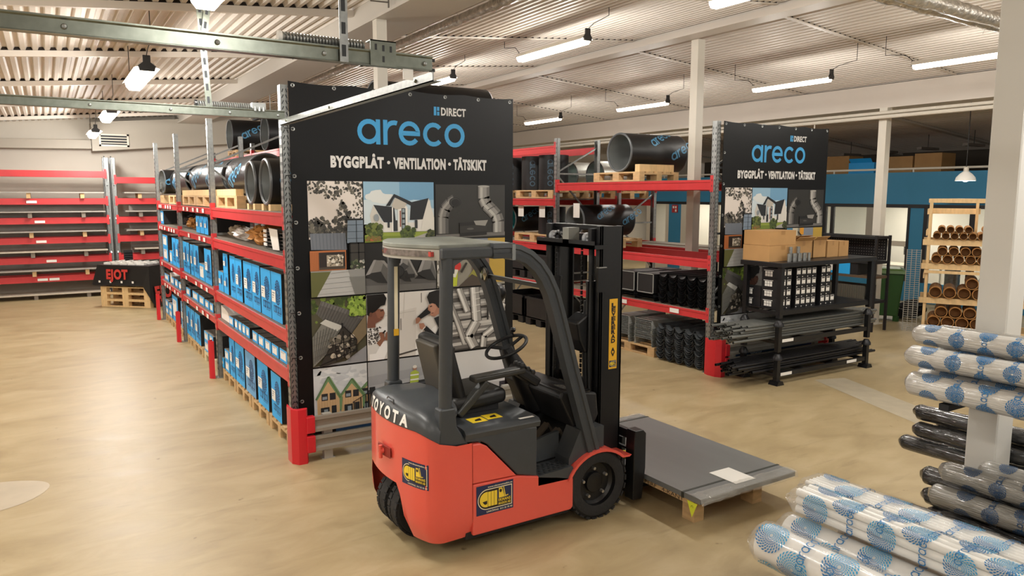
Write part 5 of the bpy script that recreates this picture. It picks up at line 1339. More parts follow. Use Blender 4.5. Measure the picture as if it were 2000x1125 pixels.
# ================================================================== CARTONS IN THE LONG RACK
M_CBLK = mat('carton_black', '1a1b1d', .5)
M_CTOP = mat('carton_top', '6f6a62', .6, var=.2, vscale=9)
_sp = spiral_cells(18, 5, .14, 1.0, .70)
_ct, _cw = stroke_cells('caracol', .16, .14, 14)
def carton(y0, y1, z0, z1, label, group, x0=1.845, depth=.55, m=None, lab=True, emblem=True, words=True, white=False):
    t = thing('carton', label, 'carton', (x0+depth/2, (y0+y1)/2, z0), group=group)
    g = .004; y0 += g; y1 -= g; w = y1-y0; h = z1-z0
    b = MB(); b.quad((x0, y1, z0), (x0, y0, z0), (x0, y0, z1), (x0, y1, z1)); b.mi(1)
    b.quad((x0, y0, z0), (x0+depth, y0, z0), (x0+depth, y0, z1), (x0, y0, z1)); b.quad((x0+depth, y1, z0), (x0, y1, z0), (x0, y1, z1), (x0+depth, y1, z1))
    b.quad((x0+depth, y0, z0), (x0+depth, y1, z0), (x0+depth, y1, z1), (x0+depth, y0, z1)); b.quad((x0, y0, z0), (x0, y1, z0), (x0+depth, y1, z0), (x0+depth, y0, z0))
    b.mi(2); b.quad((x0, y0, z1), (x0+depth, y0, z1), (x0+depth, y1, z1), (x0, y1, z1))
    b.build('box', [m or M_BLUE, M_CBLK, M_CTOP], t, recalc=False)
    xf = x0-.0015
    F = lambda u, v, o=0: (xf-o, y1-u*w, z0+v*h)      # u runs to the viewer's right
    if lab:
        b = MB()
        if h > w*.75: q = (.05, .38, .42, .62)
        else: q = (.12, .2, .78, .85)
        b.quad(*[F(u, v, .0006) for u, v in ((q[0], q[1]), (q[2], q[1]), (q[2], q[3]), (q[0], q[3]))]); b.mi(1)
        for k in range(3): b.quad(*[F(u, v, .001) for u, v in ((q[0]+.06, q[3]-.045-.05*k), (q[2]-.07*(k+1), q[3]-.045-.05*k), (q[2]-.07*(k+1), q[3]-.06-.05*k), (q[0]+.06, q[3]-.06-.05*k))])
        b.build('label', [M_WHITE, M_NAVYD], t, recalc=False)
    if emblem and h > .22:
        b = MB(); r = min(w*.33, h*.3); cy = .60
        put_cells(b, _sp, lambda u, v: (xf, y1-w*.62-u*r*.82, z0+h*cy+v*min(r*1.25, h*.27)))
        if words and h > .3:
            b.build('emblem_print', M_NAVY, t, recalc=False); b = MB(); s = w*.74/_cw; put_cells(b, _ct, lambda u, v: (xf, y1-w*.2-u*s, z0+h*.17+v*s*1.7))
            b.quad((xf, y1-w*.5, z0+h*.145), (xf, y1-w*.9, z0+h*.145), (xf, y1-w*.9, z0+h*.155), (xf, y1-w*.5, z0+h*.155))
        b.build('word_print' if words and h > .3 else 'emblem_print', M_NAVY, t, recalc=False)
    return t
def side_emblem(t, x, y, z, r):
    b = MB(); b.add([(x+r*math.cos(2*PI*k/24), y, z+r*math.sin(2*PI*k/24)) for k in range(24)], [list(range(24))]); b.build('side_print', mat('side_blue', '1e4f86', .5), t, recalc=False)
G = 'blue cartons in the long rack'
SH = {'B': 'upper shelf', 'C': 'middle shelf', 'D': 'low shelf', 'F': 'floor pallets'}
def run(items, shelf, z0):
    items = sorted(items, key=lambda i: i[0])
    cols = {}; n = 0
    for it in items:
        y0, y1, za, zb, st = it
        key = round(y0, 2)
        if key not in cols: cols[key] = n; n += 1
        k = cols[key]
        same = [i for i in items if round(i[0], 2) == key]
        h = zb-za
        size = 'tall blue carton' if h > .4 else ('small blue carton' if h < .16 else 'blue carton')
        if st == 'p': size = size.replace('blue', 'pale blue')
        where = ''
        if len(same) > 1:
            same.sort(key=lambda i: i[2]); where = {0: 'lowest in its stack, ', len(same)-1: 'top of its stack, '}.get(same.index(it), 'middle of its stack, ')
        t = carton(y0, y1, z0+za, z0+zb, f'{size}, {where}{ORD[k]} from the banner post on the {SH[shelf]}', G, m=M_BLUEP if st == 'p' else None, lab=st != 'n', emblem=h > .2)
        if st == 's': side_emblem(t, 2.1, y0+.001, z0+(za+zb)/2, min(.1, h*.42))
run([(9.80, 10.12, 0, .25, ''), (9.50, 9.78, 0, .25, ''), (9.50, 9.78, .252, .5, ''), (9.08, 9.38, 0, .5, 'n'), (8.74, 9.08, 0, .49, ''), (8.25, 8.66, 0, .49, ''), (7.90, 8.25, 0, .49, ''), (7.46, 7.87, 0, .48, ''), (7.06, 7.45, 0, .48, ''),
     (14.75, 15.4, 0, .25, ''), (14.75, 15.4, .252, .48, ''), (14.22, 14.56, 0, .23, ''), (13.78, 14.2, 0, .48, 'n'), (13.3, 13.77, 0, .48, ''), (12.58, 12.98, 0, .48, ''), (12.36, 12.575, 0, .48, ''), (12.0, 12.28, 0, .47, ''), (11.54, 11.98, 0, .48, ''), (11.1, 11.52, 0, .24, ''), (10.58, 11.08, 0, .48, '')], 'C', 1.172)
run([(9.30, 9.55, 0, .11, ''), (9.06, 9.25, 0, .12, ''), (8.86, 9.04, 0, .12, ''), (8.66, 8.84, 0, .12, ''), (8.47, 8.65, 0, .12, ''), (8.09, 8.34, 0, .12, ''), (7.81, 8.07, 0, .12, ''), (7.54, 7.79, 0, .12, ''), (7.25, 7.52, 0, .12, ''), (6.92, 7.22, 0, .125, ''),
     (14.8, 15.4, 0, .12, ''), (14.18, 14.5, 0, .13, ''), (13.72, 14.1, 0, .14, ''), (13.3, 13.66, 0, .13, ''), (12.46, 12.86, 0, .12, ''), (11.72, 12.26, 0, .13, ''), (11.24, 11.68, 0, .13, ''), (10.88, 11.2, 0, .12, ''), (10.58, 10.84, 0, .12, '')], 'D', .80)
run([(9.99, 10.13, 0, .13, ''), (9.66, 9.94, 0, .14, ''), (9.66, 9.94, .142, .28, ''), (9.33, 9.63, 0, .48, ''), (8.82, 9.3, 0, .48, ''), (8.28, 8.76, 0, .48, 'p'), (7.72, 8.18, 0, .48, ''), (7.22, 7.6, 0, .47, ''),
     (15.1, 15.5, 0, .12, ''), (15.1, 15.5, .122, .26, 's'), (14.62, 15.05, 0, .13, ''), (14.62, 15.05, .132, .25, 's'), (13.9, 14.55, 0, .46, ''), (13.16, 13.56, 0, .46, 'p'), (12.6, 12.98, 0, .46, ''), (12.2, 12.58, 0, .46, ''), (11.7, 12.17, 0, .46, ''), (11.05, 11.4, 0, .15, ''), (11.05, 11.4, .152, .29, ''), (10.7, 11.0, 0, .16, ''), (10.7, 11.0, .162, .3, 's')], 'F', .15)
run([(15.1, 15.5, 0, .24, ''), (11.3, 11.62, 0, .24, ''), (10.98, 11.28, 0, .24, ''), (10.68, 10.96, 0, .24, '')], 'B', 1.853)
# white packets on the low shelf
t = thing('folded_sheets', 'white folded sheet packets on the low shelf by the second post', 'packet', (2.1, 9.85, .8))
b = MB(); b.prism([(9.6, .802), (10.12, .802), (10.12, .97), (9.85, .95), (9.68, .92)], 1.86, 2.4, 'yz'); b.build('packet', M_WHITE, t)
t = thing('folded_sheets', 'white packet on the low shelf in the last carton bay', 'packet', (2.1, 14.6, .8))
b = MB(); b.prism([(14.52, .802), (14.76, .802), (14.76, .98), (14.6, .96), (14.53, .93)], 1.86, 2.4, 'yz'); b.build('packet', M_WHITE, t)

# ------------------------------------------------------------------ pallets
def pallet_mb(x0, y0, z, lx=1.2, ly=.8, longx=True):
    b = MB()
    L, S = (lx, ly)
    def B(u0, v0, za, u1, v1, zb):
        if longx: b.box(x0+u0, y0+v0, z+za, x0+u1, y0+v1, z+zb)
        else: b.box(x0+v0, y0+u0, z+za, x0+v1, y0+u1, z+zb)
    for k in range(5):
        v = (S-.1)*k/4; B(0, v, .122, L, v+.1, .144)
    for k in range(3):
        u = (L-.145)*k/2; B(u, 0, .1, u+.145, S, .122)
        v = (S-.1)*k/2; B(0, v, 0, L, v+.1, .022)
        for j in range(3):
            uu = (L-.145)*j/2; B(uu, v, .022, uu+.145, v+.1, .1)
    return b
def pallet(x0, y0, z, label, group, lx=1.2, ly=.8, longx=True, m=None):
    t = pallet_mb(x0, y0, z, lx, ly, longx).build('pallet', m or M_WOOD)
    return tag(t, label, 'pallet', group)
for k, y in enumerate((6.95, 7.74, 8.53, 9.32)): pallet(1.84, y, 0, f'timber pallet under the floor cartons, {ORD[k]} from the banner post', 'pallets under the cartons', lx=.98, ly=.75)
for k, (y, w) in enumerate(((11.55, .75), (12.32, .62), (13.15, .75), (13.95, .75), (14.75, .76))): pallet(1.84, y, 0, f'timber pallet under the floor cartons, {ORD[k+5]} from the banner post', 'pallets under the cartons', lx=.98, ly=w)
pallet(1.84, 10.62, 0, 'pale cream pallet under the small cartons beside the second post guard', 'pallets under the cartons', lx=.98, ly=.8, m=mat('pale_pallet', 'd9cba8', .6))

# ------------------------------------------------------------------ black insulated pipes
M_PIPE = mat('pipe_black', '111214', .42, bump=.06, bscale=6)
M_PIN = mat('pipe_inside', '8d908e', .4, .5)
M_PTEAL = mat('pipe_teal', '3f9aa0', .45)
M_PPRT = mat('pipe_print', '4f8bb0', .5)
_ar, _aw = stroke_cells('areco', .2, .13, 20)
def pipe(c, axis, L, r, label, group='black printed pipes', inner=M_PIN, slope=28, prints=((.2, 20, .34),), wall=.02, m=None, pm_=None, rz=None):
    """hollow pipe; axis angle in the floor plane (degrees from +x); prints: (start along, angle about, size)"""
    a = R(axis); d = Vector((math.cos(a), math.sin(a), 0)); sd = Vector((-math.sin(a), math.cos(a), 0)); up = Vector((0, 0, 1)); c = Vector(c)
    t = thing('pipe', label, 'pipe', (c.x, c.y, c.z-r), group=group)
    def ringpts(s, rr, n=40): return [c+d*s+(sd*math.cos(2*PI*k/n)+up*math.sin(2*PI*k/n))*rr for k in range(n)]
    n = 40; b = MB()
    R0 = ringpts(-L/2, r); R1 = ringpts(L/2, r)
    b.add(R0+R1, [(k, (k+1) % n, n+(k+1) % n, n+k) for k in range(n)]); b.build('shell', m or M_PIPE, t, smooth=True)
    b = MB(); ri = r-wall
    I0 = ringpts(-L/2+.002, ri); I1 = ringpts(L/2-.002, ri)
    b.add(I0+I1, [(k, n+k, n+(k+1) % n, (k+1) % n) for k in range(n)]); b.build('lining', inner, t, smooth=True)
    for s in (-L/2, L/2):
        b = MB(); b.tube([c+d*s+(sd*math.cos(2*PI*k/n)+up*math.sin(2*PI*k/n))*(r-wall/2) for k in range(n)], wall*.6, 8, closed=True)
        b.build('rim', mat('pipe_rim', '55585a', .4), t, smooth=True)
    if prints:
        for s0, ang, sz in prints:
            b = MB(); f = sz/_aw*1.0; an = R(ang); sl = R(slope); cs, sn = math.cos(sl), math.sin(sl)
            def fn(u, v):
                u, v = u*f, v*f; q = u*cs-v*sn; w = u*sn+v*cs
                th = an-w/r
                return c+d*(-L/2+s0+q)+(sd*math.cos(th)+up*math.sin(th))*(r+.0025)
            put_cells(b, _ar, fn); b.build('print', pm_ or M_PPRT, t, recalc=False)
    return t
# on top of the long rack
pallet(1.86, 8.9, 2.236, 'timber pallet on top of the long rack, behind the two pipe rings', 'pallets on top of the long rack', longx=False, lx=1.2)
pallet(1.86, 10.4, 2.236, 'timber pallet under the long black pipe on top of the rack', 'pallets on top of the long rack', longx=False)
pallet(1.86, 13.2, 2.236, 'far timber pallet under the long black pipe', 'pallets on top of the long rack', longx=False)
pallet(1.86, 11.65, 2.236, 'second timber pallet under the long black pipe', 'pallets on top of the long rack', longx=False)
pallet(1.86, 15.02, 2.236, 'timber pallet at the far end of the rack top', 'pallets on top of the long rack', lx=.8, ly=.5)
def timber(x0, y0, z0, x1, y1, z1, label):
    b = MB(); b.box(x0, y0, z0, x1, y1, z1); return tag(b.build('timber_batten', M_WOODL), label, 'timber', 'timbers under the black pipes')
timber(1.87, 8.98, 2.382, 1.955, 10.1, 2.46, 'new timber along the pallet before the second post')
timber(1.87, 10.4, 2.382, 1.955, 12.9, 2.46, 'new timber along the pallets below the long printed pipe')
pipe((2.22, 14.15, 2.382+.25), -90, 1.7, .245, 'black printed pipe on the rack top between the two far posts', prints=((.3, 222, .8),), slope=17, group='black pipes on the rack top')
pipe((2.22, 11.6, 2.382+.25), -90, 2.55, .245, 'long black printed pipe on the rack top between the middle posts', prints=((.25, 222, .9), (1.45, 222, .9)), slope=17, group='black pipes on the rack top')
pipe((2.22, 9.5, 2.382+.25), -90, 1.1, .245, 'black printed pipe on the rack top just before the second post', prints=((.15, 222, .7),), slope=17, group='black pipes on the rack top')
pallet(1.9, 7.4, 2.236, 'timber pallet under the two short pipes by the banner', 'pallets on top of the long rack', longx=False, lx=1.35) if False else None
for y in (7.75, 8.4):
    timber(1.9, y-.18, 2.236, 2.7, y-.1, 2.30, f'timber cradle under the {"nearer" if y < 8 else "farther"} short pipe, banner side'); timber(1.9, y+.1, 2.236, 2.7, y+.18, 2.30, f'timber cradle under the {"nearer" if y < 8 else "farther"} short pipe, far side')
pipe((2.28, 8.4, 2.525), 0, .74, .235, 'short black pipe ring facing the aisle, next to the pallet', prints=(), group='short pipes by the banner', wall=.03)
pipe((2.28, 7.75, 2.525), 0, .74, .235, 'short black pipe ring facing the aisle, next to the banner', prints=((.1, 190, .4),), group='short pipes by the banner', wall=.03)
for k, y in enumerate((15.15, 15.42)):
    pipe((2.1, y+.12, 2.382+.245), 8, .45, .235 if k else .22, ['short black pipe with white ties at the far end of the rack top', 'short black pipe behind, at the very end of the rack top'][k], prints=((.02, 200, .5),), group='short pipes at the rack end') if k == 0 else None
b = MB()
for x, y, z in ((1.84, 15.0, 2.62), (1.845, 15.36, 2.66)): b.add([(x, y, z), (x-.02, y-.09, z-.02), (x-.03, y-.1, z-.22), (x-.005, y+.02, z-.24)], [[0, 1, 2, 3]]); b.add([(x+.004, y, z), (x-.016, y-.09, z-.02), (x-.026, y-.1, z-.22), (x-.001, y+.02, z-.24)], [[3, 2, 1, 0]])
tag(b.build('paper_tag', M_WHITE), 'white paper tags hanging at the short pipe on the rack end', 'paper tag')
# behind: upper level of the rear rack
pipe((3.72, 15.8, 3.13+.145+.302), 0, 1.0, .30, 'big black pipe high up behind the carton rack posts', prints=((.2, 200, .6),), group='pipes high on the rear rack')
pallet(3.25, 15.4, 3.125, 'pallet under the big pipe high behind the carton rack', 'high pallets of the rear rack', lx=.9, ly=.8)
pipe((3.74, 12.9, 3.125+.282), 0, 1.1, .28, 'black pipe on the high beams behind the zinc post', prints=(), group='pipes high on the rear rack')
pipe((3.76, 7.75, 3.125+.25), 0, 1.35, .245, 'black pipe lying across behind the top edge of the large banner', prints=((.72, 60, .45),), group='pipes high on the rear rack')
t = thing('heater_unit', 'white louvred unit hanging under the roof behind the large banner post', 'air unit', (3.75, 14.1, 3.74))
b = MB(); b.box(3.3, 13.7, 3.78, 4.2, 14.5, 3.88); b.build('housing', M_CREAM, t, bevel=.02)
b = MB()
for k in range(6): b.box(3.36+.14*k, 13.74, 3.755, 3.44+.14*k, 14.46, 3.779)
b.build('louvre', M_DARK, t)
for x in (3.6, 4.1):
    b = MB(); b.tube([(x, 14.1, 3.88), (x, 14.1, roofz(x))], .008, 6); b.build('rod', M_GALV, t)
# misc goods on the upper shelf
t = thing('wrapping_paper', 'crumpled brown paper lying among white profiles on the upper shelf', 'paper', (2.1, 8.2, 1.85))
def crumple(c, sx, sy, sz, seed, n=9):
    q = random.Random(seed); b = MB(); vs = []; c = Vector(c)
    for i in range(n+1):
        th = PI*i/n
        for k in range(12):
            ph = 2*PI*k/12; f = q.uniform(.62, 1.15)
            vs.append((c.x+sx*math.sin(th)*math.cos(ph)*f, c.y+sy*math.sin(th)*math.sin(ph)*f, max(c.z-sz+.001, c.z+sz*math.cos(th)*f)))
    b.add(vs, [(i*12+k, i*12+(k+1) % 12, (i+1)*12+(k+1) % 12, (i+1)*12+k) for i in range(n) for k in range(12)])
    return b
M_KRAFT = mat('kraft_paper', 'c48a48', .7, var=.12)
crumple((2.05, 8.62, 1.955), .16, .2, .1, 4).build('paper', M_KRAFT, t); crumple((1.98, 8.25, 1.93), .1, .17, .078, 9).build('paper', M_KRAFT, t)
b = MB(); b.prism([(8.2, 1.92), (8.6, 2.07), (8.75, 2.0), (8.4, 1.93)], 2.1, 2.5, 'yz'); b.build('paper', M_KRAFT, t)
t = crumple((2.02, 9.25, 1.93), .14, .24, .078, 3).build('plastic_bag', mat('white_bag', 'e6e2dc', .4)); tag(t, 'crumpled white plastic bag on the upper shelf beside the brown paper', 'bag')
t = crumple((2.05, 9.85, 1.935), .12, .15, .08, 13).build('plastic_bag', mat('beige_bag', 'a89a82', .5)); tag(t, 'beige plastic bag on the upper shelf against the second post', 'bag')
for k in range(6):
    b = MB(); z = 1.853+.034*k
    b.prism([(7.05-.02*k, z), (7.85-.015*k, z), (7.86-.015*k, z+.028), (7.84-.015*k, z+.03), (7.83-.015*k, z+.006), (7.05-.02*k, z+.006)], 1.9, 2.6, 'yz')
    tag(b.build('metal_profile', mat('profile_grey', '8b8a86', .35, .4)), f'long grey sheet profile on the upper shelf, {["lowest", "second from the bottom", "third from the bottom", "fourth from the bottom", "second from the top", "topmost"][k]}', 'profile', 'grey profiles on the upper shelf')
b = MB(); b.add([(1.885, 7.62, 2.065), (1.885, 7.3, 2.06), (1.87, 7.18, 1.87), (1.87, 7.42, 1.86)], [[0, 1, 2, 3]]); b.add([(1.889, 7.62, 2.065), (1.889, 7.3, 2.06), (1.874, 7.18, 1.87), (1.874, 7.42, 1.86)], [[3, 2, 1, 0]])
tag(b.build('paper_sheet', M_WHITE), 'white sheet of paper hanging over the grey profiles', 'paper')
b = MB()
for k in range(4): b.box(1.885, 7.72, 1.88+.045*k, 1.893, 7.84, 1.91+.045*k)
tag(b.build('profile_label', M_WHITE), 'white sticker strip on the ends of the grey profiles', 'label')
for k, (y, sx) in enumerate(((12.3, .3), (13.45, .25), (14.3, .3))):
    t = crumple((2.15, y, 1.953), .2, sx, .1, 20+k).build('black_bag', M_BLACKM); tag(t, f'black plastic sack on the upper shelf, {ORD[k]} beyond the blue cartons', 'sack', 'black sacks on the upper shelf')
t = crumple((2.0, 12.85, 1.94), .1, .15, .09, 31).build('wrapping_paper', M_KRAFT); tag(t, 'brown paper lump between the black sacks of the upper shelf', 'paper')

# ================================================================== GUTTER RACK GOODS
pallet(7.55, 8.5, 2.606, 'timber pallet under the big pipe on top of the gutter rack', 'pallets in the gutter rack', longx=False, lx=1.1, ly=.8)
timber(7.6, 8.56, 2.752, 8.3, 8.66, 2.86, 'pale timber chock under the big pipe on the gutter rack top')
pipe((8.2, 9.05, 2.752+.303), 0, 1.16, .3, 'big black printed pipe topping the gutter rack by the slim column', prints=((.45, 165, .6), (.85, 205, .62)), group='big pipes of the gutter rack', wall=.03)
pallet(7.55, 9.3, 1.546, 'timber pallet under the printed pipes on the second beam', 'pallets in the gutter rack', longx=False, lx=1.2, ly=.8)
pipe((8.14, 10.14, 1.692+.272), 0, 1.1, .27, 'big black printed pipe with a white tag above the mast', prints=((.3, 178, .5), (.85, 200, .5)), group='big pipes of the gutter rack', wall=.03)
b = MB(); b.box(7.56, 9.98, 2.02, 7.565, 10.15, 2.26); tag(b.build('paper_tag', M_WHITE), 'white paper tag on the pipe over the mast', 'paper tag', 'paper tags on pipes')
# second bay of the gutter rack
pallet(7.55, 10.75, 2.34, 'timber pallet with the standing black pipes', 'pallets in the gutter rack', longx=False)
pallet(7.55, 12.2, 2.34, 'farther timber pallet with standing black pipes', 'pallets in the gutter rack', longx=False)
def standing(x, y, z, r, h, label):
    t = thing('pipe', label, 'pipe', (x, y, z), group='standing black pipes'); ks = .105 if h > .5 else .082
    b = MB(); b.lathe([(r-.02, 0), (r, 0), (r, h), (r-.02, h), (r-.02, 0)], (x, y, z), 'z', 32); b.build('shell', M_PIPE, t, smooth=True)
    b = MB(); f = ks; put_cells(b, _ar, lambda u, v: (x+(r+.002)*math.cos(PI+.75-(v*f-.05)/r), y+(r+.002)*math.sin(PI+.75-(v*f-.05)/r), z+h-.08-u*f*.9)); b.build('print', mat('pipe_print_dim', '3d5566', .5), t, recalc=False)
for k, (x, y) in enumerate(((7.85, 11.15), (7.87, 11.75), (7.86, 12.5))): standing(x, y, 2.486, .27, .62, f'black pipe section standing upright, {ORD[k]} from the zinc post')
standing(7.86, 11.2, 1.695, .25, .488, 'short black printed pipe standing upright on the second beam near the mast')
pallet(7.55, 10.8, 1.546, 'pallet below the teal lined pipe', 'pallets in the gutter rack', longx=False)
pipe((8.0, 12.25, 1.692+.243), 0, .8, .24, 'black pipe with teal lining beside the large banner edge', inner=M_PTEAL, prints=((.15, 195, .5),), group='big pipes of the gutter rack')
for k, y in enumerate((11.75, 11.05)):
    b = MB(); b.box(7.535, y-.09, 2.0, 7.54, y+.09, 2.26); tag(b.build('paper_tag', M_WHITE), ['white paper tag hanging before the teal lined pipe', 'white paper tag on the sideways pipe'][k], 'paper tag', 'paper tags on pipes')
# zinc ducts on the rear rack
M_DUCT = mat('spiral_duct', 'b9bab4', .3, .7, var=.1, vscale=12)
for k, (x, y, r) in enumerate(((9.2, 9.3, .27), (9.24, 11.2, .28), (9.24, 12.0, .28), (9.24, 12.8, .27))):
    z = 2.325 if y > 10.6 else 2.606
    if y > 10.6: pipe((x, y, z+.1525+r), 0, .8, r, f'silver spiral duct on the rear rack, {ORD[k-1]} behind the zinc brace', inner=mat('duct_in', '8f9a96', .4, .4), prints=(), m=M_DUCT, group='silver spiral ducts')
pallet(8.85, 10.6, 2.33, 'pallet under the nearer silver ducts', 'pallets of the rear rack', longx=False); pallet(8.85, 12.0, 2.33, 'pallet under the farther silver ducts', 'pallets of the rear rack', longx=False)
# black plastic pallet boxes
def pbox(y0, y1, z, label, x0=7.52, d=.78, h=.52):
    t = thing('pallet_box', label, 'pallet box', (x0+d/2, (y0+y1)/2, z), group='black plastic pallet boxes')
    b = MB(); w = .03
    b.box(x0, y0, z+.13, x0+w, y1, z+h); b.box(x0+d-w, y0, z+.13, x0+d, y1, z+h); b.box(x0, y0, z+.13, x0+d, y0+w, z+h); b.box(x0, y1-w, z+.13, x0+d, y1, z+h); b.box(x0, y0, z+.12, x0+d, y1, z+.15)
    b.box(x0-.012, y0-.006, z+h-.04, x0+.012, y1+.006, z+h); b.mi(1)
    for k in range(3): b.lathe([(0, -.004), (.012, -.004)], (x0-.001, y0+(y1-y0)*(k+1)/4, z+.28), 'x', 8)
    b.build('bin', [M_PLAS, M_DARK], t)
    for k in range(3):
        b = MB(); y = y0+(y1-y0-.16)*k/2; b.box(x0, y, z, x0+d, y+.16, z+.12); b.build('foot', M_PLAS, t)
pbox(10.7, 11.55, 0, 'black plastic pallet box on the floor, closer to the mast'); pbox(11.65, 12.5, 0, 'black plastic pallet box on the floor, near the banner edge')
pbox(10.7, 11.5, .87, 'black plastic pallet box on the shelf behind the curved guard post', h=.46); pbox(11.6, 12.4, .87, 'black plastic pallet box on the shelf, near the banner edge', h=.46)

# gutters: nested profiles seen from their ends, running across the rack
M_GUT = mat('gutter_black', '141517', .35)
M_GUTG = mat('gutter_grey', '5b5d5d', .35, .3)
M_SHEE = mat('sheet_edge', 'a6a8a4', .4, .1)
def u_profile(w, d, th, lip):
    """half round gutter cross-section (y,z), open upwards"""
    o = []; i = []; c = math.cos(R(20)); s0 = math.sin(R(20))
    for k in range(13):
        a = R(200+140*k/12); q = (math.sin(a)+1)/(1-s0); qi = q*(1-th/d)+th/d
        o.append((w/2*math.cos(a)/c, d*q)); i.append(((w/2-th*1.1)*math.cos(a)/c, d*qi))
    return o+[(w/2+lip, d), (w/2+lip, d+th)]+[(w/2-th, d+th)]+list(reversed(i))+[(-w/2-lip, d+th), (-w/2-lip, d)]
def hat_profile(w, h, th):
    pts = [(-w/2-.02, 0), (-w/2, 0), (-w/2+.012, h), (w/2-.012, h), (w/2, 0), (w/2+.02, 0)]
    return pts+[(x, z+th if abs(x) > w/2-.02 and z < h/2 else z-th*0+th) for x, z in reversed(pts)]
def gutter_set(x0, x1, y, z0, n, pitch, w, d, m, label, group, cat='gutter', jit=.02, seed=0, hat=False):
    q = random.Random(seed)
    b = MB(); pr = hat_profile(w, d, .003) if hat else u_profile(w, d, .003, .008)
    b.prism([(py, pz) for py, pz in pr], x0, x1, 'yz')
    o = b.build('gutter' if cat == 'gutter' else 'sheet_profile', m, origin=(x0, 0, 0)); o.location = (x0, y, z0); tag(o, label, cat, group)
    for k in range(1, n): copy_tree(o, (x0+q.uniform(-jit, jit), y+(0 if hat else q.uniform(-.0015, .0015)), z0+pitch*k))
sets = [(7.15, 'first from the banner post'), (7.34, 'second from the banner post'), (7.53, 'third from the banner post'), (7.72, 'fourth from the banner post'), (7.91, 'fifth from the banner post')]
for k, (y, w) in enumerate(sets): gutter_set(7.52, 8.5, y, .842, 17, .0235, .155, .062, M_GUT, f'black half round gutter on the shelf, in the column {w}', f'shelf gutters {w}', seed=k)
for k, (y, w) in enumerate(sets): gutter_set(7.50, 8.4, y, .02, 17, .0275, .16, .065, mat('gutter_dark', '4b4e50', .35), f'dark gutter nested near the floor, in the column {w}', f'floor gutters {w}', seed=k+10)
t = thing('gutter_bearer', 'low dark bearers under the floor gutters', 'bearer', (7.95, 7.53, 0))
for x in (7.7, 8.2): MB().box(x-.04, 7.05, 0, x+.04, 8.0, .018).build('bearer', M_BLACKM, t)
# square profile bundles with bright edges on the shelf
for k, (y, z) in enumerate(((8.28, .92), (8.7, .92))):
    gutter_set(7.53, 8.5, y, .845, 3, .03, .36, .03, M_GUT, f'flat black profile lying below the square bundle, {["nearer", "farther"][k]} side', f'flat black profiles {k}', 'profile', seed=30+k, hat=True)
    t = thing('profile_bundle', ['square dark profile bundle with bright edge on the gutter shelf, beside the nested gutters', 'square dark profile bundle half hidden behind the mast'][k], 'profile bundle', (8, y, z+.03), group='square profile bundles')
    b = MB(); b.box(7.52, y-.17, z+.04, 8.5, y+.17, z+.32); b.build('profiles', M_PLAS, t)
    b = MB()
    for (a0, c0, a1, c1) in ((-.175, .035, .175, .045), (-.175, .315, .175, .325), (-.175, .035, -.165, .325), (.165, .035, .175, .325)): b.box(7.512, y+a0, z+c0, 7.522, y+a1, z+c1)
    b.build('edge', M_SHEE, t)
# grey sheets stacked on the floor pallet
pallet(7.54, 8.08, 0, 'timber pallet carrying grey cap profiles on the floor', 'pallets in the gutter rack', longx=False, lx=1.2, ly=.8)
for k, y in enumerate((8.33, 8.83)): gutter_set(7.54, 8.32, y, .146+.0, 13, .0235, .38 if k == 0 else .34, .11, M_SHEE, f'grey cap profile stacked on the floor pallet, {["beside the dark gutters", "behind the mast"][k]}', f'grey cap profiles {k}', 'profile', seed=40+k, jit=.004, hat=True)
# a few loose black lengths on the beams above
for k in range(7):
    b = MB(); y = 7.2+.24*k; b.box(7.56, y, 1.278+.0, 8.4, y+.05, 1.30); 
b = MB(); b.box(7.6, 7.1, 1.32, 8.4, 8.9, 1.335); b.box(7.6, 7.1, 1.3, 7.62, 8.9, 1.32)
for q in (7.2, 8.0, 8.8): b.box(7.62, q, .845 if q > 7.95 and False else 1.285, 8.4, q+.05, 1.32)
# ================================================================== BLACK STILLAGE WITH PIPES
st = thing('stillage', 'black stacking frames of conduit with a table top, before the small banner', 'stillage', (8.7, 6.4, 0))
def stil(z0, z1, foot, cups, fr=.10):
    for x in (7.74, 9.63):
        for y in (6.04, 6.58):
            b = MB(); b.box(x, y, z0+.02, x+.06, y+.06, z1)
            if foot: b.prism([(x-.04, z0), (x+.1, z0), (x+.07, z0+.05), (x-.01, z0+.05)], y-.04, y+.1)
            b.build('post', M_BLACK, st)
            if cups:
                b = MB(); b.lathe([(.062, z1-.05), (.062, z1-.02), (.03, z1+.03), (0, z1+.035)], (x+.03, y+.03, 0), 'z', 14); b.build('post_cup', mat('cup_dark', '2e2e30', .3, .4), st, smooth=True)
    b = MB()
    for y in (6.05, 6.59): b.box(7.8, y, z0+fr, 9.63, y+.04, z0+fr+.055)
    for x in (7.75, 8.35, 9.0, 9.64): b.box(x, 6.09, z0+fr, x+.04, 6.59, z0+fr+.04)
    b.build('base_frame', M_BLACK, st)
stil(0, .37, True, True); stil(.405, .80, False, True, .12); stil(.838, 1.5, False, False, .055)
b = MB(); b.box(7.72, 6.02, 1.5, 9.72, 6.68, 1.56); b.build('table_top', M_BLACK, st, bevel=.006)
b = MB(); b.box(7.8, 6.06, 1.08-.0, 9.63, 6.78, 1.095) if False else b.box(7.801, 6.06, .948, 9.629, 6.58, .958); b.build('shelf_plate', M_BLACK, st)
for x, z in ((7.82, .545), (7.82, .11), (9.2, .11)):
    b = MB(); b.add([(x, 6.046, z), (x+.22, 6.046, z), (x+.22, 6.046, z+.04), (x, 6.046, z+.04)], [[0, 1, 2, 3]]); b.build('paper_label', M_WHITE, st)
M_COND = mat('conduit_grey', '6c6d69', .4, .3)
M_CONDB = mat('conduit_black', '17171a', .35)
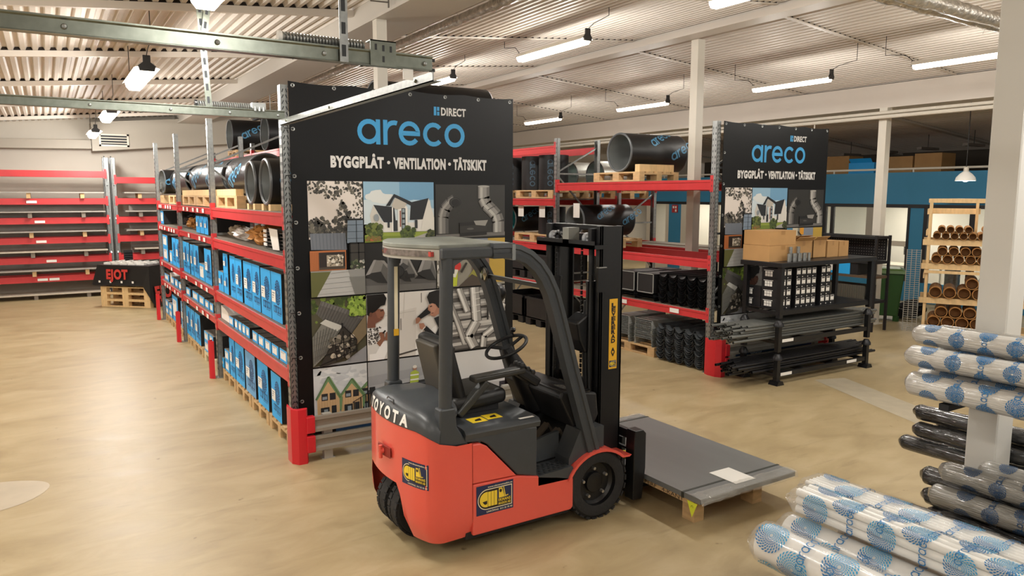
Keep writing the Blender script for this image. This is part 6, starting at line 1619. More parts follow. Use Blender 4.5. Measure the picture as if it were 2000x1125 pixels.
def conduits(z0, m, label, group, seed, rows, n, L0=7.15, L1=9.86):
    q = random.Random(seed); r = .0185; L1 -= .0
    b = MB(); k = 14; vs = []
    for x in (0, L1-L0):
        for rr in (r, r*.8): vs += [(x, rr*math.cos(2*PI*i/k), rr*math.sin(2*PI*i/k)) for i in range(k)]
    b.add(vs, [(i, (i+1) % k, 2*k+(i+1) % k, 2*k+i) for i in range(k)]+[(k+i, 3*k+i, 3*k+(i+1) % k, k+(i+1) % k) for i in range(k)]+[(i, k+i, k+(i+1) % k, (i+1) % k) for i in range(k)]+[(2*k+i, 2*k+(i+1) % k, 3*k+(i+1) % k, 3*k+i) for i in range(k)])
    o = None
    for j in range(rows):
        for i in range(n-(j % 2)):
            p = (L0+q.uniform(-.16, .22), 6.156+.0385*i+.019*(j % 2), z0+r+.0335*j)
            if o is None: o = b.build('conduit', m, smooth=40, origin=(0, 0, 0)); o.location = p; tag(o, label, 'conduit', group)
            else: copy_tree(o, p)
conduits(.585, M_COND, 'grey steel conduit lying in the upper level of the black stillage', 'grey conduits', 1, 6, 10)
conduits(.165, M_CONDB, 'black conduit lying in the bottom level of the black stillage', 'black conduits', 2, 4, 10, 7.2, 9.8)
# nail boxes
M_NBOX = mat('nail_box_black', '18181b', .45)
def nailbox():
    b = MB(); b.box(0, 0, 0, .098, .3, .1275)
    t = thing('nail_box', '', 'box'); b.build('box', M_NBOX, t)
    b = MB(); b.quad((.014, -.0012, .045), (.084, -.0012, .045), (.084, -.0012, .115), (.014, -.0012, .115)); b.build('label', M_WHITE, t, recalc=False)
    b = MB(); b.quad((.012, -.0012, .006), (.03, -.0012, .006), (.03, -.0012, .018), (.012, -.0012, .018)); b.build('small_label', M_WHITE, t, recalc=False)
    b = MB()
    for k in range(6): b.quad(*[(-.0012, .25-.04*(k % 3)-u, .02+.035*(k//3)+v) for u, v in ((0, 0), (.035, 0), (.035, .031), (0, .031))])
    b.quad((-.0012, .27, .093), (-.0012, .12, .093), (-.0012, .12, .1), (-.0012, .27, .1))
    b.build('side_print', M_WHITE, t, recalc=False)
    b = MB(); b.quad((.02, -.0018, .095), (.078, -.0018, .095), (.078, -.0018, .11), (.02, -.0018, .11)); b.quad((.02, -.0018, .05), (.06, -.0018, .05), (.06, -.0018, .053), (.02, -.0018, .053)); b.quad((.02, -.0018, .04), (.05, -.0018, .04), (.05, -.0018, .043), (.02, -.0018, .043)); b.build('label_print', M_STD, t, recalc=False)
    return t
NB = nailbox(); first = True
cols = [(7.84, 4), (7.945, 4), (8.13, 4), (8.235, 4), (8.34, 4), (8.445, 4), (8.64, 4), (8.745, 4), (8.85, 1)]
for i, (x, n) in enumerate(cols):
    for j in range(n):
        lb = f'black nail box, {ORD[j]} above the shelf in the {ORD[i]} column from the corner'
        p = (x, 6.12, 0.9595+.1285*j)
        if first: NB.location = p; NB['label'] = lb; NB['group'] = 'black nail boxes'; first = False
        else: copy_tree(NB, p, lb, 'black nail boxes')
for j in range(2): copy_tree(NB, (7.84, 6.43, 0.9595+.1285*j), f'black nail box behind the corner column, {["lower", "upper"][j]} one', 'black nail boxes')
# cardboard boxes on the table top
def cardbox(x0, y0, z0, w, d, h, label, open_=False, group='cardboard boxes on the stillage', tape=True):
    t = thing('cardboard_box', label, 'cardboard box', (x0+w/2, y0+d/2, z0), group=group)
    b = MB()
    if open_:
        for q in ((x0, y0, x0+.006, y0+d), (x0+w-.006, y0, x0+w, y0+d), (x0, y0, x0+w, y0+.006), (x0, y0+d-.006, x0+w, y0+d)): b.box(q[0], q[1], z0, q[2], q[3], z0+h)
        b.box(x0, y0, z0, x0+w, y0+d, z0+.006)
    else: b.box(x0, y0, z0, x0+w, y0+d, z0+h)
    b.build('box', M_CARD, t)
    if open_:
        b = MB(); b.bar((x0+w/2, y0, z0+h), (x0+w/2, y0-.06, z0+h+.05), w*.96, .005, (0, .6, .8)); b.build('flap', M_CARD, t)
        b = MB(); b.bar((x0+w/2, y0+d, z0+h), (x0+w/2, y0+d-.14, z0+h+.05), w*.96, .005, (0, -.6, .8)); b.build('flap', M_CARD, t)
    if tape:
        b = MB(); b.quad((x0+w*.42, y0-.0012, z0+h*.72), (x0+w*.58, y0-.0012, z0+h*.72), (x0+w*.58, y0-.0012, z0+h), (x0+w*.42, y0-.0012, z0+h)); b.build('tape', mat('brown_tape', 'a87d4a', .3), t, recalc=False)
    return t
zt = 1.561
cardbox(7.74, 6.24, zt, .52, .42, .20, 'cardboard box under another at the corner of the stillage top')
cardbox(7.752, 6.252, zt+.203, .51, .41, .185, 'cardboard box stacked on top at the corner of the stillage')
for k, (x, w, h, op) in enumerate(((8.34, .36, .24, True), (8.72, .28, .24, True), (9.03, .24, .22, False), (9.29, .21, .21, False))):
    cardbox(x, 6.32, zt, w, .34, h, f'{"open " if op else ""}cardboard box on the stillage top, {ORD[k]} after the tall corner boxes', op)
for k in range(2): cardbox(8.38+.42*k, 6.78-.0, zt, .38, .02, .01, '', False) if False else None
# steel clips
t = thing('clip_assembly', 'upright zinc clips grouped on the stillage edge before the cardboard boxes', 'clips', (8.2, 6.1, zt))
b = MB()
for k in range(9):
    x = 7.98+.05*k; b.lathe([(.02, 0), (.022, 0), (.022, .1), (.02, .1)], (x, 6.13+.02*(k % 2), zt), 'z', 10)
for x in (8.1, 8.25): b.lathe([(.02, 0), (.024, 0), (.024, .18), (.02, .18), (.02, 0)], (x, 6.2, zt), 'z', 12)
b.build('clip', M_GALV, t, smooth=True)

# ================================================================== ROLL RACK AND WRAPPED PIPES
rk = thing('cantilever_rack', 'white square column with steel arms carrying the film wrapped rolls', 'rack', (5.31, 2.41, 0))
b = MB(); b.box(5.2, 2.32, 0, 5.215, 2.505, 4.5); b.box(5.215, 2.32, 0, 5.42, 2.505, 4.5); b.build('column', mat('column_white', 'dad7d0', .5), rk, bevel=.012)
b = MB(); b.box(5.2, .4, 0, 5.42, .58, 2.4); b.build('column', mat('column_white', 'dad7d0', .5), rk, bevel=.012)
for y in (.49, 2.41):
    for z, xa, xb in ((1.10, 4.70, 5.2), (.155, 4.72, 5.2), (.455, 5.42, 5.9)):
        b = MB(); b.box(xa, y-.03, z-.04, xb, y+.03, z); b.build('arm', M_BLACKM, rk)
b = MB(); b.box(5.12, .3, 0, 5.5, 2.6, .03) if False else b.box(5.16, 2.28, 0, 5.46, 2.545, .02); b.build('base_plate', M_CREAM, rk)
M_SILV = mat('film_silver', 'c9c6c0', .22, .1, var=.12, vscale=5, aniso=(9, .6, 9), bump=.5, bscale=9, coat=.5)
M_SGRY = mat('film_grey', '8f8c85', .2, .1, var=.22, vscale=5, aniso=(9, .6, 9), bump=.6, bscale=9, coat=.6)
M_SDRK = mat('film_dark', '353536', .16, .1, var=.85, vscale=6, aniso=(7, 1, 7), bump=.9, bscale=10, coat=.8)  # lighter streaks in the colour stand for highlights on crinkled film
M_PB1 = mat('film_print_blue', '2570a8', .35); M_PB2 = mat('film_print_navy', '22466b', .35)
def wrapped(x, z, r, y1, y0, m, label, group, name='wrapped_roll', prt=M_PB1, seed=0, sp=.34, esc=True, tail=.05):
    q = random.Random(seed)
    t = thing(name, label, 'wrapped roll', (x, (y0+y1)/2, z-r), group=group)
    b = MB(); n = int((y1-y0)/.045); pts = []; rs = []
    for k in range(n+1): pts.append((x+q.uniform(-.002, .002), y1-(y1-y0)*k/n, z+q.uniform(-.002, .002))); rs.append(r*q.uniform(.965, 1.0))
    ends = [(x+q.uniform(-.01, .01), y1+tail, z+q.uniform(-.012, .006)), (x, y1+tail*.55, z), (x, y1+tail*.2, z)]; er = [r*.35, r*.72, r*.93]
    b.tube(ends+pts, er+rs, 22); b.build('wrap', m, t, smooth=50)
    if prt:
        b = MB(); L = y1-y0; yy = .08+q.uniform(0, .12); k = 0
        ang = q.uniform(.2, 1.2)
        while yy < min(L, 2.2)-.1:
            for a0 in (PI*.62, PI*.98, PI*1.3):
                off = .17 if abs(a0-PI*.98) < .1 else 0
                a_ = a0+q.uniform(-.1, .1)
                f = lambda u, v, yo, a_=a_: (x+(r+.002)*math.cos(a_+v/r), y1-yo-u, z+(r+.002)*math.sin(a_+v/r))
                rr = min(.062, r*.75)
                put_cells(b, _sp, lambda u, v: f(u*rr, v*rr, yy+off))
                s = min(.2, r*2.0)/_cw
                put_cells(b, _ct, lambda u, v: f(v*s*1.5-.02, .0-(u-_cw/2)*s, yy+off+.17))
            yy += sp
        b.build('film_print', prt, t, recalc=False)
    return t
GR = 'film wrapped rolls of the white rack'
wrapped(4.72, 1.19, .078, 2.62, .2, M_SILV, 'silver wrapped roll with blue shell prints, lowest of the three pale ones', GR, seed=1)
wrapped(4.79, 1.355, .07, 2.67, .2, M_SILV, 'silver wrapped roll with blue shell prints, middle of the three pale ones', GR, seed=2)
wrapped(4.90, 1.185, .08, 2.66, .2, M_SILV, 'silver wrapped roll hidden behind the lowest pale one', GR, seed=3)
wrapped(4.90, 1.485, .068, 2.69, .2, M_SILV, 'silver wrapped roll with blue shell prints, upper of the three pale ones', GR, seed=4)
wrapped(5.06, 1.185, .075, 2.72, .2, M_SILV, 'silver wrapped roll lying against the white column', GR, seed=5)
wrapped(4.97, 1.335, .07, 2.6, .2, M_SILV, 'silver wrapped roll in the second layer next to the column', GR, seed=6)
wrapped(5.11, 1.34, .065, 2.55, .2, M_SILV, 'silver wrapped roll in the second layer touching the column', GR, seed=7)
wrapped(5.04, 1.48, .065, 2.62, .2, M_SGRY, 'greyish wrapped roll on top, touching the column', GR, seed=8, prt=None)
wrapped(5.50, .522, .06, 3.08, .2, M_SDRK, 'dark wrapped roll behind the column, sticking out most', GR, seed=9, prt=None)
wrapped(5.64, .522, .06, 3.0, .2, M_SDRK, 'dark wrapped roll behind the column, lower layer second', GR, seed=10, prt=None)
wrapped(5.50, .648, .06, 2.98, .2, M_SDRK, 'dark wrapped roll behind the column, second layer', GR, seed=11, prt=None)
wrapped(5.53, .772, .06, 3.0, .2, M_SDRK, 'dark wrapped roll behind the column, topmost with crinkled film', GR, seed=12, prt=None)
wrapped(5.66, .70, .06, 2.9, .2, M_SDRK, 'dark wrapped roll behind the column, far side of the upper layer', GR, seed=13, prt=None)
# second level in front of the column
wrapped(4.87, .445, .072, 2.5, .2, M_SGRY, 'grey wrapped roll with navy prints, lower of the two below the column gap', GR, prt=M_PB2, seed=14)
wrapped(4.93, .595, .072, 2.47, .2, M_SGRY, 'grey wrapped roll with navy prints, upper of the two below the column gap', GR, prt=M_PB2, seed=15)
wrapped(5.09, .625, .07, 2.30, .2, M_SGRY, 'grey wrapped roll ending just before the white column', GR, prt=M_PB2, seed=16)
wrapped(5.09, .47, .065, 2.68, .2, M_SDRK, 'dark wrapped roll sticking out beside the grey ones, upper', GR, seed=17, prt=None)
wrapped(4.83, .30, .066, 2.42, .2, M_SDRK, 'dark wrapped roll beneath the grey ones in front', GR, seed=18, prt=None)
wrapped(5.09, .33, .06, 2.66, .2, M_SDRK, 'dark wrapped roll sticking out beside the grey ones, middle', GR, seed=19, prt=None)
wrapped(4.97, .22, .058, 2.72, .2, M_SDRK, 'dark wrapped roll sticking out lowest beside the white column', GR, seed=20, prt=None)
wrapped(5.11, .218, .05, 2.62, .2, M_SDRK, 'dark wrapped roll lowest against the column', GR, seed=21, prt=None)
# bags of white pipes near the viewer
M_WPIPE = mat('white_pipe', 'e9e7e2', .3, coat=.3)
M_WPIPE2 = mat('white_tube', 'eceae6', .25, coat=.4)
M_BAGF = mat('bag_film', 'e8e6e2', .12, bump=.9, bscale=16, alpha=.22, coat=.8)
def bag(pipes, hull, y1, y0, label, name='bagged_pipes', prt=M_PB1, seed=0, tail=.12, sp=.36, size=.075):
    """pipes: (x,z,r); hull: closed (x,z) outline of the clear sleeve"""
    if sum(p[0]*n_[1]-n_[0]*p[1] for p, n_ in zip(hull, hull[1:]+hull[:1])) < 0: hull = hull[::-1]
    if len(hull) < 20:
        i0 = max(range(len(hull)), key=lambda i: hull[i][0]+hull[i][1]); hull = hull[i0:]+hull[:i0]
    q = random.Random(seed); cx = sum(p[0] for p in hull)/len(hull); cz = sum(p[1] for p in hull)/len(hull)
    t = thing(name, label, 'bagged pipes', (cx, (y0+y1)/2, min(p[1] for p in hull)), group='clear bags of white pipes')
    for (x, z, r) in pipes:
        b = MB(); b.lathe([(r*.86, -(y1-y0)), (r, -(y1-y0)), (r, 0), (r*.86, 0), (r*.86, -.3)], (x, y1, z), 'y', 28 if r > .05 else 14); b.build('white_pipe', M_WPIPE2 if r > .05 else M_WPIPE, t, smooth=True)
    # sleeve
    m = len(hull); per = [0]
    H = hull+[hull[0]]
    for a, c in zip(H, H[1:]): per.append(per[-1]+math.hypot(c[0]-a[0], c[1]-a[1]))
    P = per[-1]
    def hp(s, o=0.0):
        s %= P
        for i in range(m):
            if s <= per[i+1]+1e-9:
                f = (s-per[i])/(per[i+1]-per[i]+1e-9); a, c = H[i], H[i+1]
                x, z = a[0]+(c[0]-a[0])*f, a[1]+(c[1]-a[1])*f
                d = math.hypot(x-cx, z-cz) or 1
                return (x+(x-cx)/d*o, z+(z-cz)/d*o)
    N = 44; b = MB(); vs = []; rows = [(-tail, .18), (-tail*.8, .3), (-tail*.45, .72), (-tail*.15, .97)]+[(k*.05, 1.0) for k in range(int((y1-y0)/.05)+1)]
    for (dy, sc) in rows:
        for k in range(N):
            x, z = hp(P*k/N); j = q.uniform(-.004, .004)
            vs.append((cx+(x-cx)*sc+j, y1-dy+q.uniform(-.004, .004), cz+(z-cz)*sc+j-(.03 if sc < .5 else 0)))
    b.add(vs, [(i*N+k, i*N+(k+1) % N, (i+1)*N+(k+1) % N, (i+1)*N+k) for i in range(len(rows)-1) for k in range(N)])
    b.build('film_sleeve', M_BAGF, t, smooth=60)
    b = MB(); yy = .1+q.uniform(0, .1)
    while yy < min(y1-y0, 2.0):
        for s0 in (.04, .21, .38):
            off = .18 if abs(s0-.21) < .01 else 0
            s_ = P*s0
            f = lambda u, v: (hp(s_+v, .004)[0], y1-yy-off-u, hp(s_+v, .004)[1])
            for c_ in _sp2:
                cu = sum(p[0] for p in c_)/4; cv = sum(p[1] for p in c_)/4
                b.mi(1 if cu*.3-cv > -.12 else 0); put_cells(b, [c_], lambda u, v: f(u*size, v*size))
            b.mi(0)
            k_ = size*2.3/_cw
            put_cells(b, _ct2, lambda u, v: f(.25-v*k_*1.3, -(u-_cw/2)*k_))
        yy += sp
    b.build('film_print', [prt, mat('film_print_cyan', '2c97c8', .35)], t, recalc=False)
    return t
_sp2 = spiral_cells(26, 7, .1, 1.1, .56); _ct2, _ = stroke_cells('caracol', .15, .15, 20)
def circ(x, z, r, n=28, a0=0): return [(x+r*math.cos(a0+2*PI*k/n), z+r*math.sin(a0+2*PI*k/n)) for k in range(n)]
bt = thing('steel_bearer', 'low steel bearers on the floor under the bagged pipes', 'bearer', (4.0, 1.6, 0))
for y in (.6, 2.2): MB().box(3.38, y-.05, 0, 4.55, y+.05, .188).build('bearer', M_BLACKM, bt)
bag([(3.56, .325, .112)], circ(3.56, .327, .125, 30, 2.0), 2.80, .3, 'clear bag with one thick white tube, at the very corner of the picture', seed=1, size=.105, sp=.44)
bag([(3.84, .315, .1)], circ(3.84, .319, .112, 30, 2.0), 2.84, .3, 'clear bag with one thick white tube, between the corner bag and the thin pipes', seed=2, size=.095, sp=.44)
th1 = [(4.03+.047*i, .60-.045*i*0-.05*j+.02*(i % 2), .021) for j in range(3) for i in range(4)]
th1 = [(3.845+.054*i, .474+.052*j, .0255) for j in range(3) for i in range(3)]
bag(th1, [(3.810, .50), (3.808, .56), (3.815, .595), (3.840, .60), (3.940, .602), (4.000, .595), (4.010, .57), (4.010, .46), (3.990, .445), (3.840, .445), (3.812, .455)], 2.80, .3, 'clear bag of thin white pipes lying on the thick tubes', seed=3, size=.088, sp=.42)
th2 = [(4.17+.037*i, .365+.036*j, .017) for j in range(5) for i in range(6)]
bag(th2, [(4.142, .40), (4.14, .50), (4.15, .535), (4.18, .54), (4.33, .54), (4.375, .53), (4.38, .5), (4.38, .36), (4.35, .34), (4.18, .34), (4.146, .355)], 2.98, .3, 'clear bag of thin white pipes next to the white rack', seed=4, size=.085, sp=.42)
for k, (x0, x1, z0, z1) in enumerate(((4.15, 4.36, .188, .328), (3.965, 4.02, .188, .43))):
    b = MB(); b.box(x0, .4, z0+.001, x1, 2.6, z1); tag(b.build('support_block', M_WOOD), ['timber packing under the thin pipes by the white rack', 'timber packing under the thin pipes on the tubes'][k], 'timber', 'timber packing')

# ================================================================== PROMOTION PALLET BY THE FAR WALL
a = R(44)
E0 = Vector((.90, 18.12, 0))
def LP(x, y, z): return Vector((E0.x+math.cos(a)*x+math.sin(a)*y, E0.y-math.sin(a)*x+math.cos(a)*y, z))
for k in range(3):
    o = pallet_mb(0, 0, 0, 1.2, .8).build('pallet', M_WOODL, origin=(0, 0, 0)) if k == 0 else copy_tree(o)
    o.location = (E0.x, E0.y, .1455*k); o.rotation_euler = (0, 0, -a); tag(o, f'pallet of the black covered stand before the far rack, {["lowest", "middle", "upper"][k]}', 'pallet', 'pallets of the promotion stand')
t = thing('promotion_stand', 'black printed cover with red letters over pallets by the far wall', 'display stand', (E0.x, E0.y, .44), -a)
M_COV = mat('cover_black', '141416', .45); M_ERED = mat('letter_red', 'c93a34', .5)
P0, P1, P2, P3 = (-.05, -.06), (1.26, -.06), (1.26, .86), (-.05, .86); zb = .90
b = MB()
b.add([LP(-.12, -.1, .47), LP(1.1, -.08, .47), LP(1.27, -.075, .2), LP(1.255, -.06, zb), LP(-.02, -.03, zb)], [[0, 1, 2, 3, 4]])
b.add([LP(1.27, -.075, .2), LP(1.3, .03, .03), LP(1.32, .86, .06), LP(1.24, .84, zb), LP(1.255, -.06, zb)], [[0, 1, 2, 3, 4]])
b.add([LP(-.02, -.03, zb), LP(1.255, -.06, zb), LP(1.24, .84, zb), LP(-.02, .84, zb)], [[0, 1, 2, 3]])
b.add([LP(-.12, -.1, .47), LP(-.02, -.03, zb), LP(-.02, .84, zb), LP(-.1, .88, .47)], [[0, 1, 2, 3]]); b.add([LP(-.1, .88, .47), LP(-.02, .84, zb), LP(1.24, .84, zb), LP(1.32, .86, .06)], [[0, 1, 2, 3]])
b.build('cover', M_COV, t)
b = MB(); put_text(b, 'EJOT', lambda u, v: LP(.26+u, -.115+.03*v, .62+v), .52, .2, .05); b.build('lettering', M_ERED, t, recalc=False)
b = MB(); put_text(b, 'EJOT', lambda u, v: LP(1.335-.1*(v/.7), .03+u, .2+v), .72, .26, .05); b.build('lettering', M_ERED, t, recalc=False)
for k in range(4):
    b = MB(); b.quad(*[LP(.06+.27*k+u, -.112, .53+v) for u, v in ((0, 0), (.045, 0), (.045, .045), (0, .045))]); b.build('symbol', M_WHITE, t, recalc=False)
q = random.Random(11)
for k in range(15):
    c = LP(.16+.2*(k % 5)+q.uniform(-.01, .01), .1+.2*(k//5), zb+.002)
    b = MB(); rr = -a+q.uniform(-.3, .3); b.obox((c.x, c.y, c.z+.022), (.08*math.cos(rr), .08*math.sin(rr), 0), (-.055*math.sin(rr), .055*math.cos(rr), 0), (0, 0, .02)); b.obox((c.x, c.y, c.z+.05), (.06*math.cos(rr), .06*math.sin(rr), .01), (-.04*math.sin(rr), .04*math.cos(rr), 0), (0, 0, .006))
    tag(b.build('white_packet', M_WHITE), f'white product packet on the black stand, {ORD[k % 5]} along in {["front", "middle", "rear"][k//5]} line', 'packet', 'white packets on the stand')
t = thing('brochure_rack', 'small dark brochure rack on the covered promotion stand', 'brochure rack', tuple(LP(.15, .74, zb+.002)))
b = MB()
for k in range(5): c = LP(.15, .72, zb+.003+.05*k); b.box(c.x-.08, c.y-.03, c.z, c.x+.08, c.y+.03, c.z+.035)
b.box(c.x-.09, c.y+.03, zb+.003, c.x+.09, c.y+.05, zb+.26); b.build('holder', M_BLACKM, t)

# ================================================================== TIMBER RACK OF CARDBOARD TUBES
# front line runs from (13.05,7.15) towards the viewer's right
wa = Vector((13.05, 7.2, 0)); wd = Vector((math.cos(R(-62)), math.sin(R(-62)), 0)); wn = Vector((-wd.y, wd.x, 0)); LW_ = 2.1; DP = .74
def WP(s, n, z): return wa+wd*s+wn*n+Vector((0, 0, z))
tr = thing('timber_rack', 'raw timber rack holding brown cardboard tubes beside the thick column', 'timber rack', tuple(WP(1, .4, 0)))
def wbar(s0, n0, z0, s1, n1, z1, w, h, nm): MB().bar(WP(s0, n0, z0), WP(s1, n1, z1), w, h).build(nm, M_WOODL, tr)
for s in (.04, LW_-.04):
    for n in (.04, DP): MB().bar(WP(s, n, 0), WP(s, n, 2.32), .07, .045, wd).build('post', M_WOODL, tr)
MB().bar(WP(.75, DP, 0), WP(.75, DP, 2.3), .06, .045, wd).build('post', M_WOODL, tr)
wbar(0, .04, 2.31, LW_, .04, 2.31, .045, .07, 'top_rail'); wbar(0, DP, 2.31, LW_, DP, 2.31, .045, .07, 'top_rail'); wbar(0, DP, 2.12, .8, DP, 2.12, .02, .1, 'cross_rail')
SHZ = [1.64, 1.22, .62, .06]
for z in SHZ[:3]:
    wbar(-.05, -.0, z-.05, LW_+.05, -.0, z-.05, .03, .1, 'shelf_rail'); wbar(-.05, DP+.02, z-.05, LW_+.05, DP+.02, z-.05, .03, .1, 'shelf_rail'); 
for z, nm in ((2.12, 'side_rail'), (1.75, 'side_rail'), (1.0, 'side_rail')): wbar(.0, 0, z, .0, DP+.05, z, .022, .09, nm)
wbar(-.0, -.02, 1.075, LW_, -.02, 1.075, .03, .05, 'cross_rail')
wbar(.0, .0, .05, LW_, .0, .05, .06, .1, 'base_rail'); wbar(.0, DP, .05, LW_, DP, .05, .06, .1, 'base_rail')
def ctube(s, z, r, label, L=.72):
    t = thing('cardboard_tube', label, 'tube', tuple(WP(s, .4, z-r)), group='cardboard tubes in the timber rack')
    c = WP(s, -.06, z); d = wn; sd = wd; up = Vector((0, 0, 1)); n = 18; vs = []
    for dd, rr in ((0, r*.86), (0, r), (L, r), (L, r*.86)): vs += [c+d*dd+(sd*math.cos(2*PI*k/n)+up*math.sin(2*PI*k/n))*rr for k in range(n)]
    b = MB(); b.add(vs, [(j*n+k, j*n+(k+1) % n, (j+1)*n+(k+1) % n, (j+1)*n+k) for j in range(3) for k in range(n)]); b.build('tube', [M_TUBEC if r > .09 or True else M_SILV], t, smooth=True)
    ci = WP(s, .1, z); b = MB(); b.add([ci+(sd*math.cos(2*PI*k/n)+up*math.sin(2*PI*k/n))*r*.87 for k in range(n)], [list(range(n))]); b.build('inner_roll', mat('roll_inner', '8c6238', .8), t)
lv = ['top shelf', 'second shelf', 'third shelf', 'floor level']
for li, (z, r, p_, nl, iu) in enumerate(((1.64, .062, .133, 9, (0, 1, 2, 3, 5, 6)), (1.222, .079, .17, 8, range(7)), (.622, .1, .215, 6, (2, 3, 4)), (.105, .101, .215, 6, range(5)))):
    lower = [.095+r+p_*k for k in range(nl)]; upper = [.095+r+p_*(k+.5) for k in iu]; dz_ = math.sqrt(4*r*r-p_*p_/4)+.004
    for k, s in enumerate(lower): ctube(s, z+r+.002, r, f'brown tube, {ORD[k]} from the mesh panel, lower layer of the {lv[li]}')
    for k, s in enumerate(upper):
        ctube(s, z+r+.002+dz_, r*.985, f'brown tube, {ORD[k]} from the mesh panel, upper layer of the {lv[li]}')
t = thing('zinc_can', 'bright zinc can standing inside the timber rack behind the cross rail', 'can', tuple(WP(.3, .7, .8)))
b = MB(); c = WP(.45, 1.2, 0); b.lathe([(0, .64), (.13, .64), (.13, 1.15), (.12, 1.16), (0, 1.16)], c, 'z', 20); b.lathe([(0, 0), (.14, 0), (.14, .63), (0, .63)], c, 'z', 20); b.build('drum', M_GALV, t, smooth=True)
# wire mesh panel
t = thing('mesh_panel', 'grey wire mesh panel standing beside the timber rack', 'mesh panel', (13.05, 7.42, 0))
b = MB(); p0 = WP(-.28, -.05, 0); p1 = WP(-.06, -.05, 0)
for k in range(38): z = .04+.038*k; b.bar(p0+Vector((0, 0, z)), p1+Vector((0, 0, z)), .008, .008)
for k in range(4): q = p0.lerp(p1, k/3); b.bar(q, q+Vector((0, 0, 1.46)), .01, .012, wd)
b.build('wire_grid', mat('wire_grey', '9d9a92', .4, .5), t)
# green wheelie bin
t = thing('wheelie_bin', 'dark green wheelie bin between the slim column and the mesh panel', 'bin', (13.8, 8.27, 0))
M_BIN = mat('bin_green', '2f5a28', .5); c = Vector((13.8, 8.3, 0)); an = R(-58)
def BP(x, y, z): return c+Vector((math.cos(an)*x-math.sin(an)*y, math.sin(an)*x+math.cos(an)*y, z))
b = MB(); v = [BP(sx*w, sy*d, z) for z, w, d in ((.1, .2, .24), (.92, .27, .31)) for sx, sy in ((-1, -1), (1, -1), (1, 1), (-1, 1))]
b.add(v, [(3, 2, 1, 0), (4, 5, 6, 7), (0, 1, 5, 4), (1, 2, 6, 5), (2, 3, 7, 6), (3, 0, 4, 7)]); b.build('body', M_BIN, t, bevel=.02)
b = MB(); v = [BP(sx*w, sy*d, z) for z, w, d in ((.925, .29, .34), (.98, .28, .32), (1.01, .2, .25)) for sx, sy in ((-1, -1), (1, -1), (1, 1), (-1, 1))]
b.add(v, [(3, 2, 1, 0), (8, 9, 10, 11)]+[(j*4+i, j*4+(i+1) % 4, j*4+4+(i+1) % 4, j*4+4+i) for j in range(2) for i in range(4)]); b.build('lid', mat('bin_lid', '57753c', .45), t)
b = MB(); b.tube([BP(.24, .36, .95), BP(-.24, .36, .95)], .018, 8); b.build('handle', M_BIN, t)
for sx in (-1, 1): b = MB(); b.lathe([(0, -.03), (.1, -.03), (.1, .03), (0, .03)], BP(sx*.25, .2, .1), 'x', 20); b.build('wheel', M_RUB, t, smooth=True)
for sx in (-1, 1): b = MB(); q = BP(sx*.17, -.2, 0); b.box(q.x-.04, q.y-.04, .0, q.x+.04, q.y+.04, .1); b.build('foot', M_BIN, t)
t = thing('waste_bag', 'black refuse sack on the floor behind the green bin', 'sack', (14.45, 8.15, 0)); crumple((14.45, 8.15, .18), .24, .28, .178, 44).build('sack', M_BLACKM, t)
# perforated shelf unit behind the stillage
t = thing('shelf_unit', 'black steel shelf unit with perforated back behind the slim column', 'shelf unit', (12.4, 8.2, 0))
for y in (7.62, 8.98):
    for x in (12.25, 12.65): MB().box(x-.02, y-.02, 0, x+.02, y+.02, 1.7).build('post', M_BLACKM, t)
for z in (1.64, 1.2, .94, .5): MB().box(12.24, 7.62, z, 12.66, 8.98, z+.045).build('shelf', M_BLACKM if z != .94 else mat('shelf_brown', '5c4a38', .6), t)
b = MB(); b.box(12.64, 7.66, 1.25, 12.65, 8.96, 1.64)
b.mi(1)
for i in range(26):
    for j in range(7): b.box(12.636, 7.7+.048*i, 1.28+.05*j, 12.6395, 7.7+.048*i+.018, 1.28+.05*j+.018)
b.build('perforated_back', [M_BLACKM, mat('hole_grey', '6d6a64', .6)], t)
t = thing('carton', 'blue carton with white label on the shelf behind the nail boxes', 'carton', (12.45, 8.2, .986)); b = MB(); b.box(12.26, 7.95, .9865, 12.6, 8.5, 1.19); b.build('box', M_CBLK, t); b = MB(); b.box(12.252, 8.1, .9875, 12.259, 8.5, 1.19); b.build('front', M_BLUE, t); b = MB(); b.box(12.248, 8.33, 1.03, 12.2515, 8.5, 1.15); b.build('label', M_WHITE, t)
t = thing('metal_crate', 'zinc perforated crate on the low shelf behind the conduit', 'crate', (12.45, 8.2, .546)); b = MB()
for x in (12.27, 12.61): b.box(x, 7.8, .547, x+.006, 8.8, .8)
for k in range(22): b.box(12.262, 7.82+.045*k, .547, 12.269, 7.835+.045*k, .8)
b.build('side', mat('crate_zinc', '77776f', .4, .6), t)
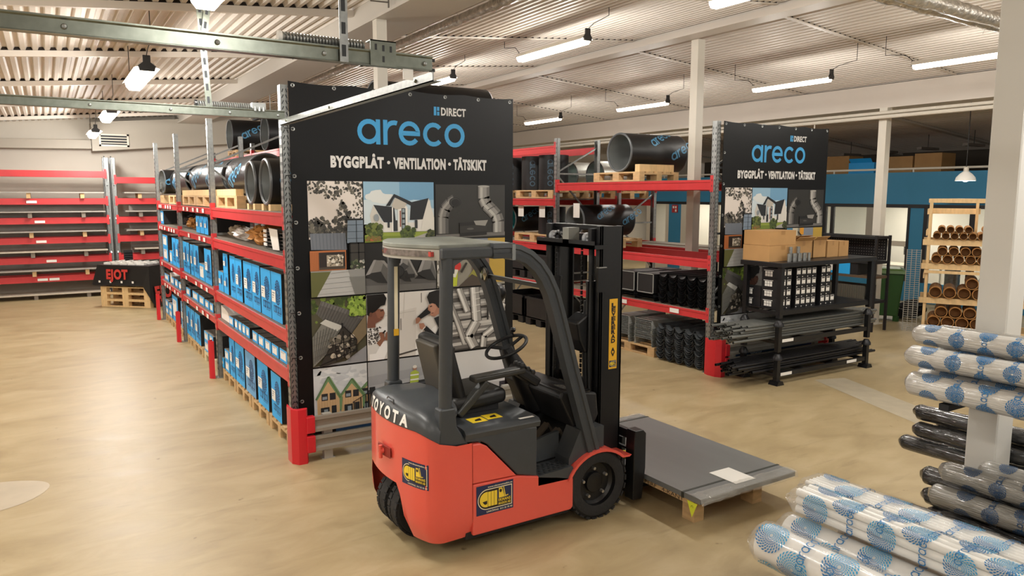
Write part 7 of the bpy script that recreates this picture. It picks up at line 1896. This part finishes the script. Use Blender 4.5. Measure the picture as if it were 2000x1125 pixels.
t = thing('office_screen', 'black computer screen on the desk inside the office', 'screen', (17.3, 9.85, .75)); b = MB(); b.box(17.28, 9.66, 1.0, 17.31, 10.05, 1.3); b.build('panel', M_BLACK, t); b = MB(); b.box(17.29, 9.82, .762, 17.31, 9.88, 1.0); b.build('stand', M_BLACK, t)
t = thing('office_desk', 'pale office desk behind the glazed front', 'desk', (17.4, 9.9, 0)); b = MB(); b.box(17.0, 9.3, .72, 17.8, 11.2, .76); b.build('top', M_OCRM, t)
for x in (17.05, 17.75):
    for y in (9.4, 11.1): MB().box(x-.02, y-.02, 0, x+.02, y+.02, .72).build('leg', M_OCRM, t)
# things on the mezzanine
MZ = 2.605
for k, (y0, y1, h) in enumerate(((12.1, 12.9, .42), (12.1, 12.9, .82), (10.4, 11.1, .75), (9.7, 10.35, .8))):
    z = MZ if k != 1 else MZ+.425
    cardbox(18.0, y0, z, .6, y1-y0, h if k != 1 else .4, ['big cardboard box on the mezzanine, lower of two', 'big cardboard box on the mezzanine, upper of two', 'large cardboard box on the mezzanine behind the slim column', 'tall cardboard box at the mezzanine edge'][k], group='cardboard boxes on the mezzanine', tape=False)
t = thing('carton', 'blue carton among the cardboard boxes on the mezzanine', 'carton', (17.9, 11.55, MZ)); b = MB(); b.box(17.7, 11.2, MZ+.001, 18.2, 11.9, MZ+.62); b.build('box', M_BLUE, t); b = MB(); b.bar((17.7, 11.55, MZ+.62), (17.62, 11.55, MZ+.72), .6, .01, (1, 0, .3)); b.build('flap', M_BLUE, t)
b = MB(); b.box(16.64, 8.4, 2.205, 16.66, 9.6, 2.5) if False else None
b = MB(); b.box(16.5, 7.95, 2.24, 16.57, 8.75, 2.33); tag(b.build('wall_box', M_OCRM), 'flat cream box fixed on the blue band above the timber rack', 'box')
for k, y in enumerate((6.9, 8.1)):
    t = thing('hanging_fitting', f'short white fitting hanging under the white pipes, {["nearer to", "farther from"][k]} the slim column', 'fitting', (12.9, y+2.5, 3.5), group='white fittings under the pipes'); b = MB(); b.box(12.84, y+2.5, 3.42, 12.96, y+2.62, 3.62); b.tube([(12.9, y+2.56, 3.62), (12.9, y+2.56, 3.775)], .012, 6); b.build('box', M_CREAM, t)
